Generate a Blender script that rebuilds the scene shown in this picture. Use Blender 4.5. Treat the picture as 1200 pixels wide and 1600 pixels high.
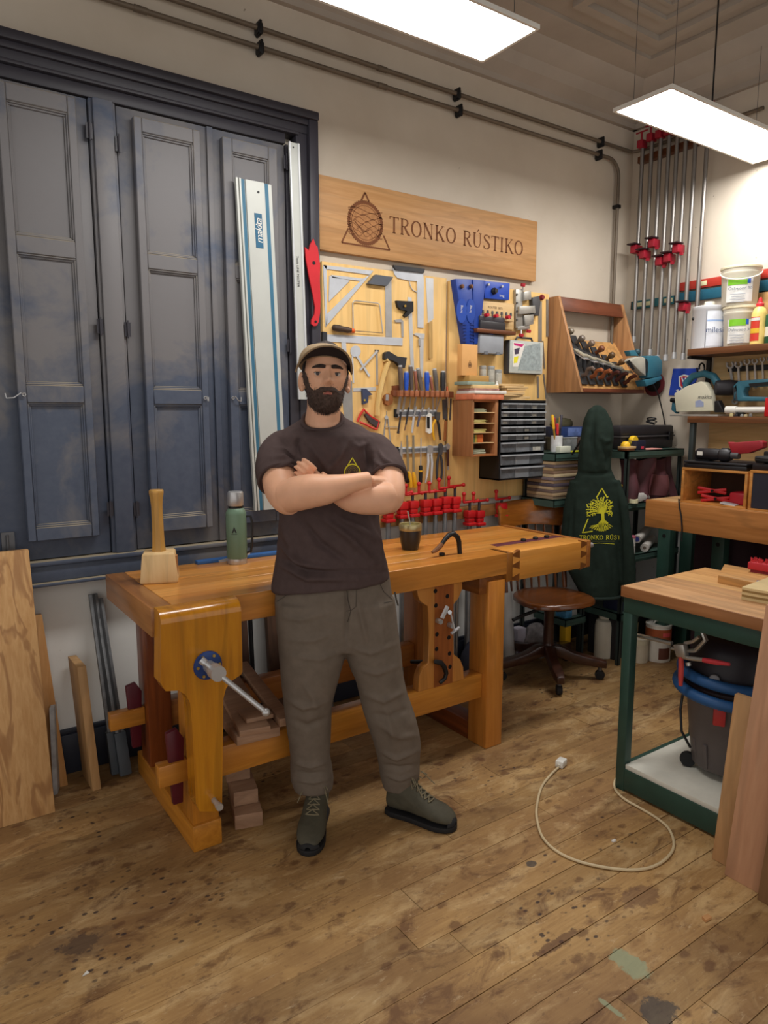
import bpy, bmesh, math, random
import numpy as np
from mathutils import Vector, Matrix, noise as mnoise

for _o in list(bpy.data.objects):
    bpy.data.objects.remove(_o)
SC = bpy.context.scene
COL = SC.collection
R = math.radians
PI = math.pi

# ------------------------------------------------------------------ camera
# 1200x1600 frame, focal length 1100 px, pitched 8 degrees down.
# World: X runs along the back wall to the right, Y towards the back wall, Z up.
FPX, CX, CY, EYE = 1100.0, 600.0, 800.0, 1.5
_pitch = math.atan(156 / FPX)
_yaw = math.atan(1608 / math.hypot(FPX, 156))
FH = Vector((math.cos(_yaw), math.sin(_yaw), 0))
RT = Vector((math.sin(_yaw), -math.cos(_yaw), 0))
FW = FH * math.cos(_pitch) + Vector((0, 0, -1)) * math.sin(_pitch)
UP = RT.cross(FW)
CAM = Vector((0, 0, EYE))
cam = bpy.data.cameras.new('camera')
cam.sensor_fit = 'VERTICAL'
cam.sensor_height = 36.0
cam.lens = FPX / 1600 * 36.0
cam.clip_start = 0.05
camo = bpy.data.objects.new('camera', cam)
COL.objects.link(camo)
camo.matrix_world = Matrix((( RT.x, UP.x, -FW.x, CAM.x), (RT.y, UP.y, -FW.y, CAM.y), (RT.z, UP.z, -FW.z, CAM.z), (0, 0, 0, 1)))
SC.camera = camo

# ------------------------------------------------------------------ world, exposure
SC.view_settings.view_transform = 'Standard'
SC.view_settings.look = 'None'
SC.view_settings.gamma = 1.0
SC.view_settings.use_curve_mapping = False
SC.view_settings.exposure = 0.42
LAMP_POWER = 19.5
wd = bpy.data.worlds.new('world')
SC.world = wd
wd.use_nodes = True
wd.node_tree.nodes['Background'].inputs[0].default_value = (1.0, 0.97, 0.94, 1)
wd.node_tree.nodes['Background'].inputs[1].default_value = 0.66

# ------------------------------------------------------------------ measuring helpers (photo survey -> room coordinates)
def _ray(x, y):
    return FW + RT * ((x - CX) / FPX) - UP * ((y - CY) / FPX)
def PY(x, y, Y):
    d = _ray(x, y); return CAM + d * (Y / d.y)
def PX(x, y, X):
    d = _ray(x, y); return CAM + d * (X / d.x)
def PZ(x, y, z):
    d = _ray(x, y); return CAM + d * ((z - EYE) / d.z)
def PD(x, y, D):
    d = _ray(x, y); return CAM + d * (D / d.dot(FH))

# ------------------------------------------------------------------ mesh builder
def V(*a): return Vector(a)
class MB:
    def __init__(s):
        s.v = []; s.f = []; s.m = []; s.mi = 0
    def add(s, vs, fs):
        b = len(s.v)
        s.v += [tuple(p) for p in vs]
        for q in fs:
            s.f.append([i + b for i in q]); s.m.append(s.mi)
        return s
    def box(s, x0, x1, y0, y1, z0, z1):
        if x0 > x1: x0, x1 = x1, x0
        if y0 > y1: y0, y1 = y1, y0
        if z0 > z1: z0, z1 = z1, z0
        return s.add([(x0,y0,z0),(x1,y0,z0),(x1,y1,z0),(x0,y1,z0),(x0,y0,z1),(x1,y0,z1),(x1,y1,z1),(x0,y1,z1)],
                     [(0,3,2,1),(4,5,6,7),(0,1,5,4),(1,2,6,5),(2,3,7,6),(3,0,4,7)])
    def obox(s, c, u, v, w, a, b, d):
        c = Vector(c); u = Vector(u).normalized() * a / 2; v = Vector(v).normalized() * b / 2; w = Vector(w).normalized() * d / 2
        if u.cross(v).dot(w) < 0: w = -w
        P = [c-u-v-w, c+u-v-w, c+u+v-w, c-u+v-w, c-u-v+w, c+u-v+w, c+u+v+w, c-u+v+w]
        return s.add(P, [(0,3,2,1),(4,5,6,7),(0,1,5,4),(1,2,6,5),(2,3,7,6),(3,0,4,7)])
    def beam(s, p0, p1, a, b, up=(0,0,1)):
        p0 = Vector(p0); p1 = Vector(p1); d = (p1 - p0); L = d.length; d.normalize()
        up = Vector(up)
        if abs(d.dot(up)) > .98: up = Vector((0,1,0)) if abs(d.y) < .9 else Vector((1,0,0))
        sd = d.cross(up).normalized(); u2 = sd.cross(d)
        return s.obox((p0 + p1) / 2, d, sd, u2, L, a, b)
    def cyl(s, p0, p1, r0, r1=None, n=14, caps=True):
        return s.tube([p0, p1], [r0, r0 if r1 is None else r1], n, caps=caps)
    def tube(s, pts, r, n=8, caps=True, closed=False, flat=1.0, up=None):
        pts = [Vector(p) for p in pts]; k = len(pts)
        rr = r if isinstance(r, (list, tuple)) else [r] * k
        vs = []; nrm = None
        for i, p in enumerate(pts):
            if closed: t = pts[(i+1) % k] - pts[i-1]
            else: t = pts[min(i+1, k-1)] - pts[max(i-1, 0)]
            if t.length < 1e-9: t = Vector((0,0,1))
            t.normalize()
            if nrm is None:
                a = Vector(up) if up is not None else (Vector((0,0,1)) if abs(t.z) < .9 else Vector((1,0,0)))
                nrm = (a - t * a.dot(t)).normalized()
            else:
                nrm = nrm - t * nrm.dot(t)
                nrm = nrm.normalized() if nrm.length > 1e-6 else Vector((1,0,0))
            b = t.cross(nrm)
            for j in range(n):
                an = 2 * PI * j / n
                vs.append(p + (nrm * math.cos(an) * flat + b * math.sin(an)) * rr[i])
        fs = []
        for i in range(k if closed else k - 1):
            i2 = (i + 1) % k
            for j in range(n):
                j2 = (j + 1) % n
                fs.append((i*n+j, i*n+j2, i2*n+j2, i2*n+j))
        if caps and not closed:
            fs.append(tuple(range(n-1, -1, -1))); fs.append(tuple((k-1)*n + j for j in range(n)))
        return s.add(vs, fs)
    def lathe(s, prof, c=(0,0,0), axis=(0,0,1), n=20, caps=True, sq=None):
        ax = Vector(axis).normalized(); c = Vector(c)
        a = Vector((1,0,0)) if abs(ax.x) < .9 else Vector((0,1,0))
        u = (a - ax * a.dot(ax)).normalized(); w = ax.cross(u)
        vs = []
        for r, z in prof:
            for j in range(n):
                an = 2 * PI * j / n
                k = 1.0
                if sq: k = 1.0 + sq * math.cos(4 * an)
                vs.append(c + ax * z + (u * math.cos(an) + w * math.sin(an)) * (r * k))
        fs = []
        for i in range(len(prof) - 1):
            for j in range(n):
                j2 = (j + 1) % n
                fs.append((i*n+j, i*n+j2, (i+1)*n+j2, (i+1)*n+j))
        if caps:
            fs.append(tuple(range(n-1, -1, -1))); fs.append(tuple((len(prof)-1)*n + j for j in range(n)))
        return s.add(vs, fs)
    def prism(s, poly, w):
        # poly: 3-D points of a planar outline; w: extrusion vector
        w = Vector(w); P = [Vector(p) for p in poly]; n = len(P)
        nn = Vector((0,0,0))
        for i in range(n): nn += P[i].cross(P[(i+1) % n])
        if nn.dot(w) < 0: P.reverse()
        vs = P + [p + w for p in P]
        fs = [tuple(range(n-1, -1, -1)), tuple(range(n, 2*n))]
        for i in range(n):
            j = (i + 1) % n
            fs.append((i, j, n + j, n + i))
        return s.add(vs, fs)
    def ell(s, c, r, n=14, m=9, rot=None):
        c = Vector(c); r = Vector(r) if not isinstance(r, (int, float)) else Vector((r, r, r))
        vs = []; fs = []
        for i in range(1, m):
            ph = PI * i / m
            for j in range(n):
                th = 2 * PI * j / n
                p = Vector((r.x*math.sin(ph)*math.cos(th), r.y*math.sin(ph)*math.sin(th), r.z*math.cos(ph)))
                if rot is not None: p = rot @ p
                vs.append(c + p)
        t = Vector((0,0,r.z)); bt = Vector((0,0,-r.z))
        if rot is not None: t = rot @ t; bt = rot @ bt
        vs += [c + t, c + bt]
        T, B = len(vs) - 2, len(vs) - 1
        for i in range(m - 2):
            for j in range(n):
                j2 = (j+1) % n
                fs.append((i*n+j, (i+1)*n+j, (i+1)*n+j2, i*n+j2))
        for j in range(n):
            j2 = (j+1) % n
            fs.append((T, j, j2)); fs.append((B, (m-2)*n+j2, (m-2)*n+j))
        return s.add(vs, fs)
    def loft(s, rings, caps=True, closed=True):
        n = len(rings[0]); vs = [p for rg in rings for p in rg]; fs = []
        for i in range(len(rings) - 1):
            for j in range(n if closed else n - 1):
                j2 = (j + 1) % n
                fs.append((i*n+j, i*n+j2, (i+1)*n+j2, (i+1)*n+j))
        if caps and closed:
            fs.append(tuple(range(n-1, -1, -1))); fs.append(tuple((len(rings)-1)*n + j for j in range(n)))
        return s.add(vs, fs)
    # wall-plane helpers: outlines surveyed on the photo, laid on the plane Y (facing the room), t thick
    def wpoly(s, pts, Y, t):
        return s.prism([PY(x, y, Y) for x, y in pts], (0, -t, 0))
    def wbar(s, a, b, Y, wid, t):
        p = PY(a[0], a[1], Y); q = PY(b[0], b[1], Y); d = (q - p).normalized(); sd = d.cross(Vector((0,1,0))).normalized() * wid / 2
        return s.prism([p - sd, q - sd, q + sd, p + sd], (0, -t, 0))
    def ring(s, c, ax, r0, r1, t, n=24):
        # flat ring of inner/outer radius, thickness t along ax
        ax = Vector(ax).normalized(); c = Vector(c)
        prof = [(r0, 0), (r1, 0), (r1, t), (r0, t), (r0, 0)]
        return s.lathe(prof, c, ax, n, caps=False)

def mesh_of(name, mb, bevel=0.0, seg=2, sharp=38, smooth=True):
    me = bpy.data.meshes.new(name)
    if bevel > 0:
        bm = bmesh.new()
        vv = [bm.verts.new(p) for p in mb.v]
        for q, mi in zip(mb.f, mb.m):
            try:
                fc = bm.faces.new([vv[i] for i in q]); fc.material_index = mi
            except ValueError: pass
        bm.normal_update()
        ed = [e for e in bm.edges if e.is_manifold and e.calc_face_angle(0) > 0.6]
        if ed:
            bmesh.ops.bevel(bm, geom=ed, offset=bevel, offset_type='OFFSET', segments=seg, profile=.5, affect='EDGES', clamp_overlap=True)
        bm.to_mesh(me); bm.free()
    else:
        me.from_pydata(mb.v, [], mb.f)
        me.polygons.foreach_set('material_index', mb.m)
    me.validate()
    if smooth and len(me.polygons):
        me.polygons.foreach_set('use_smooth', [True] * len(me.polygons))
        me.set_sharp_from_angle(angle=R(sharp))
    me.update()
    return me

PLACED = set()
ROOTS = []
def _props(o, label=None, cat=None, group=None, kind=None):
    if label: o['label'] = label
    if cat: o['category'] = cat
    if group: o['group'] = group
    if kind: o['kind'] = kind
    return o
def thing(name, label, cat, group=None, kind=None):
    o = bpy.data.objects.new(name, None); COL.objects.link(o); o.empty_display_size = .05
    _props(o, label, cat, group, kind); ROOTS.append(o)
    return o
def part(name, mb, mat, parent=None, bevel=0.0, label=None, cat=None, group=None, kind=None, seg=2, sharp=38):
    me = mb if isinstance(mb, bpy.types.Mesh) else mesh_of(name, mb, bevel, seg, sharp)
    mats = mat if isinstance(mat, (list, tuple)) else [mat]
    if not me.materials:
        for m in mats: me.materials.append(m)
    o = bpy.data.objects.new(name, me); COL.objects.link(o)
    if parent is not None: o.parent = parent
    else: ROOTS.append(o)
    _props(o, label, cat, group, kind)
    return o
def one(name, label, cat, mb, mat, bevel=0.0, group=None, kind=None, **k):
    return part(name, mb, mat, None, bevel, label, cat, group, kind, **k)
def struct(name, mb, mat, bevel=0.0, **k):
    return part(name, mb, mat, None, bevel, kind='structure', **k)
def place(name, me, mat, parent, M):
    # a piece with shared mesh data, put at matrix M (room coordinates)
    o = bpy.data.objects.new(name, me); COL.objects.link(o); o.parent = parent
    if not me.materials:
        for m in (mat if isinstance(mat, (list, tuple)) else [mat]): me.materials.append(m)
    o.matrix_local = M if isinstance(M, Matrix) else Matrix.Translation(M)
    PLACED.add(o.name)
    return o
def descend(o):
    r = []
    for c in o.children: r.append(c); r += descend(c)
    return r
def finalize():
    bpy.context.view_layer.update()
    for e in ROOTS:
        obs = [o for o in ([e] + descend(e)) if o.type == 'MESH']
        lo = Vector((1e9,)*3); hi = Vector((-1e9,)*3)
        for o in obs:
            mw = o.matrix_world
            for c in o.bound_box:
                p = mw @ Vector(c)
                lo = Vector(map(min, lo, p)); hi = Vector(map(max, hi, p))
        if not obs: continue
        b = Vector(((lo.x + hi.x) / 2, (lo.y + hi.y) / 2, lo.z))
        done = set()
        for o in obs:
            if o.name in PLACED:
                if o.parent.name not in PLACED: o.location = o.location - b
            elif o.data.name not in done:
                o.data.transform(Matrix.Translation(-b)); done.add(o.data.name)
        e.location = b

# ------------------------------------------------------------------ materials
def S(r, g, b):
    f = lambda c: ((c/255+.055)/1.055)**2.4 if c/255 > .04045 else c/255/12.92
    return (f(r), f(g), f(b), 1)
_MC = {}
def _new(name):
    m = bpy.data.materials.new(name); m.use_nodes = True
    nt = m.node_tree; return m, nt, nt.nodes['Principled BSDF']
def _mix(nt, fac, a, b):
    n = nt.nodes.new('ShaderNodeMix'); n.data_type = 'RGBA'
    if isinstance(fac, (int, float)): n.inputs[0].default_value = fac
    else: nt.links.new(fac, n.inputs[0])
    for sock, x in ((n.inputs[6], a), (n.inputs[7], b)):
        if isinstance(x, (tuple, list)): sock.default_value = x
        else: nt.links.new(x, sock)
    return n.outputs[2]
def _ramp(nt, src, a, b):
    n = nt.nodes.new('ShaderNodeMapRange'); n.inputs[1].default_value = a; n.inputs[2].default_value = b
    nt.links.new(src, n.inputs[0]); return n.outputs[0]
def _noise(nt, scale, detail=3, rough=.55, vec=None, dist=0.0):
    n = nt.nodes.new('ShaderNodeTexNoise'); n.inputs['Scale'].default_value = scale
    n.inputs['Detail'].default_value = detail; n.inputs['Roughness'].default_value = rough; n.inputs['Distortion'].default_value = dist
    if vec is not None: nt.links.new(vec, n.inputs['Vector'])
    return n.outputs['Fac']
def _coord(nt, scale=(1,1,1), rnd=True, rot=(0,0,0)):
    tc = nt.nodes.new('ShaderNodeTexCoord'); mp = nt.nodes.new('ShaderNodeMapping')
    mp.inputs['Scale'].default_value = scale; mp.inputs['Rotation'].default_value = rot
    if rnd:
        oi = nt.nodes.new('ShaderNodeObjectInfo'); mu = nt.nodes.new('ShaderNodeMath'); mu.operation = 'MULTIPLY'; mu.inputs[1].default_value = 37.0
        nt.links.new(oi.outputs['Random'], mu.inputs[0])
        ad = nt.nodes.new('ShaderNodeVectorMath'); ad.operation = 'ADD'
        nt.links.new(tc.outputs['Object'], ad.inputs[0]); nt.links.new(mu.outputs[0], ad.inputs[1])
        nt.links.new(ad.outputs[0], mp.inputs['Vector'])
    else: nt.links.new(tc.outputs['Object'], mp.inputs['Vector'])
    return mp.outputs['Vector']
def _bump(nt, bs, h, st=.2, dist=.002):
    b = nt.nodes.new('ShaderNodeBump'); b.inputs['Strength'].default_value = st; b.inputs['Distance'].default_value = dist
    nt.links.new(h, b.inputs['Height']); nt.links.new(b.outputs[0], bs.inputs['Normal'])
def mat(col, rough=.5, metal=0.0, var=.12, scale=9, spec=.4, coat=0, bump=0, alpha=None, trans=0, key=None):
    k = (tuple(col), rough, metal, var, scale, spec, coat, bump, alpha, trans)
    if k in _MC: return _MC[k]
    c = S(*col); m, nt, bs = _new(key or 'paint_%d_%d_%d' % tuple(col))
    bs.inputs['Roughness'].default_value = rough; bs.inputs['Metallic'].default_value = metal
    bs.inputs['Specular IOR Level'].default_value = spec
    if coat: bs.inputs['Coat Weight'].default_value = coat; bs.inputs['Coat Roughness'].default_value = .15
    if var > 0:
        vec = _coord(nt); f = _noise(nt, scale, 4, .6, vec)
        a = tuple(x * (1 - var) for x in c[:3]) + (1,); b = tuple(min(1, x * (1 + var)) for x in c[:3]) + (1,)
        nt.links.new(_mix(nt, _ramp(nt, f, .3, .7), a, b), bs.inputs['Base Color'])
        if bump: _bump(nt, bs, _noise(nt, scale * 12, 3, .6, vec), bump)
    else: bs.inputs['Base Color'].default_value = c
    if trans: bs.inputs['Transmission Weight'].default_value = trans; bs.inputs['IOR'].default_value = 1.3
    if alpha is not None: bs.inputs['Alpha'].default_value = alpha
    _MC[k] = m; return m
def wood(c1, c2, axis='x', sc=1.0, rough=.45, coat=0.0, rings=.5, spec=.35, dark=None):
    k = ('wood', tuple(c1), tuple(c2), axis, sc, rough, coat, rings)
    if k in _MC: return _MC[k]
    m, nt, bs = _new('wood_%d_%d_%d_%s' % (c1[0], c1[1], c1[2], axis))
    st = {'x': (1.1, 16, 16), 'y': (16, 1.1, 16), 'z': (16, 16, 1.1)}[axis]
    st2 = {'x': (.5, 4, 4), 'y': (4, .5, 4), 'z': (4, 4, .5)}[axis]
    v = _coord(nt, tuple(x * sc for x in st)); f = _noise(nt, 2.2, 6, .62, v, .6)
    v2 = _coord(nt, tuple(x * sc for x in st2)); g = _noise(nt, 1.6, 3, .5, v2, 1.2)
    wv = nt.nodes.new('ShaderNodeMath'); wv.operation = 'MULTIPLY_ADD'; wv.inputs[1].default_value = 26; wv.inputs[2].default_value = 0
    nt.links.new(g, wv.inputs[0]); sn = nt.nodes.new('ShaderNodeMath'); sn.operation = 'SINE'; nt.links.new(wv.outputs[0], sn.inputs[0])
    base = _mix(nt, _ramp(nt, f, .32, .68), S(*c1), S(*c2))
    ringf = nt.nodes.new('ShaderNodeMath'); ringf.operation = 'MULTIPLY'; ringf.inputs[1].default_value = rings
    nt.links.new(_ramp(nt, sn.outputs[0], .2, 1.0), ringf.inputs[0])
    dk = S(*(dark or [max(0, int(x * .72)) for x in c1]))
    out = _mix(nt, ringf.outputs[0], base, dk)
    nt.links.new(out, bs.inputs['Base Color'])
    bs.inputs['Roughness'].default_value = rough; bs.inputs['Specular IOR Level'].default_value = spec
    if coat: bs.inputs['Coat Weight'].default_value = coat; bs.inputs['Coat Roughness'].default_value = .12
    _bump(nt, bs, f, .12, .001)
    _MC[k] = m; return m
def emit(col, power, key='lamp_glow'):
    m, nt, bs = _new(key)
    bs.inputs['Base Color'].default_value = (1, 1, 1, 1)
    bs.inputs['Emission Color'].default_value = S(*col); bs.inputs['Emission Strength'].default_value = power
    return m

STEEL = mat((188,188,188), .36, .65, .08, 20)
ALU = mat((202,204,206), .42, .4, .06, 14)
DSTEEL = mat((96,96,98), .42, .6, .15, 20)
BLACK = mat((20,20,22), .45, 0, .15, 12)
RUBBER = mat((28,28,30), .7, 0, .15, 12)
REDP = mat((190,28,32), .4, 0, .1, 12)
WHITEP = mat((222,220,212), .5, 0, .05, 8)
GREENM = mat((38,66,56), .45, 0, .12, 14, spec=.45)
TEAK = lambda ax: wood((212,142,56), (178,108,34), ax, 1.0, .34, .35, .35)
RED_TEAK = lambda ax: wood((132,66,26), (96,44,16), ax, 1.0, .38, .3, .3)
OAK = lambda ax: wood((196,146,92), (176,124,70), ax, 1.2, .5, 0, .35)
PLY = lambda ax: wood((236,196,128), (224,180,108), ax, .7, .55, 0, .22)
PALE = lambda ax: wood((222,190,140), (206,170,116), ax, 1.0, .55, 0, .25)
WALNUT = lambda ax: wood((120,68,36), (92,50,26), ax, 1.0, .45, .1, .35)
CHERRY = lambda ax: wood((164,104,58), (140,84,44), ax, 1.0, .5, 0, .3)

# ------------------------------------------------------------------ lettering
def text_mb(txt, size, o, u, v, lift=0.0006, align='CENTER', shear=0.0, sp=1.0):
    # sans lettering laid on the plane at o with reading direction u and up direction v
    cu = bpy.data.curves.new('lettering', 'FONT'); cu.body = txt; cu.size = size; cu.align_x = align; cu.align_y = 'CENTER'; cu.shear = shear
    cu.space_character = sp; cu.resolution_u = 3
    ob = bpy.data.objects.new('lettering', cu); COL.objects.link(ob)
    dg = bpy.context.evaluated_depsgraph_get(); me = bpy.data.meshes.new_from_object(ob.evaluated_get(dg))
    u = Vector(u).normalized(); v = Vector(v).normalized(); w = u.cross(v); o = Vector(o) + w * lift
    mb = MB(); mb.add([o + u * p.co.x + v * p.co.y for p in me.vertices], [tuple(q.vertices) for q in me.polygons])
    bpy.data.objects.remove(ob); bpy.data.curves.remove(cu); bpy.data.meshes.remove(me)
    return mb
def stroke(mb, pts, w, o, u, v, lift=.0008):
    # flat ribbon along 2-D points on a plane
    u = Vector(u).normalized(); v = Vector(v).normalized(); nn = u.cross(v); o = Vector(o) + nn * lift
    P = [Vector((a, b)) for a, b in pts]; k = len(P); L = []; Rr = []
    ws = w if isinstance(w, (list, tuple)) else [w] * k
    for i in range(k):
        t = (P[min(i+1, k-1)] - P[max(i-1, 0)])
        t = t.normalized() if t.length > 1e-9 else Vector((1, 0))
        nrm = Vector((-t.y, t.x)) * ws[i] / 2
        L.append(P[i] + nrm); Rr.append(P[i] - nrm)
    vs = [o + u * a.x + v * a.y for a in L] + [o + u * a.x + v * a.y for a in Rr]
    mb.add(vs, [(i + k, i + 1 + k, i + 1, i) for i in range(k - 1)])
    return mb
def disc2(mb, c, r, o, u, v, n=24, lift=.0008, r0=0.0):
    pts = [(c[0] + r * math.cos(2*PI*i/n), c[1] + r * math.sin(2*PI*i/n)) for i in range(n + 1)]
    if r0 > 0:
        rm = (r + r0) / 2
        return stroke(mb, [(c[0] + rm * math.cos(2*PI*i/n), c[1] + rm * math.sin(2*PI*i/n)) for i in range(n + 1)], r - r0, o, u, v, lift)
    u = Vector(u).normalized(); v = Vector(v).normalized(); o = Vector(o) + u.cross(v) * lift
    return mb.add([o + u * a + v * b for a, b in pts[:-1]], [tuple(range(n))])
def poly2(mb, pts, o, u, v, lift=.0008):
    u = Vector(u).normalized(); v = Vector(v).normalized(); o = Vector(o) + u.cross(v) * lift
    return mb.add([o + u * a + v * b for a, b in pts], [tuple(range(len(pts)))])
# ================================================================== the room
WY, WX, CZ = 3.05, 4.06, 3.50          # back wall, right wall, ceiling
def plaster():
    m, nt, bs = _new('wall_plaster')
    v = _coord(nt, (1,1,1), False)
    f = _noise(nt, 1.3, 5, .6, v); g = _noise(nt, 14, 4, .6, v)
    a = _mix(nt, _ramp(nt, f, .35, .7), S(206,195,179), S(191,178,160))
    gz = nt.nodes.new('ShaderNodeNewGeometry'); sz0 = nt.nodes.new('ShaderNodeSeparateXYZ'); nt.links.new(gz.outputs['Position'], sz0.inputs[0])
    a = _mix(nt, _ramp(nt, sz0.outputs['Z'], .985, .975), a, S(226,225,220))       # wall colour steps to a whiter tone below this height
    sp = _ramp(nt, _noise(nt, 26, 2, .5, v), .74, .78)
    a = _mix(nt, sp, a, S(150,138,122))
    nt.links.new(a, bs.inputs['Base Color']); bs.inputs['Roughness'].default_value = .8; bs.inputs['Specular IOR Level'].default_value = .2
    _bump(nt, bs, g, .25, .004)
    return m
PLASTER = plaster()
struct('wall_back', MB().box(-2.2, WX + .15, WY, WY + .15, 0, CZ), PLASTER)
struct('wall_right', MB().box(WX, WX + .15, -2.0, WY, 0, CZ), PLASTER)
CEILM = mat((172,162,150), .75, 0, .08, 3)
ceil = struct('ceiling', MB().box(-2.2, WX + .15, -2.0, WY + .15, CZ, CZ + .1), CEILM)
for i in range(5):                      # pressed panels with raised borders
    for j in range(4):
        x0 = WX - .42 - (i + 1) * .78; y0 = WY - .42 - (j + 1) * .78
        b = MB()
        for q, (m, t, h) in enumerate(((.05, .05, .03), (.20, .035, .02), (.30, .02, .012))):
            x1, y1, x2, y2 = x0 + m, y0 + m, x0 + .78 - m, y0 + .78 - m
            b.box(x1, x2, y1, y1 + t, CZ - h, CZ).box(x1, x2, y2 - t, y2, CZ - h, CZ).box(x1, x1 + t, y1 + t, y2 - t, CZ - h, CZ).box(x2 - t, x2, y1 + t, y2 - t, CZ - h, CZ)
        part('panel_moulding', b, CEILM, ceil)
def cornice(name, along):
    prof = [(0,0),(.36,0),(.36,-.02),(.30,-.03),(.22,-.035),(.20,-.06),(.12,-.10),(.09,-.15),(.03,-.19),(.03,-.22),(0,-.22)]
    mb = MB()
    if along == 'x': mb.prism([(-2.2, WY - a, CZ + b) for a, b in prof], (WX + 2.2, 0, 0))
    else: mb.prism([(WX - a, -2.0, CZ + b) for a, b in prof], (0, WY + 2.0, 0))
    return struct(name, mb, CEILM, sharp=25)
cornice('trim_1', 'x'); cornice('trim_2', 'y')
NAVY = mat((40,44,56), .5, 0, .15, 6)
struct('baseboard_back', MB().box(-1.0, WX, WY - .025, WY, 0, .17).box(-1.0, WX, WY - .016, WY, .17, .19), NAVY, .003)
struct('baseboard_right', MB().box(WX - .025, WX, -1.0, WY - .03, 0, .17).box(WX - .016, WX, -1.0, WY - .03, .17, .19), NAVY, .003)

# ---- floor of narrow boards running along the back wall
def floor_mat():
    m, nt, bs = _new('worn_floorboard')
    geo = nt.nodes.new('ShaderNodeNewGeometry'); pos = geo.outputs['Position']
    def mp(sc, loc=(0,0,0)):
        n = nt.nodes.new('ShaderNodeMapping'); n.inputs['Scale'].default_value = sc; n.inputs['Location'].default_value = loc
        nt.links.new(pos, n.inputs['Vector']); return n.outputs[0]
    oi = nt.nodes.new('ShaderNodeObjectInfo')
    grain = _noise(nt, 1.0, 6, .65, mp((5, 90, 1)), .8)
    big = _noise(nt, 1.9, 5, .62, mp((.8, 1.5, 1)), .5)
    blot = _noise(nt, 6.5, 6, .7, mp((.8, 1.5, 1), (3, 1, 0)), .8)
    speck = _noise(nt, 38, 4, .7, mp((.7, 1.4, 1), (5, 2, 0)), .3)
    a = _mix(nt, _ramp(nt, grain, .3, .7), S(184,148,96), S(158,122,76))
    a = _mix(nt, _ramp(nt, big, .38, .66), a, S(132,98,62))
    pale = _ramp(nt, _noise(nt, 4.2, 7, .68, mp((.8,1.9,1), (9,4,0)), .6), .50, .66)
    pm = nt.nodes.new('ShaderNodeMath'); pm.operation = 'MULTIPLY'; pm.inputs[1].default_value = .62; nt.links.new(pale, pm.inputs[0])
    a = _mix(nt, pm.outputs[0], a, S(204,174,126))
    bm2 = nt.nodes.new('ShaderNodeMath'); bm2.operation = 'MULTIPLY'; bm2.inputs[1].default_value = .8; nt.links.new(_ramp(nt, blot, .53, .66), bm2.inputs[0])
    a = _mix(nt, bm2.outputs[0], a, S(104,72,46))
    sm2 = nt.nodes.new('ShaderNodeMath'); sm2.operation = 'MULTIPLY'; sm2.inputs[1].default_value = .55; nt.links.new(_ramp(nt, speck, .58, .70), sm2.inputs[0])
    a = _mix(nt, sm2.outputs[0], a, S(92,64,46))
    sp3 = nt.nodes.new('ShaderNodeMath'); sp3.operation = 'MULTIPLY'; sp3.inputs[1].default_value = .5; nt.links.new(_ramp(nt, _noise(nt, 30, 5, .75, mp((.6, 2.2, 1), (15, 7, 0)), .6), .60, .72), sp3.inputs[0])
    a = _mix(nt, sp3.outputs[0], a, S(214,190,150))
    hv = nt.nodes.new('ShaderNodeHueSaturation'); rr = _ramp(nt, oi.outputs['Random'], 0, 1)
    vr = nt.nodes.new('ShaderNodeMapRange'); vr.inputs[3].default_value = .84; vr.inputs[4].default_value = 1.14
    nt.links.new(oi.outputs['Random'], vr.inputs[0]); nt.links.new(vr.outputs[0], hv.inputs['Value']); nt.links.new(a, hv.inputs['Color'])
    a = hv.outputs[0]
    # dark dried drops, thick in the left foreground
    vo = nt.nodes.new('ShaderNodeTexVoronoi'); vo.inputs['Scale'].default_value = 30; nt.links.new(mp((1, 1.5, 1)), vo.inputs['Vector'])
    drop = _ramp(nt, vo.outputs['Distance'], .30, .18)
    zone = nt.nodes.new('ShaderNodeMapping'); dc = PZ(175, 1440, 0); zone.inputs['Scale'].default_value = (1/.42, 1/.30, 0); zone.inputs['Location'].default_value = (-dc.x/.42, -dc.y/.30, 0); nt.links.new(pos, zone.inputs['Vector'])
    zl_ = nt.nodes.new('ShaderNodeVectorMath'); zl_.operation = 'LENGTH'; nt.links.new(zone.outputs[0], zl_.inputs[0])
    mx = nt.nodes.new('ShaderNodeMath'); mx.operation = 'MAXIMUM'; nt.links.new(_ramp(nt, zl_.outputs['Value'], 1.1, .6), mx.inputs[0]); nt.links.new(_ramp(nt, _noise(nt, 2.6, 3, .6, mp((1,1,1), (1.7,0,0))), .54, .64), mx.inputs[1])
    msk = mx.outputs[0]
    cs = nt.nodes.new('ShaderNodeSeparateColor'); nt.links.new(vo.outputs['Color'], cs.inputs[0])
    pick = _ramp(nt, cs.outputs[0], .40, .44)
    def mul(p, q):
        n = nt.nodes.new('ShaderNodeMath'); n.operation = 'MULTIPLY'
        for s, x in ((n.inputs[0], p), (n.inputs[1], q)):
            if isinstance(x, (int, float)): s.default_value = x
            else: nt.links.new(x, s)
        return n.outputs[0]
    a = _mix(nt, mul(mul(mul(drop, msk), pick), .85), a, S(44,34,40))
    vo2 = nt.nodes.new('ShaderNodeTexVoronoi'); vo2.inputs['Scale'].default_value = 11; nt.links.new(mp((1, 1.6, 1), (4,2,0)), vo2.inputs['Vector'])
    cs2 = nt.nodes.new('ShaderNodeSeparateColor'); nt.links.new(vo2.outputs['Color'], cs2.inputs[0])
    wob = nt.nodes.new('ShaderNodeMath'); wob.operation = 'ADD'; nt.links.new(vo2.outputs['Distance'], wob.inputs[0]); nt.links.new(_ramp(nt, _noise(nt, 40, 4, .7, pos), 0, 2.2), wob.inputs[1])
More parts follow.
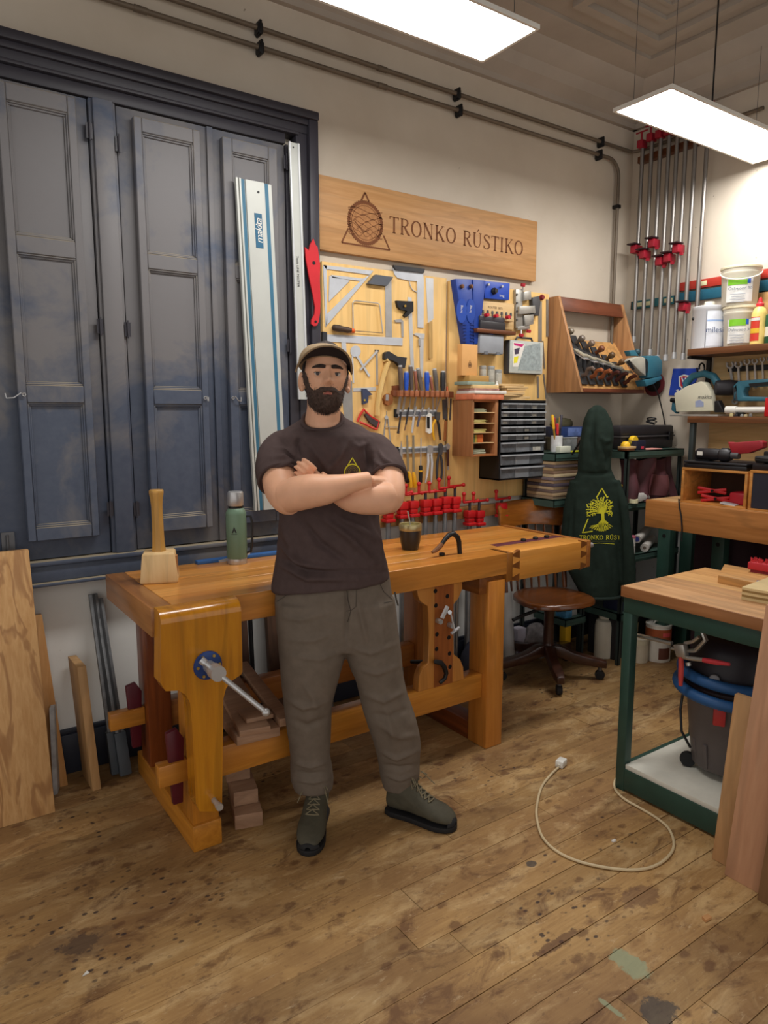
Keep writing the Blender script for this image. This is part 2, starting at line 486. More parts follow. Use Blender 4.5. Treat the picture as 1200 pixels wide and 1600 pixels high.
    a = _mix(nt, mul(mul(_ramp(nt, wob.outputs[0], .52, .40), _ramp(nt, cs2.outputs[0], .66, .70)), .6), a, S(88,54,34))
    # named spills: green paint smear, dark blue stain, ink-dark patch
    def spill(a, c, rx, ry, col, thr, fac, ns=30):
        n = nt.nodes.new('ShaderNodeMapping'); n.vector_type = 'POINT'
        n.inputs['Scale'].default_value = (1/rx, 1/ry, 0); n.inputs['Location'].default_value = (-c[0]/rx, -c[1]/ry, 0)
        nt.links.new(pos, n.inputs['Vector'])
        ln = nt.nodes.new('ShaderNodeVectorMath'); ln.operation = 'LENGTH'; nt.links.new(n.outputs[0], ln.inputs[0])
        ad = nt.nodes.new('ShaderNodeMath'); ad.operation = 'ADD'; nt.links.new(ln.outputs['Value'], ad.inputs[0])
        nn = _ramp(nt, _noise(nt, ns, 5, .7, pos), .2, .8); nt.links.new(nn, ad.inputs[1])
        return _mix(nt, mul(_ramp(nt, ad.outputs[0], thr + .12, thr - .05), fac), a, S(*col))
    def fp(x, y):
        p = PZ(x, y, 0); return (p.x, p.y)
    a = spill(a, fp(983, 1505), .045, .075, (150,160,128), 1.25, .8)
    a = spill(a, fp(955, 1575), .012, .05, (150,160,128), 1.2, .8)
    a = spill(a, fp(1030, 1582), .06, .045, (52,54,58), 1.35, .75)
    a = spill(a, fp(1000, 1400), .09, .05, (84,50,48), 1.3, .5)
    a = spill(a, fp(830, 1350), .022, .015, (60,60,62), 1.4, .8)
    a = spill(a, fp(868, 1475), .10, .02, (92,60,44), 1.3, .7)
    a = spill(a, fp(125, 1475), .07, .05, (58,46,44), 1.2, .7, 40)
    a = spill(a, fp(70, 1500), .22, .10, (96,76,60), 1.3, .4, 14)
    nt.links.new(a, bs.inputs['Base Color'])
    bs.inputs['Roughness'].default_value = .55; bs.inputs['Specular IOR Level'].default_value = .3
    _bump(nt, bs, grain, .25, .0015)
    return m
FLOORM = floor_mat()
floor = struct('floor', MB().box(-2.2, WX + .1, -2.0, WY + .1, -.06, -.02), mat((30,22,16), .9))
rnd = random.Random(5)
joints = [.873, .995, 1.10, 1.205]
ys = [.873 - .111 * k for k in range(1, 10)][::-1] + [.873, .995, 1.10, 1.205, 1.31, 1.42, 1.53, 1.655, 1.76, 1.87, 1.98, 2.085, 2.20, 2.31, 2.42, 2.53, 2.64, 2.75, 2.86, 2.97, 3.05]
for a, b in zip(ys[:-1], ys[1:]):
    x = -.9 + rnd.random() * .8
    cuts = [-1.2]
    while x < WX - .5:
        cuts.append(x); x += rnd.uniform(1.1, 2.3)
    cuts.append(WX)
    for p, q in zip(cuts[:-1], cuts[1:]):
        g = rnd.choice((.0002, .0002, .0003, .0004, .0010, .0018)); dz = rnd.uniform(-.0012, 0)
        part('plank', MB().box(p + .0008, q - .0008, a + g, b - g * .5, -.02, dz), FLOORM, floor, .0005, seg=1)

# ---- window with slate-blue folding shutters
def slate():
    m, nt, bs = _new('dusty_slate_paint')
    v = _coord(nt, (1,1,1), False)
    f = _noise(nt, 2.4, 6, .62, v, .4); g = _noise(nt, 30, 3, .6, v)
    base = _mix(nt, _ramp(nt, g, .3, .7), S(72,80,97), S(80,88,104))
    gp = nt.nodes.new('ShaderNodeNewGeometry'); sz_ = nt.nodes.new('ShaderNodeSeparateXYZ'); nt.links.new(gp.outputs['Position'], sz_.inputs[0])
    hz = _ramp(nt, sz_.outputs['Z'], 1.25, 2.0)              # settled dust is thick above hand height, wiped off below it
    dd = nt.nodes.new('ShaderNodeMath'); dd.operation = 'MULTIPLY_ADD'; dd.inputs[1].default_value = .17; nt.links.new(hz, dd.inputs[0]); nt.links.new(f, dd.inputs[2])
    d = nt.nodes.new('ShaderNodeMath'); d.operation = 'MULTIPLY'; d.inputs[1].default_value = .8
    nt.links.new(_ramp(nt, dd.outputs[0], .52, .66), d.inputs[0])
    a = _mix(nt, d.outputs[0], base, S(118,114,112))
    gm = nt.nodes.new('ShaderNodeNewGeometry'); sx = nt.nodes.new('ShaderNodeSeparateXYZ'); nt.links.new(gm.outputs['Normal'], sx.inputs[0])
    a = _mix(nt, _ramp(nt, sx.outputs['Z'], .35, .8), a, S(150,138,116))       # dust lying on the ledges
    nt.links.new(a, bs.inputs['Base Color']); bs.inputs['Roughness'].default_value = .5; bs.inputs['Specular IOR Level'].default_value = .35
    return m
SLATE = slate()
CASE = mat((51,49,56), .45, 0, .12, 5)
YB, YL, YC = 2.995, 2.955, 2.98        # base leaf, folded leaf and casing faces
win = thing('window_1', 'tall window closed by slate-blue panelled folding shutters in a dark moulded casing', 'window', kind='structure')
xr = PY(490, 178, YC).x; zt = PY(490, 178, YC).z; xin = PY(449, 400, YC).x + .0
xin = PY(447, 222, YC).x
zin = PY(300, 189, YC).z
cs = MB()
xl = -.75
cs.box(xl, xr, YC, WY, zin + .06, zt - .035)                 # head casing
cs.box(xl, xr + .012, YC - .03, WY, zt - .035, zt)
cs.box(xl, xr, YC - .014, WY, zt - .06, zt - .035)
cs.box(xl, xin + .06, YC - .012, WY, zin + .045, zin + .06)
cs.box(xl, xin, YC + .006, WY, zin, zin + .045)
part('head_casing', cs, CASE, win, .004)
cs = MB()
cs.box(xin + .05, xr - .035, YC, WY, .90, zin + .06).box(xr - .035, xr + .012, YC - .022, WY, .90, zt - .035).box(xin, xin + .05, YC + .006, WY, .90, zin)
part('side_casing', cs, CASE, win, .004)
mxl, mxr = PY(138, 150, YC).x, PY(174, 160, YC).x
ml = (PY(139, 200, YC).x + PY(177, 853, YC).x) / 2; mr = (PY(176, 200, YC).x + PY(220, 849, YC).x) / 2
zs = (PY(220, 861, YC).z + PY(177, 863, YC).z) / 2
part('mullion', MB().box(ml + .012, mr - .012, YC - .012, WY, zs, zin).box(ml, mr, YC + .004, WY, zs, zin), SLATE, win, .006)
sill = MB().box(xl, xr + .012, YC - .01, WY, zs - .085, zs - .02).box(xl, xr + .012, YC - .03, WY, zs - .10, zs - .085).box(xl, xr + .012, YC - .022, WY, zs - .02, zs)
part('window_sill', sill, SLATE, win, .005)
zl = zs + .004
def hinge(parent, x, z):
    part('hinge', MB().cyl((x, YC - .012, z - .035), (x, YC - .012, z + .035), .0035, n=8).box(x - .012, x + .012, YC - .006, YC - .004, z - .028, z + .028), CASE, parent)
def hook(parent, x, z, dx, y=None):
    y = y or YL - .004
    part('hook', MB().tube([(x, y, z), (x + dx * .2, y - .014, z + .006), (x + dx * .6, y - .012, z - .012), (x + dx, y - .008, z - .014), (x + dx * 1.05, y - .006, z + .004)], .0025, 6).tube([(x + .006 * math.cos(t), y - .004, z + .006 * math.sin(t)) for t in [i * PI / 4 for i in range(8)]], .002, 5, closed=True), STEEL, parent)
def leaf(x0, x1, z0, z1, rows, xm, yf, base=False, name='shutter'):
    """panelled leaf: frame of stiles and rails, sunk panels with moulded edges"""
    f = MB(); st = xm
    f.box(x0, x0 + st, yf, yf + .034, z0, z1).box(x1 - st, x1, yf, yf + .034, z0, z1)
    zz = [z1] + [q for r_ in rows for q in r_] + [z0]
    for a, b in zip(zz[0::2], zz[1::2]): f.box(x0 + st, x1 - st, yf, yf + .034, b, a)
    o = part(name, f, SLATE, win, .003, seg=1)
    for a, b in rows:
        p = MB().box(x0 + st, x1 - st, yf + .018, yf + .03, b, a)
        part('panel', p, SLATE, o)
        xa, xb = x0 + st, x1 - st
        mo = MB(); t1, t2 = .013, .006
        for (t, yy) in ((t1, .011), (t2, .004)):
            mo.box(xa, xb, yf + yy, yf + .018, a - t, a).box(xa, xb, yf + yy, yf + .018, b, b + t)
            mo.box(xa, xa + t, yf + yy, yf + .018, b + t, a - t).box(xb - t, xb, yf + yy, yf + .018, b + t, a - t)
        part('panel_moulding', mo, SLATE, o, .002, seg=1)
    return o
def pz(x, y): return PY(x, y, YL).z
def pxx(x, y): return PY(x, y, YL).x
# left pair
lx0 = (pxx(19, 500) + pxx(45, 848)) / 2; lx1 = (pxx(115, 152) + pxx(137, 500) + pxx(159.5, 836)) / 3
zt1, zb1 = (pz(115, 152)), (pz(45, 848) + pz(159, 836)) / 2
xm1 = .030
rowsA = [((pz(15,155) + pz(98,175)) / 2, (pz(30,365) + pz(110,378)) / 2), ((pz(32,393) + pz(112,405)) / 2, (pz(48,601) + pz(125,603)) / 2), ((pz(52,630) + pz(125,629)) / 2, (pz(63,825) + pz(140,818)) / 2)]
part('shutter_leaf', MB().box(lx0 - .12, ml - .004, YB, YB + .03, zl, zin - .004), SLATE, win, .003)
s1 = leaf(lx0, lx1, zb1, zt1, rowsA, xm1, YL)
hook(s1, lx0 + .02, pz(70, 617), -.06)
for z in (PY(140, 205, YC).z, PY(156, 510, YC).z, PY(175, 795, YC).z):
    hinge(win, ml - .003, z); 
for z in (PY(182, 225, YC).z, PY(200, 515, YC).z, PY(218, 795, YC).z): hinge(win, mr + .003, z)
# second leaf of the left pair, beyond the meeting line
part('shutter_leaf', MB().box(xl, lx0 - .124, YB, YB + .03, zl, zin - .004), SLATE, win, .003)
leaf(xl + .1, lx0 - .16, zb1, zt1, rowsA, .03, YL)
# right pair
rx0 = (pxx(210, 182) + pxx(237, 831)) / 2; rx1 = (pxx(309, 202) + pxx(337, 824)) / 2
meet = (PY(321, 200, YB).x + PY(350, 835, YB).x) / 2
zt2, zb2 = (pz(210, 182) + pz(309, 202)) / 2, (pz(237, 831) + pz(337, 824)) / 2
rowsB = [((pz(227,207) + pz(296,222)) / 2, (pz(238,396) + pz(302,405)) / 2), ((pz(239,420) + pz(305,428)) / 2, (pz(250,606) + pz(312,611)) / 2), ((pz(250,632) + pz(314,632)) / 2, (pz(262,808) + pz(321,804)) / 2)]
part('shutter_leaf', MB().box(mr + .004, meet - .003, YB, YB + .03, zl, zin - .004), SLATE, win, .003)
s2 = leaf(rx0, rx1, zb2, zt2, rowsB, .031, YL)
hook(s2, rx1 - .02, pz(331, 622), .012)
part('shutter_leaf', MB().box(meet + .003, xin - .003, YB, YB + .03, zl, zin - .004).box(meet - .012, meet + .014, YB - .012, YB, zl, zin - .004), SLATE, win, .003)
tx0 = (pxx(341, 230) + pxx(367, 640)) / 2; tx1 = pxx(433, 240)
s3 = leaf(tx0, tx1, zb2, zt2, rowsB, .042, YL)
hook(s3, tx0 - .0 + .01, pz(372, 622), .035)
for y in (255, 540): hinge(win, xin - .004, PY(450, y, YC).z)
part('latch', MB().box(.30, .345, YB - .012, YB, PY(26, 842, YB).z - .05, PY(26, 842, YB).z + .03).cyl((.32, YB - .016, PY(26, 842, YB).z - .04), (.32, YB - .016, PY(26, 842, YB).z + .02), .005, n=8), DSTEEL, win)

# ---- surface conduits high on the back wall
COND = mat((112,100,86), .5, .3, .15, 12)
def conduit(pts, label):
    t = thing('conduit_pipe', label, 'pipe')
    part('pipe', MB().tube(pts, .0105, 10), COND, t)
    return t
YP = WY - .03
za = sum(PY(x, y, YP).z for x, y in ((405,77),(717,175),(935,237))) / 3
zb = sum(PY(x, y, YP).z for x, y in ((405,46),(715,150),(940,218))) / 3
xe = PY(952, 243, YP).x
arc = [(xe + .10 * math.sin(a), YP, za - .10 + .10 * math.cos(a)) for a in [i * PI / 16 for i in range(9)]]
c1 = conduit([(-1.4, YP, za)] + arc + [(xe + .10, YP, 1.72)], 'lower grey conduit on the back wall, bending down in the corner')
c2 = conduit([(-1.4, YP, zb), (WX - .06, YP, zb), (WX - .03, YP - .05, zb), (WX - .03, 2.2, zb)], 'upper grey conduit running straight along the back wall')
for c, z, pts in ((c1, za, ((407,77),(718,175),(937,239))), (c2, zb, ((405,46),(715,150),(940,218)))):
    for x, y in pts:
        X = PY(x, y, YP).x
        part('pipe_clip', MB().box(X - .012, X + .012, YP - .016, WY - .003, z - .024, z + .018).box(X - .006, X + .006, YP - .02, WY - .003, z - .03, z + .028), BLACK, c, .003)
    for X in (.9, 2.05):
        part('pipe_joint', MB().cyl((X, YP, z), (X + .05, YP, z), .0135, n=10), COND, c)
part('pipe_clip', MB().box(xe + .085, xe + .115, YP - .016, WY - .003, 2.78, 2.80), BLACK, c1)

# ---- ceiling LED panels on wires
LAMPZ = 2.85
GLOW = emit((255,253,250), LAMP_POWER)
def led_panel(x0, label):
    y0, y1 = 1.925, 2.225
    t = thing('led_panel', label, 'light', 'hanging LED panels')
    fr = MB().box(x0, x0 + 1.2, y0, y0 + .012, LAMPZ, LAMPZ + .012).box(x0, x0 + 1.2, y1 - .012, y1, LAMPZ, LAMPZ + .012).box(x0, x0 + .012, y0 + .012, y1 - .012, LAMPZ, LAMPZ + .012).box(x0 + 1.188, x0 + 1.2, y0 + .012, y1 - .012, LAMPZ, LAMPZ + .012).box(x0, x0 + 1.2, y0, y1, LAMPZ + .012, LAMPZ + .016)
    part('frame', fr, WHITEP, t)
    part('diffuser', MB().add([(x0+.012,y0+.012,LAMPZ+.003),(x0+1.188,y0+.012,LAMPZ+.003),(x0+1.188,y1-.012,LAMPZ+.003),(x0+.012,y1-.012,LAMPZ+.003)], [(0,3,2,1)]), GLOW, t)
    for xx in (x0 + .08, x0 + 1.12):
        for yy in (y0 + .05, y1 - .05):
            part('wire', MB().cyl((xx, yy, LAMPZ + .016), (xx, yy, CZ), .0012, n=5), DSTEEL, t)
    part('power_cord', MB().tube([(x0 + .62, y0 + .2, LAMPZ + .016), (x0 + .62, y0 + .2, CZ)], .004, 6), BLACK, t)
    return t
x1a = PZ(752, 100, LAMPZ).x
led_panel(x1a - 1.2, 'white LED ceiling panel cut off by the top edge above the shutters')
led_panel(PZ(958, 175, LAMPZ).x, 'white LED ceiling panel hanging over the right-hand corner')
# ================================================================== workbench
BZ, BT = .885, .79
BX0, BX1, BF, BB = .62, 2.70, 2.195, 2.775
bench = thing('workbench', 'honey-coloured wooden workbench with leg vise and dovetailed tail vise behind the man', 'workbench')
bw = [(BF, 2.315), (2.315, 2.43), (2.43, 2.55), (2.55, 2.665), (2.665, BB)]
tones = [((206,138,60),(186,116,44)), ((214,150,74),(196,128,54)), ((208,144,66),(188,120,46)), ((216,152,76),(198,130,56)), ((206,142,68),(186,118,46))]
for (a, b), (c1, c2) in zip(bw, tones):
    part('top_board', MB().box(BX0 + .07, BX1 - .02 if a > BF else 2.19, a + .0004, b - .0004, BT, BZ), wood(c1, c2, 'x', 1.0, .3, .35, .4), bench, .002, seg=1)
part('end_cap', MB().box(BX0, BX0 + .0695, BF, BB, BT, BZ), wood((170,116,66), (140,90,48), 'y', 1.0, .35, .25, .4), bench, .003)
# tail vise: lighter dovetailed box at the right end
LT = wood((226,158,74), (208,138,56), 'x', .8, .35, .3, .3)
DT = wood((140,84,36), (112,64,26), 'z', 1.0, .4, .2, .3)
TB = BT - .035
tv = part('tail_vise', MB().box(2.21, 2.705, BF - .002, 2.315, TB, BZ), LT, bench, .002)
part('vise_end', MB().box(2.705, 2.735, BF - .002, BB, TB, BZ), wood((176,112,54), (150,90,38), 'y', 1.0, .4, .2, .3), tv, .002)
part('vise_block', MB().box(2.175, 2.21, BF - .002, 2.315, TB, BZ), wood((160,102,40), (136,82,28), 'z', 1.0, .4, .2, .3), tv, .002)
for x, s in ((2.21, 1), (2.705, -1)):
    for zc in (BZ - .012, (BZ + TB) / 2 + .004, TB + .012):
        part('dovetail', MB().prism([(x, BF - .003, zc - .006), (x + s * .042, BF - .003, zc - .019), (x + s * .042, BF - .003, zc + .019), (x, BF - .003, zc + .006)], (0, .02, 0)), DT, tv)
part('inlay_strip', MB().box(2.25, 2.69, 2.335, 2.385, BZ - .01, BZ + .0015), mat((96,48,58), .4, 0, .15, 20), bench, .0005)
part('vise_screw', MB().cyl((2.735, 2.25, .845), (2.80, 2.25, .845), .006, n=10).cyl((2.795, 2.25, .845), (2.812, 2.25, .845), .013, n=14), STEEL, bench)
# legs, sled feet, bearers
LEGL = wood((196,128,44), (170,104,28), 'z', 1.0, .35, .3, .3)
def leg(x0, x1, y0, y1, z0, z1, m): part('leg', MB().box(x0, x1, y0, y1, z0, z1), m, bench, .003)
leg(.735, .828, 2.215, 2.325, .095, BT - .02, LEGL)
leg(.735, .828, 2.70, 2.82, .095, BT - .02, RED_TEAK('z'))
leg(2.07, 2.168, 2.195, 2.315, 0, BT - .02, wood((206,136,58), (184,112,40), 'z', 1.0, .35, .3, .3))
leg(2.07, 2.168, 2.70, 2.82, 0, BT - .02, wood((176,108,48), (150,86,34), 'z', 1.0, .35, .3, .3))
part('foot', MB().box(.73, .833, 2.205, 2.875, 0, .095), wood((196,130,44), (168,104,28), 'y', 1.0, .35, .3, .3), bench, .003)
part('foot', MB().box(2.072, 2.166, 2.316, 2.70, 0, .085), RED_TEAK('y'), bench, .003)
part('bearer', MB().box(.745, .818, 2.23, 2.76, BT - .075, BT), wood((150,92,36), (122,70,24), 'y', 1.0, .4, .2, .3), bench, .003)
part('bearer', MB().box(2.03, 2.175, 2.21, 2.76, BT - .075, BT), wood((140,84,34), (112,62,22), 'y', 1.0, .4, .2, .3), bench, .003)
# stretchers with through tenons locked by purple wedges
ST = wood((200,134,52), (176,110,36), 'x', 1.0, .35, .3, .3)
fs = part('stretcher', MB().box(.829, 2.069, 2.225, 2.30, .235, .345), ST, bench, .003)
part('tenon', MB().box(.635, .734, 2.24, 2.285, .25, .325), ST, fs, .003)
part('tenon', MB().box(2.169, 2.215, 2.24, 2.285, .25, .325), ST, fs, .003)
bs_ = part('stretcher', MB().box(.829, 2.069, 2.725, 2.79, .235, .345), wood((176,112,50), (150,90,36), 'x', 1.0, .35, .3, .3), bench, .003)
part('tenon', MB().box(.60, .734, 2.74, 2.78, .265, .335), ST, bs_, .003)
part('tenon', MB().box(2.169, 2.235, 2.74, 2.78, .26, .33), ST, bs_, .003)
PURP = mat((84,22,34), .4, 0, .15, 18)
for y, st in ((2.262, fs), (2.76, bs_)):
    part('wedge', MB().prism([(.682, y - .011, .17), (.716, y - .011, .17), (.728, y - .011, .40), (.705, y - .011, .44), (.668, y - .011, .43)], (0, .022, 0)), PURP, st, .003)
# leg vise chop
ch = [(253,944),(251,960),(251,1068),(259,1080),(279,1079),(290,1086),(297,1098),(300,1131),(306,1255),(312,1268),(339,1268),(347,1259),(349,1092),(353,1076),(362,1064),(377,1054),(379,1049),(377,960),(374,944)]
CHY = 2.125
pts = []
P = [PY(x, y, CHY) for x, y in ch]
zt_ = BZ + .004
P[0].z = P[1].z = P[-1].z = P[-2].z = zt_ - .04
P = P[1:-1]
m = MB().prism(P, (0, .068, 0))
xa, xb = P[0].x, P[-1].x
cap = [(CHY, zt_ - .04)] + [(CHY + .045 - .045 * math.cos(t), zt_ - .04 + .04 * math.sin(t)) for t in [i * PI / 14 for i in range(1, 8)]] + [(CHY + .068, zt_), (CHY + .068, zt_ - .04)]
m.prism([(xa, y, z) for y, z in cap], (xb - xa, 0, 0))
CHOPM = wood((198,132,22), (168,104,10), 'z', .8, .26, .5, .45)
chop = part('vise_chop', m, CHOPM, bench, 0, sharp=30)
c = PY(324, 1039, CHY)
fl = part('screw_flange', MB().lathe([(.002,0),(.046,0),(.048,.004),(.046,.010),(.03,.014)], (c.x, CHY, c.z), (0,-1,0), 24), mat((36,62,120), .4, .2), chop, label='blue cast screw flange')
for k in range(6):
    a = k * PI / 3
    part('screw', MB().cyl((c.x + .036 * math.cos(a), CHY - .009, c.z + .036 * math.sin(a)), (c.x + .036 * math.cos(a), CHY - .016, c.z + .036 * math.sin(a)), .005, n=8), mat((190,160,80), .35, .8), fl)
part('screw_hub', MB().cyl((c.x, CHY - .012, c.z), (c.x, CHY - .085, c.z), .02, n=16).cyl((c.x, CHY - .06, c.z), (c.x, CHY - .098, c.z), .025, n=18), STEEL, chop)
h0 = Vector((c.x, CHY - .078, c.z)); h1 = PD(415.5, 1113, h0.dot(FH) - .02)
d = (h1 - h0).normalized()
part('vise_handle', MB().cyl(h0 - d * .05, h1, .0085, n=12).ell(h1, .0135).cyl(h0 - d * .062, h0 - d * .045, .012, n=12), STEEL, chop)
c = PY(334, 1250, CHY)
part('guide_pin', MB().cyl((c.x, CHY + .01, c.z), (c.x, CHY - .05, c.z), .009, n=12).cyl((c.x, CHY - .04, c.z), (c.x, CHY - .055, c.z), .012, n=12), STEEL, chop)
part('guide_bar', MB().box(c.x - .02, c.x + .02, CHY + .068, 2.215, c.z - .012, c.z + .012), DT, chop)
# sliding deadman with two rows of holes
def zz(p): return (590 + p[0] / 3, 860 + p[1] / 3)
DMY = 2.222
dm = [(185,150),(190,215),(200,238),(215,250),(235,262),(238,300),(241,400),(237,530),(212,552),(197,590),(190,665),(405,612),(402,548),(388,512),(372,498),(358,488),(355,300),(350,262),(380,225),(398,180),(397,118)]
DP = [PY(*zz(p), DMY) for p in dm]
zb_ = .3452
DP[10].z = zb_; DP[11].z = zb_; DP[0].z = DP[-1].z = BT + .0
dead = part('deadman', MB().prism(DP, (0, .04, 0)), wood((202,138,66), (184,118,50), 'z', 1.0, .4, .2, .25), bench, .002, seg=1)
xa, xb = PY(*zz((267, 300)), DMY).x, PY(*zz((354, 300)), DMY).x
part('middle_strip', MB().box(xa, xb, DMY - .0015, DMY, zb_, BT), wood((162,92,40), (138,74,30), 'z', 1.0, .4, .2, .25), dead)
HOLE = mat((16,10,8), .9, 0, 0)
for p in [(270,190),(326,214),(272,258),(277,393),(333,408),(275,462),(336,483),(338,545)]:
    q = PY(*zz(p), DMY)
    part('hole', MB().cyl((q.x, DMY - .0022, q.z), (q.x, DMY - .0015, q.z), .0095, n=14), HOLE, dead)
for p in [(278,328),(333,347)]:
    q = PY(*zz(p), DMY); part('bolt', MB().cyl((q.x, DMY, q.z), (q.x, DMY - .028, q.z), .012, n=6), STEEL, dead)
a, b, c3, d3 = [PY(*zz(p), DMY - .04) for p in ((328,262),(302,318),(340,285),(362,380))]
part('lever', MB().beam(a, b, .012, .012).cyl(c3, d3, .004, n=8).cyl(PY(*zz((338,290)), DMY), PY(*zz((338,290)), DMY - .05), .009, n=10).beam(d3 + V(-.02,0,-.006), d3 + V(.025,0,.014), .012, .006), ALU, dead)

def hold(name, label, pts, rs, mat_, cat='holdfast'):
    t = thing(name, label, cat); part('rod', MB().tube(pts, rs, 10), mat_, t); return t
q = [PY(*zz(p), DMY - .03) for p in ((272,522),(296,526),(312,545),(322,575),(315,600),(292,622))]
t = hold('holdfast', 'black bent steel holdfast stuck through the deadman of the workbench', [PY(*zz((272,522)), DMY - .002), q[0]] + q[1:], [.009,.010,.011,.011,.010,.009,.008], BLACK)
q0 = PY(*zz((160,522)), DMY + .16); q1 = PY(*zz((232,522)), DMY + .045)
part('shank', MB().cyl(q0, q1, .009, n=10), BLACK, t)
z7 = lambda x, y: (580 + x / 5.4545, 720 + y / 5.4545)
hb = PZ(*z7(755, 792), BZ); Yh = hb.y
q = [PY(*z7(*p), Yh) for p in ((748,690),(735,650),(700,620),(665,632),(630,668),(600,712))]
t = hold('holdfast', 'black bent steel holdfast with leather tip standing on the bench top', [hb, hb + (q[0] - hb) * .5] + q, [.0105]*2 + [.011,.0115,.012,.0115,.010,.009], BLACK)
q2 = [PY(*z7(*p), Yh) for p in ((604,708),(575,742),(540,770),(518,780))]
q2[-1].z = max(q2[-1].z, BZ + .002)
part('leather_tip', MB().tube(q2, [.010,.011,.009,.006], 8), mat((124,82,52), .7), t)
p = PZ(*z7(602, 806), BZ)
one('bench_dog', 'black round bench dog beside the holdfast on the bench top', 'bench dog', MB().lathe([(.011,0),(.013,.002),(.013,.010),(.011,.012)], p, n=16), BLACK)
for k, lab in enumerate(('left', 'middle', 'right')):
    p = PZ((833, 851, 869)[k], (848.5, 845.5, 843)[k], BZ + .0015)
    one('bench_dog', lab + ' one of three black bench dogs on the tail vise strip', 'bench dog', MB().lathe([(.011,0),(.013,.002),(.013,.010),(.011,.012)], (p.x, 2.36, BZ + .0015), n=16), BLACK, group='dogs on the tail vise')

# ------------------------------------------------------------------ on the bench
# carving mallet
mp_ = PZ(252, 912, BZ); mal = thing('mallet', 'pale wooden carver\'s mallet standing on its square head on the bench', 'mallet')
ax = Vector((.93, -.36, 0)); ay = Vector((.36, .93, 0)); mc = Vector((mp_.x + .012, mp_.y + .05, BZ))
def rectring(c, a, b, z): return [c + ax*sx*a + ay*sy*b + V(0,0,z) for sx, sy in ((-1,-1),(1,-1),(1,1),(-1,1))]
m = MB().loft([rectring(mc, .062, .050, 0), rectring(mc, .066, .054, .006), rectring(mc, .056, .047, .106), rectring(mc, .050, .042, .112)])
part('head', m, PALE('z'), mal, .002)
part('dark_lamination', MB().obox(mc + ax*.0585 + V(0,0,.05), ay, V(0,0,1), ax, .03, .085, .012), wood((176,126,76), (150,102,58), 'z'), mal)
part('handle', MB().lathe([(.026,.112),(.024,.125),(.0225,.145),(.0215,.17),(.021,.20),(.0205,.24),(.0205,.275),(.023,.305),(.0265,.325),(.0265,.334),(.024,.337)], mc, n=8), wood((206,158,84), (186,136,62), 'z', 1.0, .4), mal)
# thermos
tp = PZ(371, 880, BZ); th = thing('thermos_flask', 'sage-green steel thermos flask with silver cap on the bench', 'flask')
GRN = mat((104,130,108), .45, .1, .05, 10)
part('base_ring', MB().lathe([(.038,0),(.0395,.003),(.0395,.022),(.039,.024)], tp, n=28), STEEL, th)
part('body', MB().lathe([(.0405,.024),(.0415,.03),(.0415,.205),(.040,.213),(.034,.225),(.030,.230)], tp, n=28), GRN, th)
part('neck', MB().lathe([(.030,.228),(.031,.24)], tp, n=24), BLACK, th)
part('cap', MB().lathe([(.030,.238),(.0325,.242),(.0315,.292),(.029,.297),(.002,.298)], tp, n=28), STEEL, th)
tu, tvv = RT, Vector((0,0,1))
o_ = tp + V(0,0,.145) - FH * .042
lg = MB(); poly2(lg, [(-.010,-.012),(0,.014),(.010,-.012),(.005,-.012),(0,-.001),(-.005,-.012)], o_, tu, tvv, .001); poly2(lg, [(-.012,-.018),(.012,-.018),(.012,-.016),(-.012,-.016)], o_, tu, tvv, .001)
part('logo', lg, BLACK, th)
hs = tp + RT * .041
part('carry_strap', MB().tube([hs + V(0,0,.195), hs + RT*.018 + V(0,0,.196), hs + RT*.024 + V(0,0,.17), hs + RT*.022 + V(0,0,.09), hs + RT*.016 + V(0,0,.05), hs + V(0,0,.045)], .005, 6), BLACK, th)
# mate cup
mp_ = PZ(641, 858, BZ); mt = thing('mate_cup', 'black gourd mate cup with pale rim and metal straw on the bench', 'cup')
part('cup', MB().lathe([(.032,0),(.038,.002),(.046,.035),(.050,.072),(.0505,.088),(.046,.09)], mp_, n=24, sq=.03), mat((34,32,34), .3, 0, .15, 10, coat=.3), mt)
part('rim', MB().lathe([(.0502,.088),(.0515,.092),(.0515,.114),(.049,.118),(.046,.116),(.045,.10)], mp_, n=24), mat((178,164,120), .3, .6, .1, 12), mt)
part('yerba', MB().lathe([(.0455,.106),(.02,.109),(.001,.110)], mp_, n=20), mat((132,124,62), .9, 0, .3, 60), mt)
part('straw', MB().tube([mp_ + V(.0,0,.10), mp_ + V(-.006,0,.14), mp_ + V(-.016,.0,.175)], .0035, 8), STEEL, mt)
# blue level and steel rule along the rear edge
p = PZ(282, 876, BZ); q = PZ(425, 862, BZ)
one('spirit_level', 'slim blue spirit level lying at the back edge of the bench behind the flask', 'level', MB().box(.97, 1.50, 2.735, 2.768, BZ, BZ + .015), mat((52,98,158), .5), .002)
one('steel_rule', 'thin steel rule leaning across the blue level behind the flask', 'ruler', MB().beam((1.06, 2.735, BZ + .003), (1.20, 2.742, BZ + .022), .006, .012), ALU)

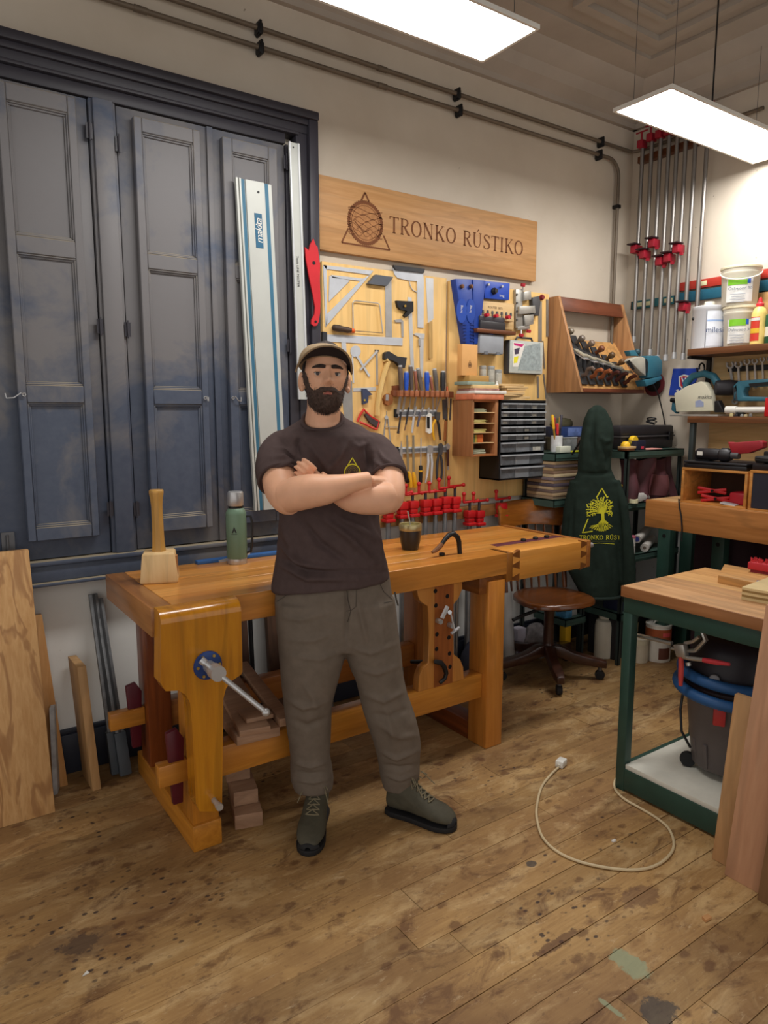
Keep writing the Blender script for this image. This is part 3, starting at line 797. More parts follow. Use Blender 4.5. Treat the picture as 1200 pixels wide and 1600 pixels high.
# ------------------------------------------------------------------ under the bench
OFF = wood((172,136,108), (148,112,86), 'x', 1.0, .6, 0, .25)
def zb(x, y): return (340 + x / 4.571, 930 + y / 4.571)
def board(label, c, u, v, L, W, T, m, name='wood_offcut', cat='offcut', group='offcuts under the bench'):
    u = Vector(u).normalized(); v = Vector(v); v = (v - u * v.dot(u)).normalized(); w = u.cross(v)
    return one(name, label, cat, MB().obox(c, u, v, w, L, W, T), m, .002, group=group)
board('flat offcut lying across the two bench stretchers, topmost of the pile', (1.02, 2.50, .392), (.20, 1, 0), (1, 0, 0), .66, .11, .022, OFF)
board('short offcut block on the front bench stretcher under the vise handle', (1.0, 2.27, .413), (1, -.1, 0), (0, 1, 0), .10, .10, .016, OFF)
board('narrow offcut stick lying on the stretchers behind the man\'s leg', (1.13, 2.50, .392), (.16, 1, 0), (1, 0, 0), .64, .05, .03, OFF)
board('offcut plank beneath the flat one, resting on both stretchers', (1.00, 2.50, .363), (.08, 1, 0), (1, 0, 0), .62, .16, .034, OFF)
board('lowest offcut block on the floor beside the vise chop', (.985, 2.36, .028), (.3, 1, 0), (1, 0, 0), .26, .10, .055, OFF)
board('offcut block stacked second on the floor beside the vise chop', (1.0, 2.44, .085), (.25, 1, 0), (1, 0, 0), .30, .09, .055, OFF)
board('offcut block topmost of the floor stack beside the vise chop', (1.0, 2.50, .142), (.25, 1, 0), (1, 0, 0), .26, .09, .055, OFF)
DKB = wood((96,68,50), (72,50,36), 'z', 1.0, .6, 0, .4)
def leanz(label, x0, x1, z1, y0, y1, m, T=.025, z0=0.0, cat='board', name='leaning_board', group=None):
    """board standing on the floor at y0 and leaning back to y1 at height z1"""
    return one(name, label, cat, MB().prism([(x0, y0, z0), (x0, y0 + T, z0), (x0, y1 + T, z1), (x0, y1, z1)], (x1 - x0, 0, 0)), m, .002, group=group)
leanz('wide rough-sawn dark board leaning on the wall behind the bench', 1.37, 1.56, .72, 2.90, 2.965, DKB, .035)
leanz('narrow dark board leaning on the wall nearest the vise behind the bench', 1.16, 1.27, .72, 2.90, 2.965, wood((84,58,44),(64,44,34),'z',1.0,.6,0,.4))
one('steel_pipe', 'thin black pipe standing behind the bench between dark boards', 'pipe', MB().cyl((1.30, 2.96, 0), (1.31, 3.02, .80), .011), BLACK)
one('aluminium_disc', 'grey round duct leaning behind the bench beside the rough board', 'duct', MB().lathe([(.05,0),(.052,.01),(.052,.74),(.05,.75)], (1.66, 2.94, 0), n=20), mat((150,150,150), .4, .5), 0)
# ================================================================== the man with folded arms
from mathutils.bvhtree import BVHTree
def PR(p):
    q = Vector(p) - CAM; d = q.dot(FW)
    return CX + FPX * q.dot(RT) / d, CY - FPX * q.dot(UP) / d
def remesh(mb, voxel, smooth_it=2, fac=.5):
    me = bpy.data.meshes.new('tmp'); me.from_pydata(mb.v, [], mb.f); me.validate()
    ob = bpy.data.objects.new('tmp', me); COL.objects.link(ob)
    md = ob.modifiers.new('r', 'REMESH'); md.mode = 'VOXEL'; md.voxel_size = voxel; md.use_smooth_shade = True
    if smooth_it:
        sm = ob.modifiers.new('s', 'SMOOTH'); sm.iterations = smooth_it; sm.factor = fac
    dg = bpy.context.evaluated_depsgraph_get()
    out = bpy.data.meshes.new_from_object(ob.evaluated_get(dg))
    bpy.data.objects.remove(ob); bpy.data.meshes.remove(me)
    for p in out.polygons: p.use_smooth = True
    return out
def folds(me, strokes, noise_amp=.0, nscale=6, stretch=(1,1,1)):
    """strokes: (points surveyed on the photo, half-width px, amplitude m); raised or sunk creases on the cloth"""
    n = len(me.vertices)
    co = np.empty(n * 3); me.vertices.foreach_get('co', co); co = co.reshape(-1, 3)
    no = np.empty(n * 3); me.vertices.foreach_get('normal', no); no = no.reshape(-1, 3)
    q = co - np.array(CAM); d = q @ np.array(FW)
    px = CX + FPX * (q @ np.array(RT)) / d; py = CY - FPX * (q @ np.array(UP)) / d
    face = np.clip(-(no @ np.array(FW)) * 1.6, 0, 1)
    off = np.zeros(n)
    for pts, wdt, amp in strokes:
        best = np.full(n, 1e9); along = np.zeros(n); k = len(pts) - 1
        for i in range(k):
            a = np.array(pts[i], float); b = np.array(pts[i+1], float); ab = b - a; L2 = ab @ ab
            t = np.clip(((px - a[0]) * ab[0] + (py - a[1]) * ab[1]) / L2, 0, 1)
            dd = np.hypot(px - a[0] - t * ab[0], py - a[1] - t * ab[1])
            m = dd < best; best[m] = dd[m]; along[m] = (i + t[m]) / k
        off += amp * np.exp(-(best / wdt) ** 2) * np.sin(np.clip(along, .08, .92) * PI) * face
    if noise_amp:
        for i in range(n):
            c = co[i]; off[i] += noise_amp * mnoise.fractal(Vector((c[0]*nscale*stretch[0], c[1]*nscale*stretch[1], c[2]*nscale*stretch[2])), 1.0, 2.0, 3)
    co = co + no * off[:, None]
    me.vertices.foreach_set('co', co.ravel()); me.update()
    return me
def hring(px0, px1, py, D, dep, n=28, ex=2.3, tilt=0.0, dback=None, ft=0.0):
    """horizontal cloth/body ring: left and right limits on the photo, depth half-size in metres"""
    a = PD(px0, py, D); b = PD(px1, py, D); c = (a + b) / 2; hw = (b - a).length / 2
    out = []
    for j in range(n):
        t = 2 * PI * j / n; cc, ss = math.cos(t), math.sin(t)
        x = hw * math.copysign(abs(cc) ** (2 / ex), cc); y = (dep if ss < 0 else (dback or dep)) * math.copysign(abs(ss) ** (2 / ex), ss)
        out.append(c + RT * x + FH * y + V(0, 0, tilt * x / hw + ft * y / dep))
    return out
SKIN = mat((226,172,138), .5, 0, .07, 14, spec=.35); SKIN.name = 'skin'
_b = SKIN.node_tree.nodes['Principled BSDF']; _b.inputs['Subsurface Weight'].default_value = .12; _b.inputs['Subsurface Radius'].default_value = (.012, .005, .003); _b.inputs['Subsurface Scale'].default_value = .6
HAIR = mat((52,40,35), .6, 0, .5, 110, bump=1.0)
SHIRT = mat((78,64,62), .85, 0, .10, 40, spec=.15)
TROU = mat((108,97,86), .85, 0, .10, 26, spec=.15)
man = thing('person', 'man with folded arms in dark brown t-shirt, grey-brown work trousers, boots and beige cap', 'person')
TD = 2.42                                # trunk distance
# ---- head form
HC = PD(508, 589, 2.395)
yawh, pit = R(11), R(9)
hF = (-FH * math.cos(yawh) + RT * math.sin(yawh)).normalized()      # where the face points
hR = Vector((0,0,1)).cross(hF).normalized() * -1.0
hR = hF.cross(Vector((0,0,1))).normalized() * -1.0
if hR.dot(RT) < 0: hR = -hR
hU = Vector((0,0,1))
hF2 = (hF * math.cos(pit) + hU * math.sin(pit)).normalized(); hU2 = (hU * math.cos(pit) - hF * math.sin(pit)).normalized()
roll = R(-2.0)
hR2 = hR * math.cos(roll) + hU2 * math.sin(roll); hU3 = hU2 * math.cos(roll) - hR * math.sin(roll)
def HW(x, y, z): return HC + hR2 * x + hF2 * y + hU3 * z
def gs(d, s): return math.exp(-(d / s) ** 2)
def headpt(x, y, z, skin=True):
    """unit direction -> head surface point (local)"""
    a, b, c = .0745, .096, .114
    X, Y, Z = x * a, y * b, z * c
    low = max(0.0, -Z - .005)
    X *= 1 - 1.9 * low - 14 * low * low * .2
    if Y < 0: Y *= 1 - 2.2 * low
    if Y > 0:
        Y = .90 * Y + .008 * (1 if y > .3 else y / .3)
        ax = abs(X)
        Y += .006 * gs(Z - .014, .010) * gs(ax - .022, .030)                     # brow
        Y -= .013 * gs(Z + .004, .013) * gs(ax - .031, .015)                     # sockets
        Y += .004 * gs(Z + .022, .018) * gs(ax - .043, .016)                     # cheekbones
        # nose
        if Z < .02 and Z > -.06:
            t = min(1, max(0, (.016 - Z) / .052)); hgt = .007 + .028 * t ** 1.15
            if Z < -.036: hgt *= max(0, 1 - (-.036 - Z) / .012)
            Y += hgt * gs(X, .0065 + .0055 * t)
            Y += .007 * gs(Z + .034, .008) * gs(ax - .013, .006)
        Y += .006 * gs(Z + .0600, .0045) * gs(X, .021) + .007 * gs(Z + .0705, .0050) * gs(X, .018) - .003 * gs(Z + .0655, .002) * gs(X, .022)
        Y += .010 * gs(Z + .098, .016) * gs(X, .024)                             # chin
    return X, Y, Z
def sphere_dirs(nu, nv):
    for i in range(nv + 1):
        ph = PI * i / nv
        for j in range(nu):
            th = 2 * PI * j / nu
            yield math.sin(ph) * math.cos(th), math.sin(ph) * math.sin(th), math.cos(ph)
NU, NV = 120, 84
dirs = list(sphere_dirs(NU, NV))
hp = [headpt(*d) for d in dirs]
def grid_faces(nu, nv): return [(i*nu+j, (i+1)*nu+j, (i+1)*nu+(j+1) % nu, i*nu+(j+1) % nu) for i in range(nv) for j in range(nu)]
GF = grid_faces(NU, NV)
body = MB()
def headmesh(mb):
    vs = [HW(*p) for p in hp]; top, bot = vs[0], vs[-1]
    inner = [vs[i*NU + j] for i in range(1, NV) for j in range(NU)]
    fs = [(i*NU+j, (i+1)*NU+j, (i+1)*NU+(j+1) % NU, i*NU+(j+1) % NU) for i in range(NV - 2) for j in range(NU)]
    T = len(inner); inner += [top, bot]
    for j in range(NU):
        fs.append((T, j, (j+1) % NU)); fs.append((T + 1, (NV-2)*NU + (j+1) % NU, (NV-2)*NU + j))
    mb.add(inner, fs)
headmesh(body)
for s in (-1, 1):                        # ears
    c = HW(s * .0785, -.006, -.018); rot = Matrix((hR2, hF2, hU3)).transposed()
    body.ell(c, (.009, .019, .033), rot=rot @ Matrix.Rotation(R(-10), 3, 'X') @ Matrix.Rotation(R(s * 24), 3, 'Z'))
    body.ell(HW(s * .0765, .004, -.042), (.008, .010, .011))
# ---- neck, trunk, arms (one skin)
body.tube([HW(0, -.030, -.03), HW(0, -.032, -.10), PD(504, 655, TD), PD(506, 672, TD + .005), PD(508, 700, TD)], [.058, .057, .060, .066, .08], 20)
body.loft([hring(452, 556, 672, TD, .07), hring(432, 590, 690, TD, .09), hring(432, 588, 740, TD, .10), hring(446, 584, 800, TD, .105), hring(446, 586, 880, TD, .10), hring(448, 590, 940, TD, .10), hring(470, 580, 985, TD, .08)])
body.tube([PD(485, 960, TD), PD(484, 1080, 2.40), PD(487, 1195, 2.43), PD(487, 1218, 2.44)], [.075, .058, .042, .04], 14)
body.tube([PD(575, 960, TD), PD(598, 1080, 2.42), PD(620, 1195, 2.47), PD(621, 1215, 2.475)], [.075, .058, .042, .04], 14)
def cr4(P, k=5):
    """smooth run of (x, y, D, radius) stations"""
    out = []
    for i in range(len(P) - 1):
        q = [np.array(P[j], float) for j in (max(0, i-1), i, i+1, min(len(P)-1, i+2))]
        for j in range(k):
            t = j / k; out.append(.5 * (2*q[1] + (q[2]-q[0])*t + (2*q[0]-5*q[1]+4*q[2]-q[3])*t*t + (3*q[1]-q[0]-3*q[2]+q[3])*t**3))
    out.append(np.array(P[-1], float)); return out
def softtube(mb, pts, n=36, k=5):
    C4 = cr4(pts, k); mb.tube([PD(a[0], a[1], a[2]) for a in C4], [float(a[3]) for a in C4], n)
def limb(pts): softtube(body, pts)
# his right arm (left in the picture): upper arm forward, forearm across
limb([(443,702,2.41,.050),(437,720,2.37,.060),(437,745,2.31,.058),(441,765,2.26,.057),(450,778,2.22,.054),(458,783,2.20,.046)])
limb([(450,776,2.215,.052),(466,771,2.19,.055),(488,767,2.175,.053),(508,765,2.17,.048),(526,761,2.17,.040),(545,756,2.18,.0315),(562,752,2.195,.0275),(576,750,2.21,.027)])
# his left arm: forearm behind the other
limb([(592,706,2.42,.046),(600,724,2.38,.050),(606,745,2.33,.0525),(608,765,2.285,.0525),(606,779,2.255,.050),(602,784,2.24,.042)])
limb([(608,777,2.25,.049),(596,779,2.235,.052),(578,780,2.225,.050),(560,781,2.225,.045),(543,779,2.235,.038),(524,768,2.25,.031),(508,755,2.25,.028),(497,747,2.245,.027)])
# his left hand, fingers lying on the other upper arm
def finger(pts, r): body.tube([PD(*p) for p in pts], [r, r, r * .98, r * .92, r * .72], 10)
body.tube([PD(503,752,2.25), PD(497,750,2.246), PD(491,747,2.242)], [.024, .027, .025], 12, flat=.62)
for (ox, oy, L, r_) in ((8, -9, .86, .0068), (0, 0, 1.0, .0073), (-7, 8.5, .98, .0073), (-13, 16, .84, .0066)):
    X0, Y0 = 489 + ox * .6, 741 + oy * .8
    finger([(X0, Y0, 2.240), (X0 - 9*L, Y0 - 9*L, 2.232), (X0 - 15*L, Y0 - 13.5*L, 2.236), (X0 - 21*L, Y0 - 17.5*L, 2.248), (X0 - 24.5*L, Y0 - 19*L, 2.258)], r_)
finger([(502,748,2.262),(497,741,2.275),(492,737,2.282),(488,735,2.285),(485,734,2.285)], .0085)
# his right hand, tucked under the other upper arm
body.tube([PD(574,750,2.212), PD(583,751,2.235), PD(591,752,2.262), PD(597,753,2.285)], [.025, .030, .032, .030], 12, flat=.55)
for k, (dy, L) in enumerate(((-9, .9), (-3, 1.0), (3, .95), (9, .75))):
    x, y = 596, 753 + dy
    finger([(x,y,2.285),(x+5*L,y,2.32),(x+7*L,y+1,2.35),(x+7*L,y+2,2.375),(x+7*L,y+2,2.39)], .0078)
finger([(584,756,2.25),(588,762,2.265),(590,767,2.275),(591,771,2.285),(591,774,2.29)], .0085)
bm_ = remesh(body, .0030, 2, .5)
part('body', bm_, SKIN, man)
# ---- beard, hair from the same head form
def zline(ax):
    P = [(0,-.044),(.014,-.044),(.026,-.046),(.036,-.052),(.045,-.050),(.054,-.036),(.061,-.010),(.075,.03)]
    for (a, za), (b, zb_) in zip(P, P[1:]):
        if ax <= b: return za + (zb_ - za) * (ax - a) / (b - a)
    return .03
def shell(fn, keep=-.0035):
    vs = []; ofs = []
    for dct, p in zip(dirs, hp):
        o = fn(*p); ofs.append(o); nrm = Vector((dct[0]/.0745, dct[1]/.096, dct[2]/.114)).normalized()
        vs.append(HW(*(Vector(p) + nrm * o)))
    fs = [f for f in GF if max(ofs[i] for i in f) > keep]
    used = sorted({i for f in fs for i in f}); mp_ = {u: k for k, u in enumerate(used)}
    mb = MB(); mb.add([vs[i] for i in used], [tuple(mp_[i] for i in f) for f in fs]); return mb
def beardf(x, y, z):
    ax = abs(x)
    if y < -.022: return -.006
    k = min(1, max(0, (zline(ax) - z) / .012))
    back = min(1, (y + .022) / .012)
    lip = (x / .0165) ** 2 + ((z + .0690) / .0046) ** 2
    if lip < 1.5 and y > 0: k *= max(0, min(1, (lip - .7) / .8))
    th = .0022 + .0085 * min(1, max(0, (-.05 - z) / .05)) + .0065 * gs(z + .0535, .0075) * gs(ax - .013, .020)
    th += .007 * gs(z + .088, .026) * gs(ax - .036, .020)
    if z < -.10: th += .003
    nz = mnoise.noise(Vector((x * 320, y * 320, z * 120))) * .0022
    return -.005 + k * back * (th + .005 + nz)
BEARD = mat((84,66,57), .6, 0, .5, 120, bump=1.0)
bd_ = shell(beardf); rb = random.Random(9)
cand = [(d_, p) for d_, p in zip(dirs, hp) if p[1] > -.018 and -.118 < p[2] < .02 and p[2] < zline(abs(p[0])) + .004 and not ((p[0] / .017) ** 2 + ((p[2] + .069) / .0052) ** 2 < 1)]
for k_ in range(1500):                   # short hairs lying down and outward
    d_, p = cand[rb.randrange(len(cand))]
    nrm = Vector((d_[0]/.0745, d_[1]/.096, d_[2]/.114)).normalized(); p = Vector(p) + Vector((rb.uniform(-.0015,.0015), 0, rb.uniform(-.0015,.0015)))
    o_ = max(beardf(*p), -.0005); b0 = p + nrm * (o_ - .001); L_ = rb.uniform(.005, .010) * (1.0 if o_ > .002 else .55)
    tip = b0 + (nrm * .35 + Vector((p[0] * 3 + rb.uniform(-.3,.3), .1, -1))).normalized() * L_
    bd_.tube([HW(*b0), HW(*((b0 + tip) / 2 + nrm * .0008)), HW(*tip)], [.00055, .00045, .0001], 3, caps=False)
part('beard', bd_, BEARD, man, sharp=80)
def hairf(x, y, z):
    k = 1.0 if (y < -.012 and z > -.055) or z > .05 else 0.0
    if abs(x) > .05 and -.012 <= y < .035 and z > .012 - .25 * y: k = 1.0
    return -.005 + k * (.0085 + mnoise.noise(Vector((x * 260, y * 260, z * 90))) * .0015)
part('hair', shell(hairf), HAIR, man, sharp=80)
def surf(x, z):
    """front of the face at local x, z"""
    best = min((p for p in hp if p[1] > 0), key=lambda p: (p[0] - x) ** 2 + (p[2] - z) ** 2)
    return best[1]
for s in (-1, 1):
    pts = []
    for t in range(8):
        u = t / 7; x = s * (.0095 + .040 * u); z = .0125 + .005 * math.sin(u * PI * .62) - .0045 * u * u
        pts.append(HW(x, surf(x, z) - .0005, z))
    part('eyebrow', MB().tube(pts, [.0052,.0070,.0074,.0072,.0064,.0055,.0042,.0022], 8, flat=.9), HAIR, man)
    ex = .0305 * s; ec = HW(ex, surf(ex, -.004) - .0058, -.0045)
    eye = part('eye', MB().ell(ec, .0130, 20, 14), mat((196,180,170), .3, 0, 0), man)
    g = (-FH + V(0,0,-.02)).normalized()
    part('iris', MB().lathe([(.0062,.0114),(.0056,.0126),(.001,.0132)], ec, g, 16), mat((44,28,20), .2, 0, 0), eye)
    # lids: two skin shells leaving a slit
    for (a0, a1, nm, mt) in ((20, 100, 'upper_eyelid', SKIN), (-100, -34, 'lower_eyelid', SKIN)):
        rings = []
        for i in range(7):
            el = R(a0 + (a1 - a0) * i / 6); rg = []
            for j in range(13):
                az = R(-80 + 160 * j / 12)
                rg.append(ec + (g * math.cos(el) * math.cos(az) + RT * math.cos(el * .92) * math.sin(az) + V(0,0,1) * math.sin(el)) * .0141)
            rings.append(rg)
        part(nm, MB().loft(rings, caps=False, closed=False), mt, eye)
    part('eyelashes', MB().tube([ec + (g * math.cos(R(20)) * math.cos(R(a)) + RT * math.sin(R(a)) + V(0,0,1) * math.sin(R(20)) * math.cos(R(a * .8))) * .0144 for a in range(-62, 63, 12)], .0011, 5), HAIR, eye)
lipm = mat((176,104,92), .45, 0, .08, 30)
lp = MB()
for zc, hh, wd_ in ((-.0655, .0022, .015), (-.0715, .0036, .015)):
    lp.tube([HW(x, surf(x, zc) + .0008, zc + .0012 * math.cos(x * 180)) for x in np.linspace(-wd_, wd_, 9)], [.0008, hh*.6, hh*.9, hh, hh*.95, hh, hh*.9, hh*.6, .0008], 8)
part('lips', lp, lipm, man)
# ---- cap
BEIGE = mat((150,128,98), .85, 0, .16, 70, bump=.3); CAPD = mat((26,22,26), .8, 0, .1, 20)
cp = MB(); rings = []
for i in range(9):
    t = i / 8; z = .043 + .060 * math.sin(t * PI / 2); k = math.cos(t * PI / 2) ** .55 if t < 1 else .02
    rings.append([HW(.0825 * k * math.cos(a) - .007, -.006 + .1035 * k * math.sin(a), z + (.004 * math.sin(a) - .012 * max(0, -math.sin(a))) * (1 - t)) for a in [2 * PI * j / 40 for j in range(40)]])
cp.loft(rings)
cap = part('cap', cp, BEIGE, man, sharp=60)
def brimpt(u, v, dz=0):
    th = R(90 - 80 * u); x0, y0 = .083 * math.cos(th), -.006 + .1035 * math.sin(th)
    x = x0 * (1 + .13 * v); y = y0 + (.058 * (1 - abs(u) ** 2.6) + .014) * v
    z = .048 + .012 * v * (1 - abs(u) ** 2) - .022 * v * abs(u) ** 2.0 - .020 * abs(u) ** 2
    return HW(x - .007, y, z + dz)
NU2 = 29; us = [-1 + 2 * i / (NU2 - 1) for i in range(NU2)]; vv = [0, .25, .5, .75, .95, 1]
part('brim', MB().loft([[brimpt(u, v, .0042) for u in us] for v in vv], caps=False, closed=False), BEIGE, cap)
part('brim_underside', MB().loft([[brimpt(u, v) for u in us] for v in vv], caps=False, closed=False), CAPD, cap, label='dark underside of the cap brim')
part('brim_edge', MB().tube([brimpt(u, 1, .002) for u in us], .0035, 8), BEIGE, cap)
part('cap_button', MB().ell(HW(-.007, -.006, .104), (.008, .008, .005)), BEIGE, cap)
for k in range(6):
    a = k * PI / 3 + PI / 6
    part('seam', MB().tube([HW(.083 * math.cos(t * PI / 2) ** .55 * math.cos(a) - .007, -.006 + .104 * math.cos(t * PI / 2) ** .55 * math.sin(a), .044 + .0605 * math.sin(t * PI / 2)) for t in (0.02, .2, .4, .6, .8, .97)], .0012, 5), BEIGE, cap)
# ---- t-shirt
sh = MB()
sh.loft([hring(473, 535, 656, TD, .066, ft=.034), hring(465, 544, 660, TD, .080, ft=.026), hring(446, 566, 668, TD, .094, ft=.012), hring(430, 588, 680, TD, .110), hring(418, 604, 702, TD, .122), hring(421, 602, 730, TD, .130), hring(430, 597, 770, TD, .132),
         hring(436, 594, 808, TD, .128), hring(434, 600, 855, TD, .126, tilt=.0), hring(428, 607, 893, TD, .130, tilt=.012), hring(425, 609, 908, TD, .132, tilt=.020), hring(426, 608, 913, TD, .128, tilt=.021)])
def sleeve(pts, n=22):
    softtube(sh, pts)
sleeve([(462,690,2.42,.045),(445,697,2.415,.060),(436,710,2.395,.068),(433,725,2.365,.073),(435,741,2.325,.074),(437,750,2.302,.0725)])
sleeve([(570,694,2.42,.045),(585,700,2.415,.055),(595,712,2.40,.059),(601,725,2.375,.0615),(605,738,2.345,.063),(607,746,2.327,.0625)])
tm = remesh(sh, .006, 3, .5)
SHF = [([(480,690),(500,715),(520,745)], 7, .007), ([(545,688),(530,715),(505,745)], 6, .006), ([(430,700),(450,705),(468,718)], 4, .007), ([(425,715),(445,715),(466,726)], 3.5, .006), ([(418,730),(440,726),(462,722)], 3.5, .006),
       ([(470,672),(462,695),(468,718)], 5, -.007), ([(572,690),(578,715),(577,745)], 5, -.008), ([(590,700),(600,718),(618,728)], 4, .005), ([(585,720),(600,733),(622,738)], 4, .005),
       ([(500,805),(540,835),(585,880)], 7, .010), ([(515,800),(560,825),(598,850)], 6, .008), ([(440,810),(455,850),(470,900)], 8, .007), ([(436,850),(470,880),(540,895)], 6, .010), ([(432,880),(480,905),(560,905)], 5, .008), ([(575,810),(590,850),(600,890)], 6, .008), ([(460,800),(500,850),(560,890)], 7, -.008), ([(430,868),(480,893),(600,893)], 4, -.007), ([(550,690),(560,700),(575,690)], 5, .005)]
folds(tm, [(p, w_ * .8, a_ * 2.3) for p, w_, a_ in SHF], .006, 6)
shirt = part('t_shirt', tm, SHIRT, man)
tr_ = BVHTree.FromPolygons([v.co.copy() for v in tm.vertices], [tuple(p.vertices) for p in tm.polygons])
def on(tree, x, y, lift=.002):
    d = _ray(x, y).normalized(); h = tree.ray_cast(CAM, d)
    return (h[0] - d * lift) if h[0] is not None else None
def drape(tree, pts, wpx, lift=.002, sub=6):
    """ribbon printed on cloth along a line"""
    P = []
    for (a, b) in zip(pts, pts[1:]):
        for k in range(sub): P.append((a[0] + (b[0]-a[0]) * k / sub, a[1] + (b[1]-a[1]) * k / sub))
    P.append(pts[-1]); mb = MB(); row = []
    for i, p in enumerate(P):
        a = P[max(0, i-1)]; b = P[min(len(P)-1, i+1)]; L = math.hypot(b[0]-a[0], b[1]-a[1]) or 1
        nx, ny = -(b[1]-a[1]) / L * wpx / 2, (b[0]-a[0]) / L * wpx / 2
        u, w = on(tree, p[0]+nx, p[1]+ny, lift), on(tree, p[0]-nx, p[1]-ny, lift)
        if u is None or w is None:
            if len(row) > 2: mb.add(row, [(i*2, i*2+1, i*2+3, i*2+2) for i in range(len(row)//2 - 1)])
            row = []; continue
        row += [u, w]
    if len(row) > 2: mb.add(row, [(i*2, i*2+1, i*2+3, i*2+2) for i in range(len(row)//2 - 1)])
    return mb
def merge(*ms):
    o = MB()
    for m in ms: o.add(m.v, m.f)
    return o
LIME = mat((206,200,40), .6, 0, .05, 20)
cc = (550.6, 738)
circ = [(cc[0] + 12 * math.cos(a), cc[1] + 12.5 * math.sin(a)) for a in [i * PI / 14 for i in range(29)]]
pr_ = merge(drape(tr_, circ, 2.0, sub=2), drape(tr_, [(543.5,727),(550.6,715.5),(557.5,727)], 1.6), drape(tr_, [(541,746),(535,757),(566,757),(560,746)], 1.5))
part('chest_print', pr_, LIME, shirt, label='yellow-green ring and triangle print on the chest')
pr_ = merge(*[drape(tr_, [(cc[0] + r_ * math.cos(a), cc[1] + r_ * math.sin(a)) for a in [i * PI / 10 for i in range(21)]], .8, sub=1) for r_ in (9, 6.5, 4)])
part('chest_print', pr_, mat((128,116,60), .7), shirt)
part('collar_band', MB().tube(hring(473, 535, 656, TD, .067, 44, ft=.034), .0075, 10, closed=True), SHIRT, shirt)
def cuff(p0, p1, r_, col=SHIRT):
    a, b = PD(*p0), PD(*p1); d = (b - a).normalized(); u = d.cross(FH).normalized(); w = d.cross(u)
    part('sleeve_hem', MB().tube([b + (u * math.cos(t) + w * math.sin(t)) * r_ for t in [2 * PI * j / 40 for j in range(40)]], .0055, 8, closed=True), col, shirt)
cuff((435,741,2.325), (437,750,2.302), .069); cuff((605,738,2.345), (607,746,2.327), .0600)
# ---- trousers
tr = MB()
tr.loft([hring(430, 608, 898, TD, .105, tilt=.008), hring(430, 612, 925, TD, .115), hring(431, 618, 955, TD, .12), hring(433, 622, 985, TD, .115), hring(437, 624, 1008, TD, .10)])
def lr(rows): tr.loft([hring(a, b, y, D, (b - a) / 2 / 458 * k) for y, a, b, D, k in rows])
lr([(935,430,540,2.42,1.0),(980,433,541,2.41,1.0),(1021,437,540,2.40,1.05),(1048,440,532,2.40,1.1),(1080,444,524,2.395,1.1),(1111,447,518,2.40,1.12),(1150,451,516,2.41,1.1),(1180,454,515,2.42,1.1),(1200,453,519,2.425,1.08),(1215,454,521,2.425,1.05),(1232,460,520,2.42,1.0)])
lr([(935,515,617,2.42,1.0),(980,524,623,2.415,1.0),(1021,541,628,2.415,1.05),(1060,556,632,2.42,1.1),(1090,564,638,2.425,1.1),(1120,573,649,2.435,1.1),(1145,580,656,2.45,1.05),(1165,586,658,2.46,1.05),(1192,592,656,2.475,1.05),(1212,595,654,2.48,1.05),(1230,599,648,2.48,1.0)])
pm_ = remesh(tr, .0065, 4, .5)
TF = [([(430,960),(470,968),(520,955)], 5, .006), ([(540,905),(543,950),(540,1010)], 4, -.009), ([(520,990),(490,1000),(445,1000)], 5, .006), ([(535,1015),(500,1030),(450,1025)], 5, .006), ([(545,1010),(580,1020),(625,1005)], 5, .006), ([(556,930),(566,970),(575,1010)], 5, .009), ([(590,930),(596,970),(600,1000)], 5, .006), ([(448,1090),(475,1105),(512,1095)], 5, .008), ([(450,1120),(480,1135),(514,1120)], 6, -.007), ([(470,1060),(490,1090),(500,1130)], 6, .006),
      ([(452,1190),(485,1198),(518,1188)], 4, .008), ([(454,1205),(485,1210),(520,1205)], 3, -.008), ([(458,1218),(490,1222),(520,1216)], 3, .007), ([(570,1085),(600,1095),(636,1080)], 5, .008), ([(575,1115),(610,1120),(645,1105)], 5, -.006), ([(560,1045),(590,1052),(628,1040)], 5, .006), ([(590,1130),(625,1150),(655,1150)], 6, .008), ([(595,1175),(620,1185),(655,1172)], 4, .008), ([(596,1195),(625,1202),(655,1195)], 4, -.009), ([(600,1210),(625,1218),(650,1210)], 3, .007), ([(600,1100),(612,1140),(618,1180)], 6, .007)]
folds(pm_, [(p, w_ * .85, a_ * 1.5) for p, w_, a_ in TF], .006, 5, (1,1,.8))
trs = part('trousers', pm_, TROU, man)
tt = BVHTree.FromPolygons([v.co.copy() for v in pm_.vertices], [tuple(p.vertices) for p in pm_.polygons])
SEAM = mat((70,62,54), .9)
for ln, w_ in (([(541,906),(543,935),(548,955),(543,972)], 1.0), ([(541,955),(550,953),(556,948),(558,910)], .8), ([(432,940),(445,932),(460,918)], 1.0), ([(590,905),(600,925),(617,940)], 1.0), ([(600,942),(621,938)], 1.2)):
    sm_ = drape(tt, ln, w_)
    if sm_.f: part('seam', sm_, SEAM, trs)
part('zip_pull', MB().tube([PD(617,925,TD-.045), PD(619,936,TD-.055), PD(622,946,TD-.05)], .003, 6), SEAM, trs)
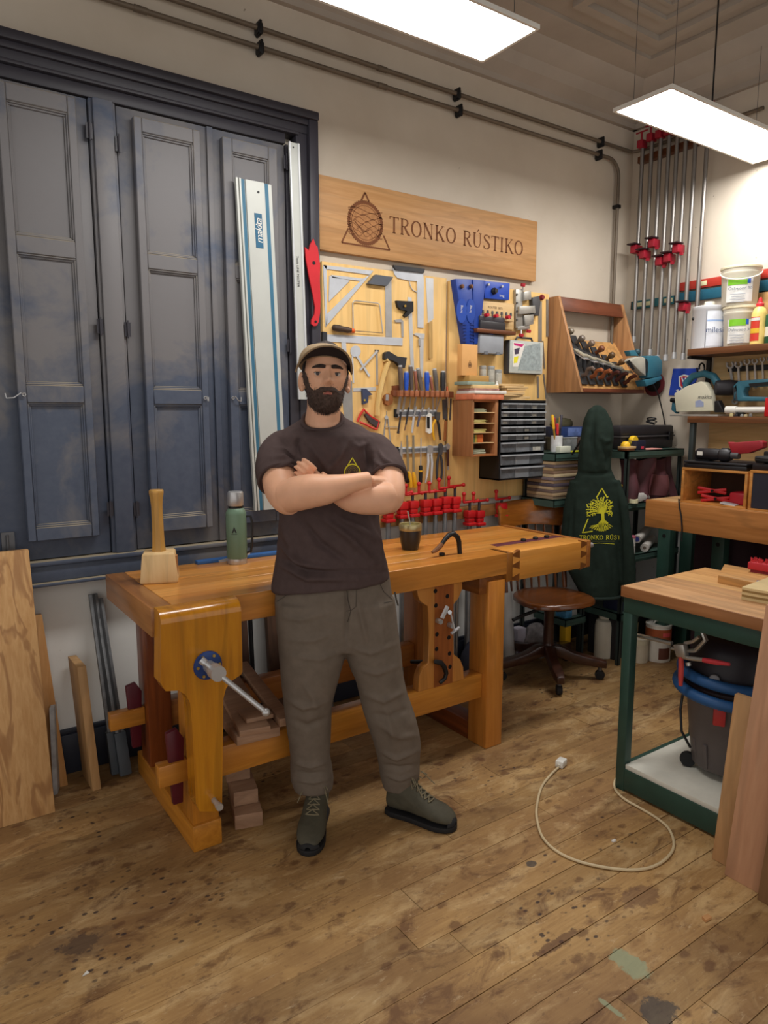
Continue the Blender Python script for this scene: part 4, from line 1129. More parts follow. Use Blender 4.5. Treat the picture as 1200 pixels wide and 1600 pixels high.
# ---- boots
OLIVE = mat((74,70,56), .75, 0, .18, 22, bump=.3); SOLE = mat((26,25,26), .7, 0, .15, 20); LACE = mat((120,110,86), .8)
def boot(heel, toe, label):
    heel = Vector(heel); toe = Vector(toe); heel.z = toe.z = 0
    ux = (toe - heel).normalized(); uy = Vector((0,0,1)).cross(ux); L = (toe - heel).length; s = L / .292
    def B(x, y, z): return heel + ux * x * s + uy * y + V(0, 0, z)
    secs = [(.002,.020,.030,.085),(.012,.034,.028,.125),(.04,.040,.026,.165),(.075,.041,.026,.172),(.105,.042,.026,.160),(.135,.044,.026,.128),(.165,.047,.026,.106),(.20,.050,.026,.088),(.235,.050,.026,.076),(.262,.044,.026,.064),(.282,.031,.026,.050),(.290,.014,.028,.038)]
    mb = MB(); rings = []
    for x, w, z0, z1 in secs:
        rg = []
        for j in range(20):
            t = 2 * PI * j / 20; c_, s_ = math.cos(t), math.sin(t)
            y = w * math.copysign(abs(c_) ** .75, c_); zc = (z0 + z1) / 2; h = (z1 - z0) / 2
            if s_ > 0: y *= 1 - .35 * s_ * min(1, (z1 - .05) / .09)
            rg.append(B(x, y, zc + h * math.copysign(abs(s_) ** .8, s_)))
        rings.append(rg)
    mb.loft(rings)
    me = remesh(mb, .005, 2, .5); folds(me, [], .002, 18)
    o = part('boot', me, OLIVE, man, label=label)
    so = MB(); out = []
    prof = [(-.004,.016),(0,.030),(.03,.042),(.08,.041),(.12,.041),(.17,.048),(.21,.053),(.24,.052),(.27,.043),(.29,.026),(.297,.008)]
    out = [B(x, w * .95, 0) for x, w in prof] + [B(x, -w * .95, 0) for x, w in prof[::-1]]
    so.prism(out, (0, 0, .021))
    part('sole', so, SOLE, o, .004)
    part('toe_cap', MB().loft([[B(x, w * math.cos(t), .024 + h * math.sin(t)) for t in [PI * j / 12 for j in range(13)]] for x, w, h in ((.276,.0385,.024),(.284,.032,.022),(.291,.023,.018),(.2965,.010,.011))], caps=False, closed=False), SOLE, o)
    bt = BVHTree.FromPolygons([v.co.copy() for v in me.vertices], [tuple(p.vertices) for p in me.polygons])
    def top(x, y):
        h = bt.ray_cast(B(x, y, .4), Vector((0,0,-1))); return (h[0] + V(0,0,.003)) if h[0] is not None else B(x, y, .12)
    lc = MB(); xs = [.105, .122, .139, .156, .173, .19]
    for i, x in enumerate(xs):
        w = .018 + .004 * i * .3
        lc.tube([top(x, -w), top(x + .006, -w * .4) + V(0,0,.002), top(x + .006, w * .4) + V(0,0,.002), top(x, w)], .0025, 6)
        if i < len(xs) - 1:
            lc.tube([top(x, -w), top((x + xs[i+1]) / 2, 0) + V(0,0,.004), top(xs[i+1], w)], .0022, 6); lc.tube([top(x, w), top((x + xs[i+1]) / 2, 0) + V(0,0,.006), top(xs[i+1], -w)], .0022, 6)
    k0 = top(.10, 0) + V(0,0,.006)
    for s_ in (-1, 1):
        lc.tube([k0, k0 + ux*.02 + uy*s_*.03 + V(0,0,.008), k0 + ux*.045 + uy*s_*.05 + V(0,0,-.012), k0 + ux*.03 + uy*s_*.045 + V(0,0,-.03), k0 + ux*.01 + uy*s_*.02 + V(0,0,-.004)], .002, 6)
        lc.tube([k0, k0 + ux*.035 + uy*s_*.035 + V(0,0,.0), k0 + ux*.075 + uy*s_*.055 + V(0,0,-.045)], .002, 6)
    part('laces', lc, LACE, o)
    part('ankle_collar', MB().tube([B(.055 + .047 * math.cos(t), .034 * math.sin(t), .160 - .012 * math.cos(t) * -1) for t in [2 * PI * j / 20 for j in range(20)]], .010, 8, closed=True), SOLE, o)
    part('tongue', MB().obox(top(.112, 0) + V(0,0,.02), ux * .5 + V(0,0,-1), uy, ux, .06, .05, .01), OLIVE, o, .004)
    return o
lt = PZ(481, 1338, 0); d_ = (-FH - RT * .06).normalized()
boot(lt - d_ * .292, lt, 'olive hiking boot pointing at the viewer')
boot(PZ(606, 1266, 0), PZ(711, 1297, 0), 'olive hiking boot turned to the right')
# ================================================================== things on the back wall
zA = lambda x, y: (500 + x / 6, 400 + y / 6)
zBq = lambda x, y: (690 + x / 4.706, 420 + y / 4.706)
zC = lambda x, y: (540 + x / 6.667, 560 + y / 6.667)
zD = lambda x, y: (480 + x / 3, 380 + y / 3)
zE = lambda x, y: (840 + x / 3.333, 420 + y / 3.333)
zFq = lambda x, y: (850 + x / 6, 450 + y / 6)
UX, UZ = Vector((1,0,0)), Vector((0,0,1))
# ---- guide rail and straightedge against the shutters
TEAL = mat((54,106,132), .5, 0, .08, 10)
RAILW = mat((186,188,182), .45, .15, .05, 6)
gr = thing('saw_guide_rail', 'long white saw guide rail with teal strips leaning on the right shutter', 'guide rail')
YG = 2.925
c00, c10, c01, c11 = PY(367.5,277,YG), PY(425,290,YG), PY(398,798,YG), PY(441,789,YG)
wr = (c10.x - c00.x); ang = (c01.x - c00.x)
def gpt(s, t): # s across 0..1, t down 0..1
    x = (c00.x + (c01.x - c00.x) * t) + wr * s; z = c00.z + (c01.z - c00.z) * t; return Vector((x, YG, z))
def gband(s0, s1, y0, y1, t0=0.0, t1=1.0):
    return MB().prism([gpt(s0,t0) + V(0,y0,0), gpt(s1,t0) + V(0,y0,0), gpt(s1,t1) + V(0,y0,0), gpt(s0,t1) + V(0,y0,0)], (0, y1 - y0, 0))
part('plate', gband(0, 1, .006, .012), RAILW, gr)
part('ridge', gband(0, .055, -.006, .006), RAILW, gr)
part('ridge', gband(.09, .135, -.006, .006), RAILW, gr)
part('teal_strip', gband(.145, .25, .004, .006), TEAL, gr)
part('raised_bed', gband(.27, .78, -.002, .006), RAILW, gr)
part('teal_strip', gband(.79, .90, .004, .006), TEAL, gr)
t0, t1 = (320 - 280) / 520, (385 - 280) / 520
part('logo_plate', gband(.455, .66, -.0035, -.002, .092, .192), mat((38,92,122), .5), gr)
uu = (gpt(.5, .09) - gpt(.5, .2)).normalized()
part('lettering', text_mb('makita', .043, gpt(.56, .142) + V(0,-.004,0), uu, uu.cross(V(0,1,0)) * (1 if uu.cross(V(0,1,0)).x < 0 else -1), .0006, shear=.25, sp=.9), WHITEP, gr)
for t in (.03, .97): part('hole', MB().cyl(gpt(.60 if t < .5 else .75, t) + V(0,-.0022,0), gpt(.60 if t < .5 else .75, t) + V(0,-.004,0), .005, n=12), BLACK, gr)
se = thing('straightedge', 'narrow aluminium straightedge leaning on the right edge of the window casing', 'ruler')
YS = 2.945
a0, a1, b0, b1 = PY(451,221,YS), PY(466,224,YS), PY(466,624,YS), PY(484,621,YS)
def sband(s0, s1, y0, y1):
    w = .055
    return MB().prism([(a0.x + w*s0, YS + y0, a0.z), (a0.x + w*s1, YS + y0, a0.z), (b0.x + w*s1, YS + y0, b0.z), (b0.x + w*s0, YS + y0, b0.z)], (0, y1 - y0, 0))
part('bar', sband(0, 1, 0, .006), RAILW, se); part('ridge', sband(0, .12, -.005, 0), ALU, se); part('ridge', sband(.78, .92, -.004, 0), ALU, se)
part('hole', MB().cyl((a0.x + .022, YS - .0005, a0.z - .02), (a0.x + .022, YS + .001, a0.z - .02), .004, n=10), BLACK, se)
uu = (a0 - b0).normalized() * -1
part('printed_name', text_mb('Tools LINE MASTER', .016, PY(464, 424, YS) + V(.004,-.001,0), uu, V(1,0,0) * 1, .0004), BLACK, se)
# red push stick hanging on the casing
ps = thing('push_stick', 'red plastic push stick hanging on the dark casing beside the sign', 'push stick')
q = lambda x, y: (170 + x / 3.636, 150 + y / 3.636)
YR = 2.952
part('body', MB().wpoly([q(*p) for p in [(1110,860),(1132,880),(1140,845),(1158,812),(1172,850),(1182,860),(1196,960),(1194,1050),(1198,1150),(1196,1230),(1188,1285),(1178,1305),(1160,1308),(1146,1295),(1148,1272),(1165,1240),(1168,1200),(1155,1130),(1132,1020),(1116,930)]], YR, .008), mat((196,40,48), .4, 0, .06), ps)
for p, r_ in (((1160,950), .008), ((1170,1283), .006)):
    h = PY(*q(*p), YR); part('hole', MB().cyl((h.x, YR - .008, h.z), (h.x, YR - .0095, h.z), r_, n=12), BLACK, ps)
# ---- carved sign
YSG = 3.018
sx0, sx1 = (PY(498,272,YSG).x + PY(500,390,YSG).x) / 2, (PY(839,346,YSG).x + PY(838,440,YSG).x) / 2
sz1, sz0 = (PY(498,272,YSG).z + PY(839,346,YSG).z) / 2, (PY(500,390,YSG).z + PY(838,440,YSG).z) / 2
sg = thing('sign_board', 'oak name board with burnt emblem and lettering above the tool wall', 'sign')
part('board', MB().box(sx0, sx1, YSG, YSG + .03, sz0, sz1), wood((196,150,100), (178,130,80), 'x', 1.3, .5, 0, .25), sg, .003)
BURN = mat((112,66,36), .8, 0, .1, 30)
qs = lambda x, y: PY(520 + x / 6.667, 290 + y / 6.667, YSG)
OS = Vector((0, YSG, 0))
def P2(p): return (p.x, p.z)
em = MB()
cen = qs(340, 390); rad = (qs(340, 155).z - qs(340, 620).z) / 2
n_t = 56
gear = []
for i in range(n_t * 4 + 1):
    a = 2 * PI * i / (n_t * 4); gear.append((cen.x + rad * .92 * math.cos(a), cen.z + rad * .92 * math.sin(a)))
stroke(em, gear, [rad * (.20 if (i // 2) % 2 else .13) for i in range(len(gear))], OS, UX, UZ)
disc2(em, (cen.x, cen.z), rad * .78, OS, UX, UZ, 48, r0=rad * .75)
ap, bl, br_ = qs(335, 72), qs(92, 597), qs(592, 668)
zb0 = (bl.z + br_.z) / 2
tri = [(ap.x, ap.z), (bl.x, zb0), (br_.x, zb0)]
def lerp(a, b, t): return (a[0] + (b[0]-a[0]) * t, a[1] + (b[1]-a[1]) * t)
stroke(em, [tri[0], lerp(tri[0], tri[1], .16)], .010, OS, UX, UZ); stroke(em, [tri[0], lerp(tri[0], tri[2], .16)], .010, OS, UX, UZ)
stroke(em, [lerp(tri[0], tri[1], .72), tri[1]], .009, OS, UX, UZ); stroke(em, [lerp(tri[0], tri[2], .74), tri[2]], .009, OS, UX, UZ); stroke(em, [tri[1], tri[2]], .008, OS, UX, UZ)
rn = random.Random(3)
for k in range(9):                       # carved landscape lines in the disc
    zz_ = cen.z + rad * (.55 - .14 * k); hw = math.sqrt(max(.01, (.72 * rad) ** 2 - (zz_ - cen.z) ** 2))
    stroke(em, [(cen.x - hw + 2 * hw * t / 14, zz_ + .008 * math.sin(t * (.5 + .2 * k) + k)) for t in range(15)], .003, OS, UX, UZ)
stroke(em, [(cen.x - rad * .6, cen.z + .0), (cen.x - rad * .1, cen.z - .045), (cen.x + rad * .2, cen.z - .03)], .006, OS, UX, UZ)
part('emblem_ground', disc2(MB(), (cen.x, cen.z), rad * .86, OS, UX, UZ, 48, .0004), mat((168,118,74), .8, 0, .2, 60), sg)
part('emblem', em, BURN, sg, label='burnt round emblem in a triangle')
# serif capitals, unit height
TH, TN = .135, .05
def glyph(ch):
    L = []
    bar = lambda x0, y0, x1, y1, w: L.append(([(x0, y0), (x1, y1)], w))
    serif = lambda x, y: L.append(([(x - .11, y), (x + .11, y)], TN))
    if ch == 'T': bar(.30,0,.30,1,TH); bar(0,.975,.60,.975,TN); bar(.02,1,.02,.84,TN); bar(.58,1,.58,.84,TN); serif(.30,.02); w = .60
    elif ch == 'R':
        bar(.12,0,.12,1,TH); serif(.12,.02); bar(.02,.98,.3,.98,TN)
        L.append(([(.12,.975),(.34,.975),(.46,.90),(.50,.77),(.45,.62),(.33,.53),(.12,.51)], [TN,TN,.10,.13,.10,TN,TN])); L.append(([(.28,.52),(.42,.25),(.55,.04),(.66,.02)], [TH,TH,TH,TN])); w = .64
    elif ch == 'O': L.append(([(.34 + .30 * math.cos(a), .5 + .48 * math.sin(a)) for a in [i * PI / 14 for i in range(29)]], [TN + .085 * abs(math.cos(i * PI / 14)) for i in range(29)])); w = .70
    elif ch == 'N': bar(.12,0,.12,1,TN); bar(.60,0,.60,1,TN); bar(.10,1,.60,.02,TH); serif(.12,.02); serif(.60,.98); bar(.0,.98,.14,.98,TN); w = .74
    elif ch == 'K': bar(.12,0,.12,1,TH); serif(.12,.02); serif(.12,.98); bar(.14,.42,.56,.98,TN); bar(.26,.58,.60,.02,TH); serif(.55,.98); serif(.62,.02); w = .70
    elif ch in 'UÚ':
        L.append(([(.12,.98),(.12,.3),(.18,.1),(.34,.02),(.50,.1),(.56,.3),(.56,.98)], [TH,TH,.10,TN,TN,TN,TN])); serif(.12,.98); serif(.56,.98); w = .70
        if ch == 'Ú': bar(.33,1.10,.46,1.24,.07)
    elif ch == 'S': L.append(([(.46,.80),(.40,.93),(.26,.98),(.12,.92),(.08,.78),(.16,.64),(.34,.50),(.47,.36),(.47,.18),(.38,.05),(.24,.02),(.12,.06),(.05,.22)], [TN,TN,TN,.09,.12,.13,TH,.13,.12,.08,TN,TN,TN])); bar(.46,.74,.46,.97,.04); bar(.05,.03,.05,.26,.04); w = .54
    elif ch == 'I': bar(.14,0,.14,1,TH); serif(.14,.02); serif(.14,.98); w = .30
    else: w = .34
    return L, w
def serif_text(txt, o, u, v, width, height):
    tot = sum(glyph(c)[1] + .10 for c in txt) - .10
    sx = width / tot; x = 0; mb = MB()
    for c in txt:
        L, w = glyph(c)
        for pts, ww in L:
            stroke(mb, [((x + a) * sx, b * height) for a, b in pts], [q_ * (sx + height) / 2 for q_ in ww] if isinstance(ww, list) else ww * (sx + height) / 2, o, u, v)
        x += w + .10
    return mb
xs_, xe_ = PY(608.5, 352, YSG).x, PY(817, 386, YSG).x
zt_, zb_ = PY(612, 340, YSG).z, PY(612, 364.5, YSG).z
zt2_, zb2_ = PY(806, 374, YSG).z, PY(806, 397, YSG).z
zb_ = (zb_ + zb2_) / 2; zt_ = (zt_ + zt2_) / 2
tw = lambda t: sum(glyph(c)[1] + .10 for c in t)
k_ = (xe_ - xs_) / (tw('TRONKO RÚSTIKO') - .10)
part('lettering', serif_text('TRONKO', (xs_, YSG, zb_), UX, UZ, (tw('TRONKO') - .10) * k_, zt_ - zb_), BURN, sg)
part('lettering', serif_text('RÚSTIKO', (xs_ + tw('TRONKO ') * k_, YSG, zb_), UX, UZ, (tw('RÚSTIKO') - .10) * k_, zt_ - zb_), BURN, sg)

# ---- plywood tool boards
YT = 3.026
pb = lambda name, x0, x1, z0, z1, lab: one(name, lab, 'board', MB().box(x0, x1, YT, WY - .002, z0, z1), PLY('z'), .002)
bx0 = PY(503, 408, YT).x; bx1 = PY(698, 432, YT).x; bx2 = PY(703, 437, YT).x; bx3 = PY(858, 462, YT).x
pb('tool_board', bx0, bx1, 1.00, PY(503, 408, YT).z, 'yellow plywood tool board carrying the squares and chisels')
pb('tool_board', bx2, bx3, 1.00, PY(780, 449, YT).z, 'yellow plywood tool board carrying the blue jigs and parts drawers')
rail = one('wall_rail', 'pale wooden rail along the wall below the tool boards behind the clamps', 'rail', MB().box(1.75, 3.0, 3.0, WY, .90, .965), OAK('x'), .003)
GREYT = mat((196,200,206), .42, .2, .06, 20)
def tool(name, label, cat, parts):
    t = thing(name, label, cat)
    for nm, mb, m in parts: part(nm, mb, m, t)
    return t
def A(pts): return [zA(*p) for p in pts]
def C_(pts): return [zC(*p) for p in pts]
def B_(pts): return [zBq(*p) for p in pts]
tool('rafter_square', 'large slotted aluminium rafter square at the top left of the tool board', 'square', [
    ('body', MB().wpoly(A([(25,85),(495,140),(465,178),(425,172),(75,125),(55,128)]), YT, .005).wpoly(A([(25,85),(58,90),(62,640),(48,662)]), YT, .005).wpoly(A([(465,178),(400,212),(62,545),(50,662)]), YT, .005).wpoly(A([(100,178),(400,212),(380,235),(112,205)]), YT, .005).wpoly(A([(85,185),(275,232),(78,430)]), YT, .005), GREYT)])
tool('mitre_square', 'steel try square with dark slanted stock beside the rafter square', 'square', [
    ('stock', MB().wpoly(A([(430,265),(500,180),(665,203),(605,287)]), YT, .022), mat((92,96,104), .45, .3)), ('blade', MB().wpoly(A([(607,285),(665,208),(672,762),(612,757)]), YT, .004), STEEL)])
h0, h1 = PY(*zA(115, 668), YT - .02), PY(*zA(290, 698), YT - .02)
d = (h1 - h0); Ld = d.length
tool('coping_saw', 'coping saw with brown grip hanging under the rafter square', 'saw', [
    ('frame', MB().tube([PY(*zA(*p), YT - .012) for p in [(312,700),(307,440),(318,424),(335,420),(540,442),(556,452),(562,475),(588,716)]], .0028, 8), STEEL),
    ('blade', MB().wbar(zA(300, 700), zA(592, 722), YT - .012, .003, .001), DSTEEL),
    ('handle', MB().lathe([(.006,0),(.015,.008),(.0165,Ld*.35),(.013,Ld*.6),(.0145,Ld*.85),(.011,Ld)], h0, d, 14), mat((74,58,46), .5)),
    ('ferrule', MB().cyl(h1, h1 + d.normalized() * .018, .011, n=12), mat((224,96,32), .45))])
tool('framing_square', 'wide steel framing square hung level above the man\'s cap', 'square', [
    ('blade', MB().wpoly(A([(55,735),(772,768),(770,842),(55,802)]), YT, .004), GREYT), ('stock', MB().wpoly(A([(10,712),(50,718),(50,812),(10,806)]), YT, .018), mat((44,46,50), .5)), ('tongue', MB().wpoly(A([(198,808),(240,812),(245,900),(205,900)]), YT, .004), GREYT)])
tool('adjustable_square', 'aluminium square with black top edge and curved brace on the tool board', 'square', [
    ('edge', MB().wpoly(A([(672,90),(965,125),(960,162),(692,132)]), YT, .016), mat((46,46,50), .5)), ('body', MB().wpoly(A([(675,110),(692,132),(960,162),(968,240),(905,238),(830,232),(722,208),(692,172)]), YT, .006).wpoly(A([(905,238),(968,240),(965,676),(912,670)]), YT, .006), GREYT),
    ('brace', MB().tube([PY(*zA(*p), YT - .003) for p in [(838,238),(845,275),(865,315),(915,345)]], .004, 6, flat=.6), GREYT)])
tool('pull_saw', 'grey pull saw blade with pale handle at the right of the squares', 'saw', [('blade', MB().wpoly(A([(990,203),(1062,212),(1062,590),(1010,632)]), YT, .002), ALU), ('handle', MB().wpoly(A([(1005,628),(1036,610),(1040,960),(1012,962)]), YT, .016), wood((214,176,112), (196,156,92), 'z'))])
tool('combination_square', 'combination square with black head and long steel rule', 'square', [('rule', MB().wpoly(A([(820,385),(856,390),(880,1075),(850,1075)]), YT, .003), ALU), ('head', MB().wpoly(A([(700,422),(857,430),(858,520),(788,580),(770,560),(800,520),(740,505),(712,478)]), YT, .018), BLACK), ('lock_knob', MB().cyl(PY(*zA(800, 468), YT - .018), PY(*zA(800, 468), YT - .026), .006, n=10), mat((190,150,70), .3, .9))])
tool('small_caliper', 'short steel caliper between the black combination square and the try square', 'caliper', [('beam', MB().wpoly(A([(755,600),(778,605),(780,762),(762,760)]), YT, .004), STEEL), ('jaw', MB().wpoly(A([(692,600),(760,592),(760,622),(700,622)]), YT, .008), STEEL)])
tool('vernier_caliper', 'steel vernier caliper hanging right of the long rule', 'caliper', [('beam', MB().wpoly(A([(930,745),(968,748),(962,1140),(938,1140)]), YT, .004), ALU), ('jaw', MB().wpoly(A([(872,735),(895,722),(975,728),(972,775),(935,775),(912,755)]), YT, .006), ALU), ('slide', MB().wpoly(A([(918,780),(936,785),(936,850),(922,842)]), YT, .008), STEEL)])
ax = [(585,915),(605,898),(625,898),(700,945),(788,955),(770,1052),(735,1045),(695,1000),(640,975),(600,975),(583,965)]
hx = [zA(610, 972), zC(440, 40), zC(395, 180), zC(352, 370), zC(330, 500), zC(330, 596)]
tool('hatchet', 'hatchet with black head and pale curved wooden handle', 'hatchet', [('head', MB().wpoly(A(ax), YT - .004, .026), mat((54,54,58), .5, .3)), ('handle', MB().tube([PY(*p, YT - .018) for p in hx], [.018,.0185,.017,.0165,.017,.019], 10, flat=.75), wood((226,194,130), (210,172,104), 'z', 1.0, .5, .1))])
tool('protractor', 'steel protractor with swinging arm beside the man\'s cap', 'protractor', [('dial', MB().wpoly([zA(330 + 48 * math.cos(a), 895 + 55 * math.sin(a)) for a in [i * PI / 8 for i in range(16)]], YT, .004), GREYT), ('arm', MB().wbar(zA(340, 930), zA(462, 1128), YT - .004, .012, .003), GREYT), ('arm', MB().wbar(zA(300, 900), zA(312, 1190), YT, .008, .003), GREYT)])
tool('angle_finder', 'thin steel angle finder lying across the protractor arm', 'angle finder', [('blade', MB().wbar(zA(375, 1068), zA(535, 890), YT - .008, .010, .003), ALU)])
tool('steel_rule', 'upright steel rule left of the hatchet handle', 'ruler', [('rule', MB().wbar(zA(530, 880), zC(327, 278), YT, .011, .003), STEEL), ('hook', MB().wpoly(A([(512,880),(548,882),(548,896),(512,894)]), YT, .006), DSTEEL)])
tool('mini_square', 'small combination square with navy head below the protractor', 'square', [('rule', MB().wpoly(C_([(75,308),(315,300),(315,338),(75,345)]), YT, .003), ALU), ('head', MB().wpoly(C_([(158,316),(200,318),(262,378),(222,388),(216,462),(165,480)]), YT, .016), mat((58,66,92), .45)), ('lock_knob', MB().cyl(PY(*zC(200, 435), YT - .016), PY(*zC(200, 435), YT - .022), .005, n=10), mat((200,170,60), .4))])
tool('hand_saw', 'hand saw with red framed grip hanging behind the man\'s shoulder', 'saw', [('grip', MB().tube([PY(*zC(*p), YT - .012) for p in [(120,660),(150,590),(190,530),(215,560),(262,606),(345,655),(322,740),(270,720),(215,690),(150,665)]], .006, 8, closed=False), mat((206,50,44), .45)), ('inset', MB().wpoly(C_([(185,590),(205,575),(345,660),(322,725),(240,672)]), YT, .016), mat((72,62,62), .5)), ('blade', MB().wpoly([(530,592),(550,595),(551,660),(562,668),(540,668)], YT, .0015), mat((170,170,168), .4, .7))])
tool('wooden_gauge', 'small round wooden gauge with metal plate beside the hatchet handle', 'gauge', [('body', MB().wpoly(C_([(380,425),(395,385),(425,365),(460,385),(475,430),(462,475),(425,492),(392,475)]), YT, .020), CHERRY('z')), ('plate', MB().wpoly(C_([(418,375),(446,378),(444,440),(416,438)]), YT - .020, .002), STEEL)])
tool('dividers', 'steel dividers hanging below the wooden gauge', 'dividers', [('hinge', MB().cyl(PY(*zC(425, 615), YT), PY(*zC(425, 615), YT - .014), .010, n=14).wbar(zC(425, 545), zC(425, 600), YT, .004, .004), STEEL), ('leg', MB().wbar(zC(415, 630), zC(385, 880), YT, .007, .005), STEEL), ('leg', MB().wbar(zC(437, 630), zC(468, 920), YT, .007, .005), STEEL), ('arc', MB().wbar(zC(405, 712), zC(545, 715), YT - .005, .003, .003), STEEL)])
# ---- chisel rack and chisels
RK = wood((142,84,54), (120,66,40), 'x')
rk = thing('chisel_rack', 'red-brown wooden chisel rack on the tool board', 'rack')
part('back_plate', MB().wpoly(C_([(478,285),(556,280),(556,385),(480,375)]), YT, .018), RK, rk)
za_ = (PY(*zC(560, 345), YT - .05).z + PY(*zC(1100, 345), YT - .05).z) / 2
x0_, x1_ = PY(*zC(500, 350), YT - .03).x, PY(*zC(1130, 350), YT - .03).x
part('shelf', MB().box(x0_, x1_, YT - .028, YT, za_ - .028, za_ + .004), RK, rk, .002)
xs = [577, 632, 690, 740, 793, 848, 903, 953, 1008, 1060, 1108]
for i, (a, b) in enumerate(zip(xs[:-1], xs[1:])):
    xm = PY(*zC((a + b) / 2 - 27, 355), YT - .055).x
    part('tooth', MB().box(xm - .010, xm + .012, YT - .060, YT - .028, za_ - .028, za_ + .004), wood((176,112,76), (150,90,58), 'x'), rk, .002)
def chisel(label, top, neck, tip, col, r0, bw_, ring=True, group='chisels in the rack', rough=.45):
    t = thing('chisel', label, 'chisel', group)
    yy = YT - .045
    a, b, c_ = PY(*zC(*top), yy), PY(*zC(*neck), yy), PY(*zC(*tip), yy)
    c_.y = YT - .010
    d = (b - a); L = d.length
    part('handle', MB().lathe([(r0*.7,0),(r0,L*.06),(r0*1.06,L*.35),(r0*.95,L*.7),(r0*.75,L*.93),(r0*.7,L)], a, d, 12), mat(col, rough, 0, .2, 30), t)
    if ring: part('strike_cap', MB().cyl(a - d.normalized() * .004, a + d.normalized() * .010, r0 * .85, n=12), ALU, t)
    part('ferrule', MB().cyl(b - d.normalized() * .012, b + d.normalized() * .006, r0 * .72, n=12), STEEL, t)
    part('blade', MB().beam(b, c_, bw_, .003, (0, 1, 0)), STEEL, t)
chs = [('leftmost chisel, dark grey-brown handle, in the rack', (568,80),(580,338),(575,620),(92,78,70),.0125,.016), ('left of the two blue-handled chisels in the rack', (632,142),(632,338),(628,585),(36,84,190),.013,.014),
       ('tall dark chisel just right of the left blue one', (675,78),(690,338),(690,600),(88,76,70),.0115,.006), ('slim red-brown chisel between two dark ones', (722,125),(740,335),(752,570),(140,84,66),.009,.010),
       ('grey-handled chisel leaning left of the right blue one', (752,108),(795,340),(840,570),(104,94,86),.0115,.006), ('right of the two blue-handled chisels in the rack', (845,140),(850,345),(848,540),(36,84,190),.013,.008),
       ('slim red-brown chisel half hidden behind the right blue one', (880,185),(905,338),(955,560),(150,90,70),.008,.010), ('grey-handled chisel right of the right blue one', (925,112),(952,340),(985,570),(100,94,88),.0125,.005),
       ('fat black-handled chisel near the right end of the rack', (1015,138),(1010,345),(990,540),(44,44,46),.0145,.006)]
for c in chs: chisel(*c)
tool('awl', 'orange-handled awl at the right end of the chisel rack', 'awl', [('handle', MB().cyl(PY(*zC(1055, 292), YT - .045), PY(*zC(1062, 352), YT - .045), .006, .005, 10), mat((206,110,70), .5)), ('shaft', MB().cyl(PY(*zC(1062, 352), YT - .045), PY(*zC(1068, 510), YT - .015), .003, .002, 8), STEEL)])
tool('card_scraper', 'grey toothed steel scraper hanging at the right of the upper magnetic strip', 'scraper', [('plate', MB().wpoly(C_([(1005,430),(1050,425),(1058,638),(1012,635)]), YT, .003), DSTEEL)])
tool('plane_iron', 'slim wooden-backed steel strip at the right edge of the tool board', 'blade', [('strip', MB().wbar(zC(1040, 650), zC(1030, 860), YT, .016, .005), CHERRY('z'))])
tool('bench_rule', 'grey steel rule on the seam between the two tool boards', 'ruler', [('rule', MB().wbar(zC(1095, 420), zC(1085, 640), YT, .010, .003), DSTEEL)])
# ---- magnetic strips and what hangs on them
def mag(label, a, b):
    t = thing('magnetic_strip', label, 'tool holder')
    p, q_ = PY(*zC(*a), YT), PY(*zC(*b), YT); z = (p.z + q_.z) / 2
    part('bar', MB().box(p.x + .012, q_.x, YT - .014, YT, z - .018, z + .018), ALU, t, .002)
    part('band', MB().box(p.x + .012, q_.x, YT - .0155, YT - .014, z - .009, z + .009), mat((120,122,126), .4, .4), t)
    part('end_cap', MB().box(p.x - .008, p.x + .012, YT - .017, YT, z - .021, z + .021), BLACK, t, .004)
mag('upper magnetic strip below the chisels', (510, 570), (935, 570)); mag('lower magnetic strip above the red clamps', (520, 950), (1060, 950))
YM = YT - .018
def wb(name, label, cat, rows):
    tool(name, label, cat, [(nm, MB().wbar(zC(*a), zC(*b), YM, w, t_), m) for nm, a, b, w, t_, m in rows])
DK = mat((60,58,62), .5, .3)
wb('hex_key', 'dark slim rod at the left end of the upper magnetic strip', 'hex key', [('shaft', (575,560), (545,760), .007, .007, DK), ('ball_end', (545,755), (540,782), .010, .009, DK)])
wb('scriber', 'dark scriber second from the left on the upper magnetic strip', 'scriber', [('shaft', (655,510), (625,690), .008, .006, DK), ('tip', (625,690), (612,752), .005, .005, mat((110,84,70), .5))])
wb('palette_knife', 'pale spatula blade on the upper magnetic strip', 'spatula', [('shank', (735,500), (710,600), .008, .004, STEEL), ('blade', (710,600), (690,775), .013, .002, ALU)])
wb('marking_knife', 'short dark marking knife on the upper magnetic strip', 'knife', [('handle', (775,560), (742,712), .009, .008, mat((92,88,100), .5)), ('blade', (805,510), (775,560), .006, .003, STEEL)])
tool('utility_knife', 'white and black snap-off knife on the upper magnetic strip', 'knife', [('body', MB().wpoly(C_([(838,600),(860,570),(880,580),(884,770),(858,785),(832,768)]), YM, .014), WHITEP), ('grip', MB().wpoly(C_([(846,610),(874,610),(874,730),(848,725)]), YM - .014, .002), BLACK), ('blade', MB().wpoly(C_([(855,520),(872,505),(876,575),(852,575)]), YM - .004, .002), STEEL)])
YEL = mat((226,168,28), .45)
tool('pliers', 'black and yellow pliers on the upper magnetic strip', 'pliers', [('jaws', MB().wpoly(C_([(925,560),(975,560),(965,640),(945,655),(930,640)]), YM, .012), DSTEEL), ('handle', MB().tube([PY(*zC(*p), YM - .007) for p in [(935,640),(905,700),(908,770),(925,852)]], [.006,.0075,.007,.005], 8), YEL), ('handle', MB().tube([PY(*zC(*p), YM - .007) for p in [(955,640),(970,700),(978,770),(985,850)]], [.006,.0075,.007,.005], 8), BLACK)])
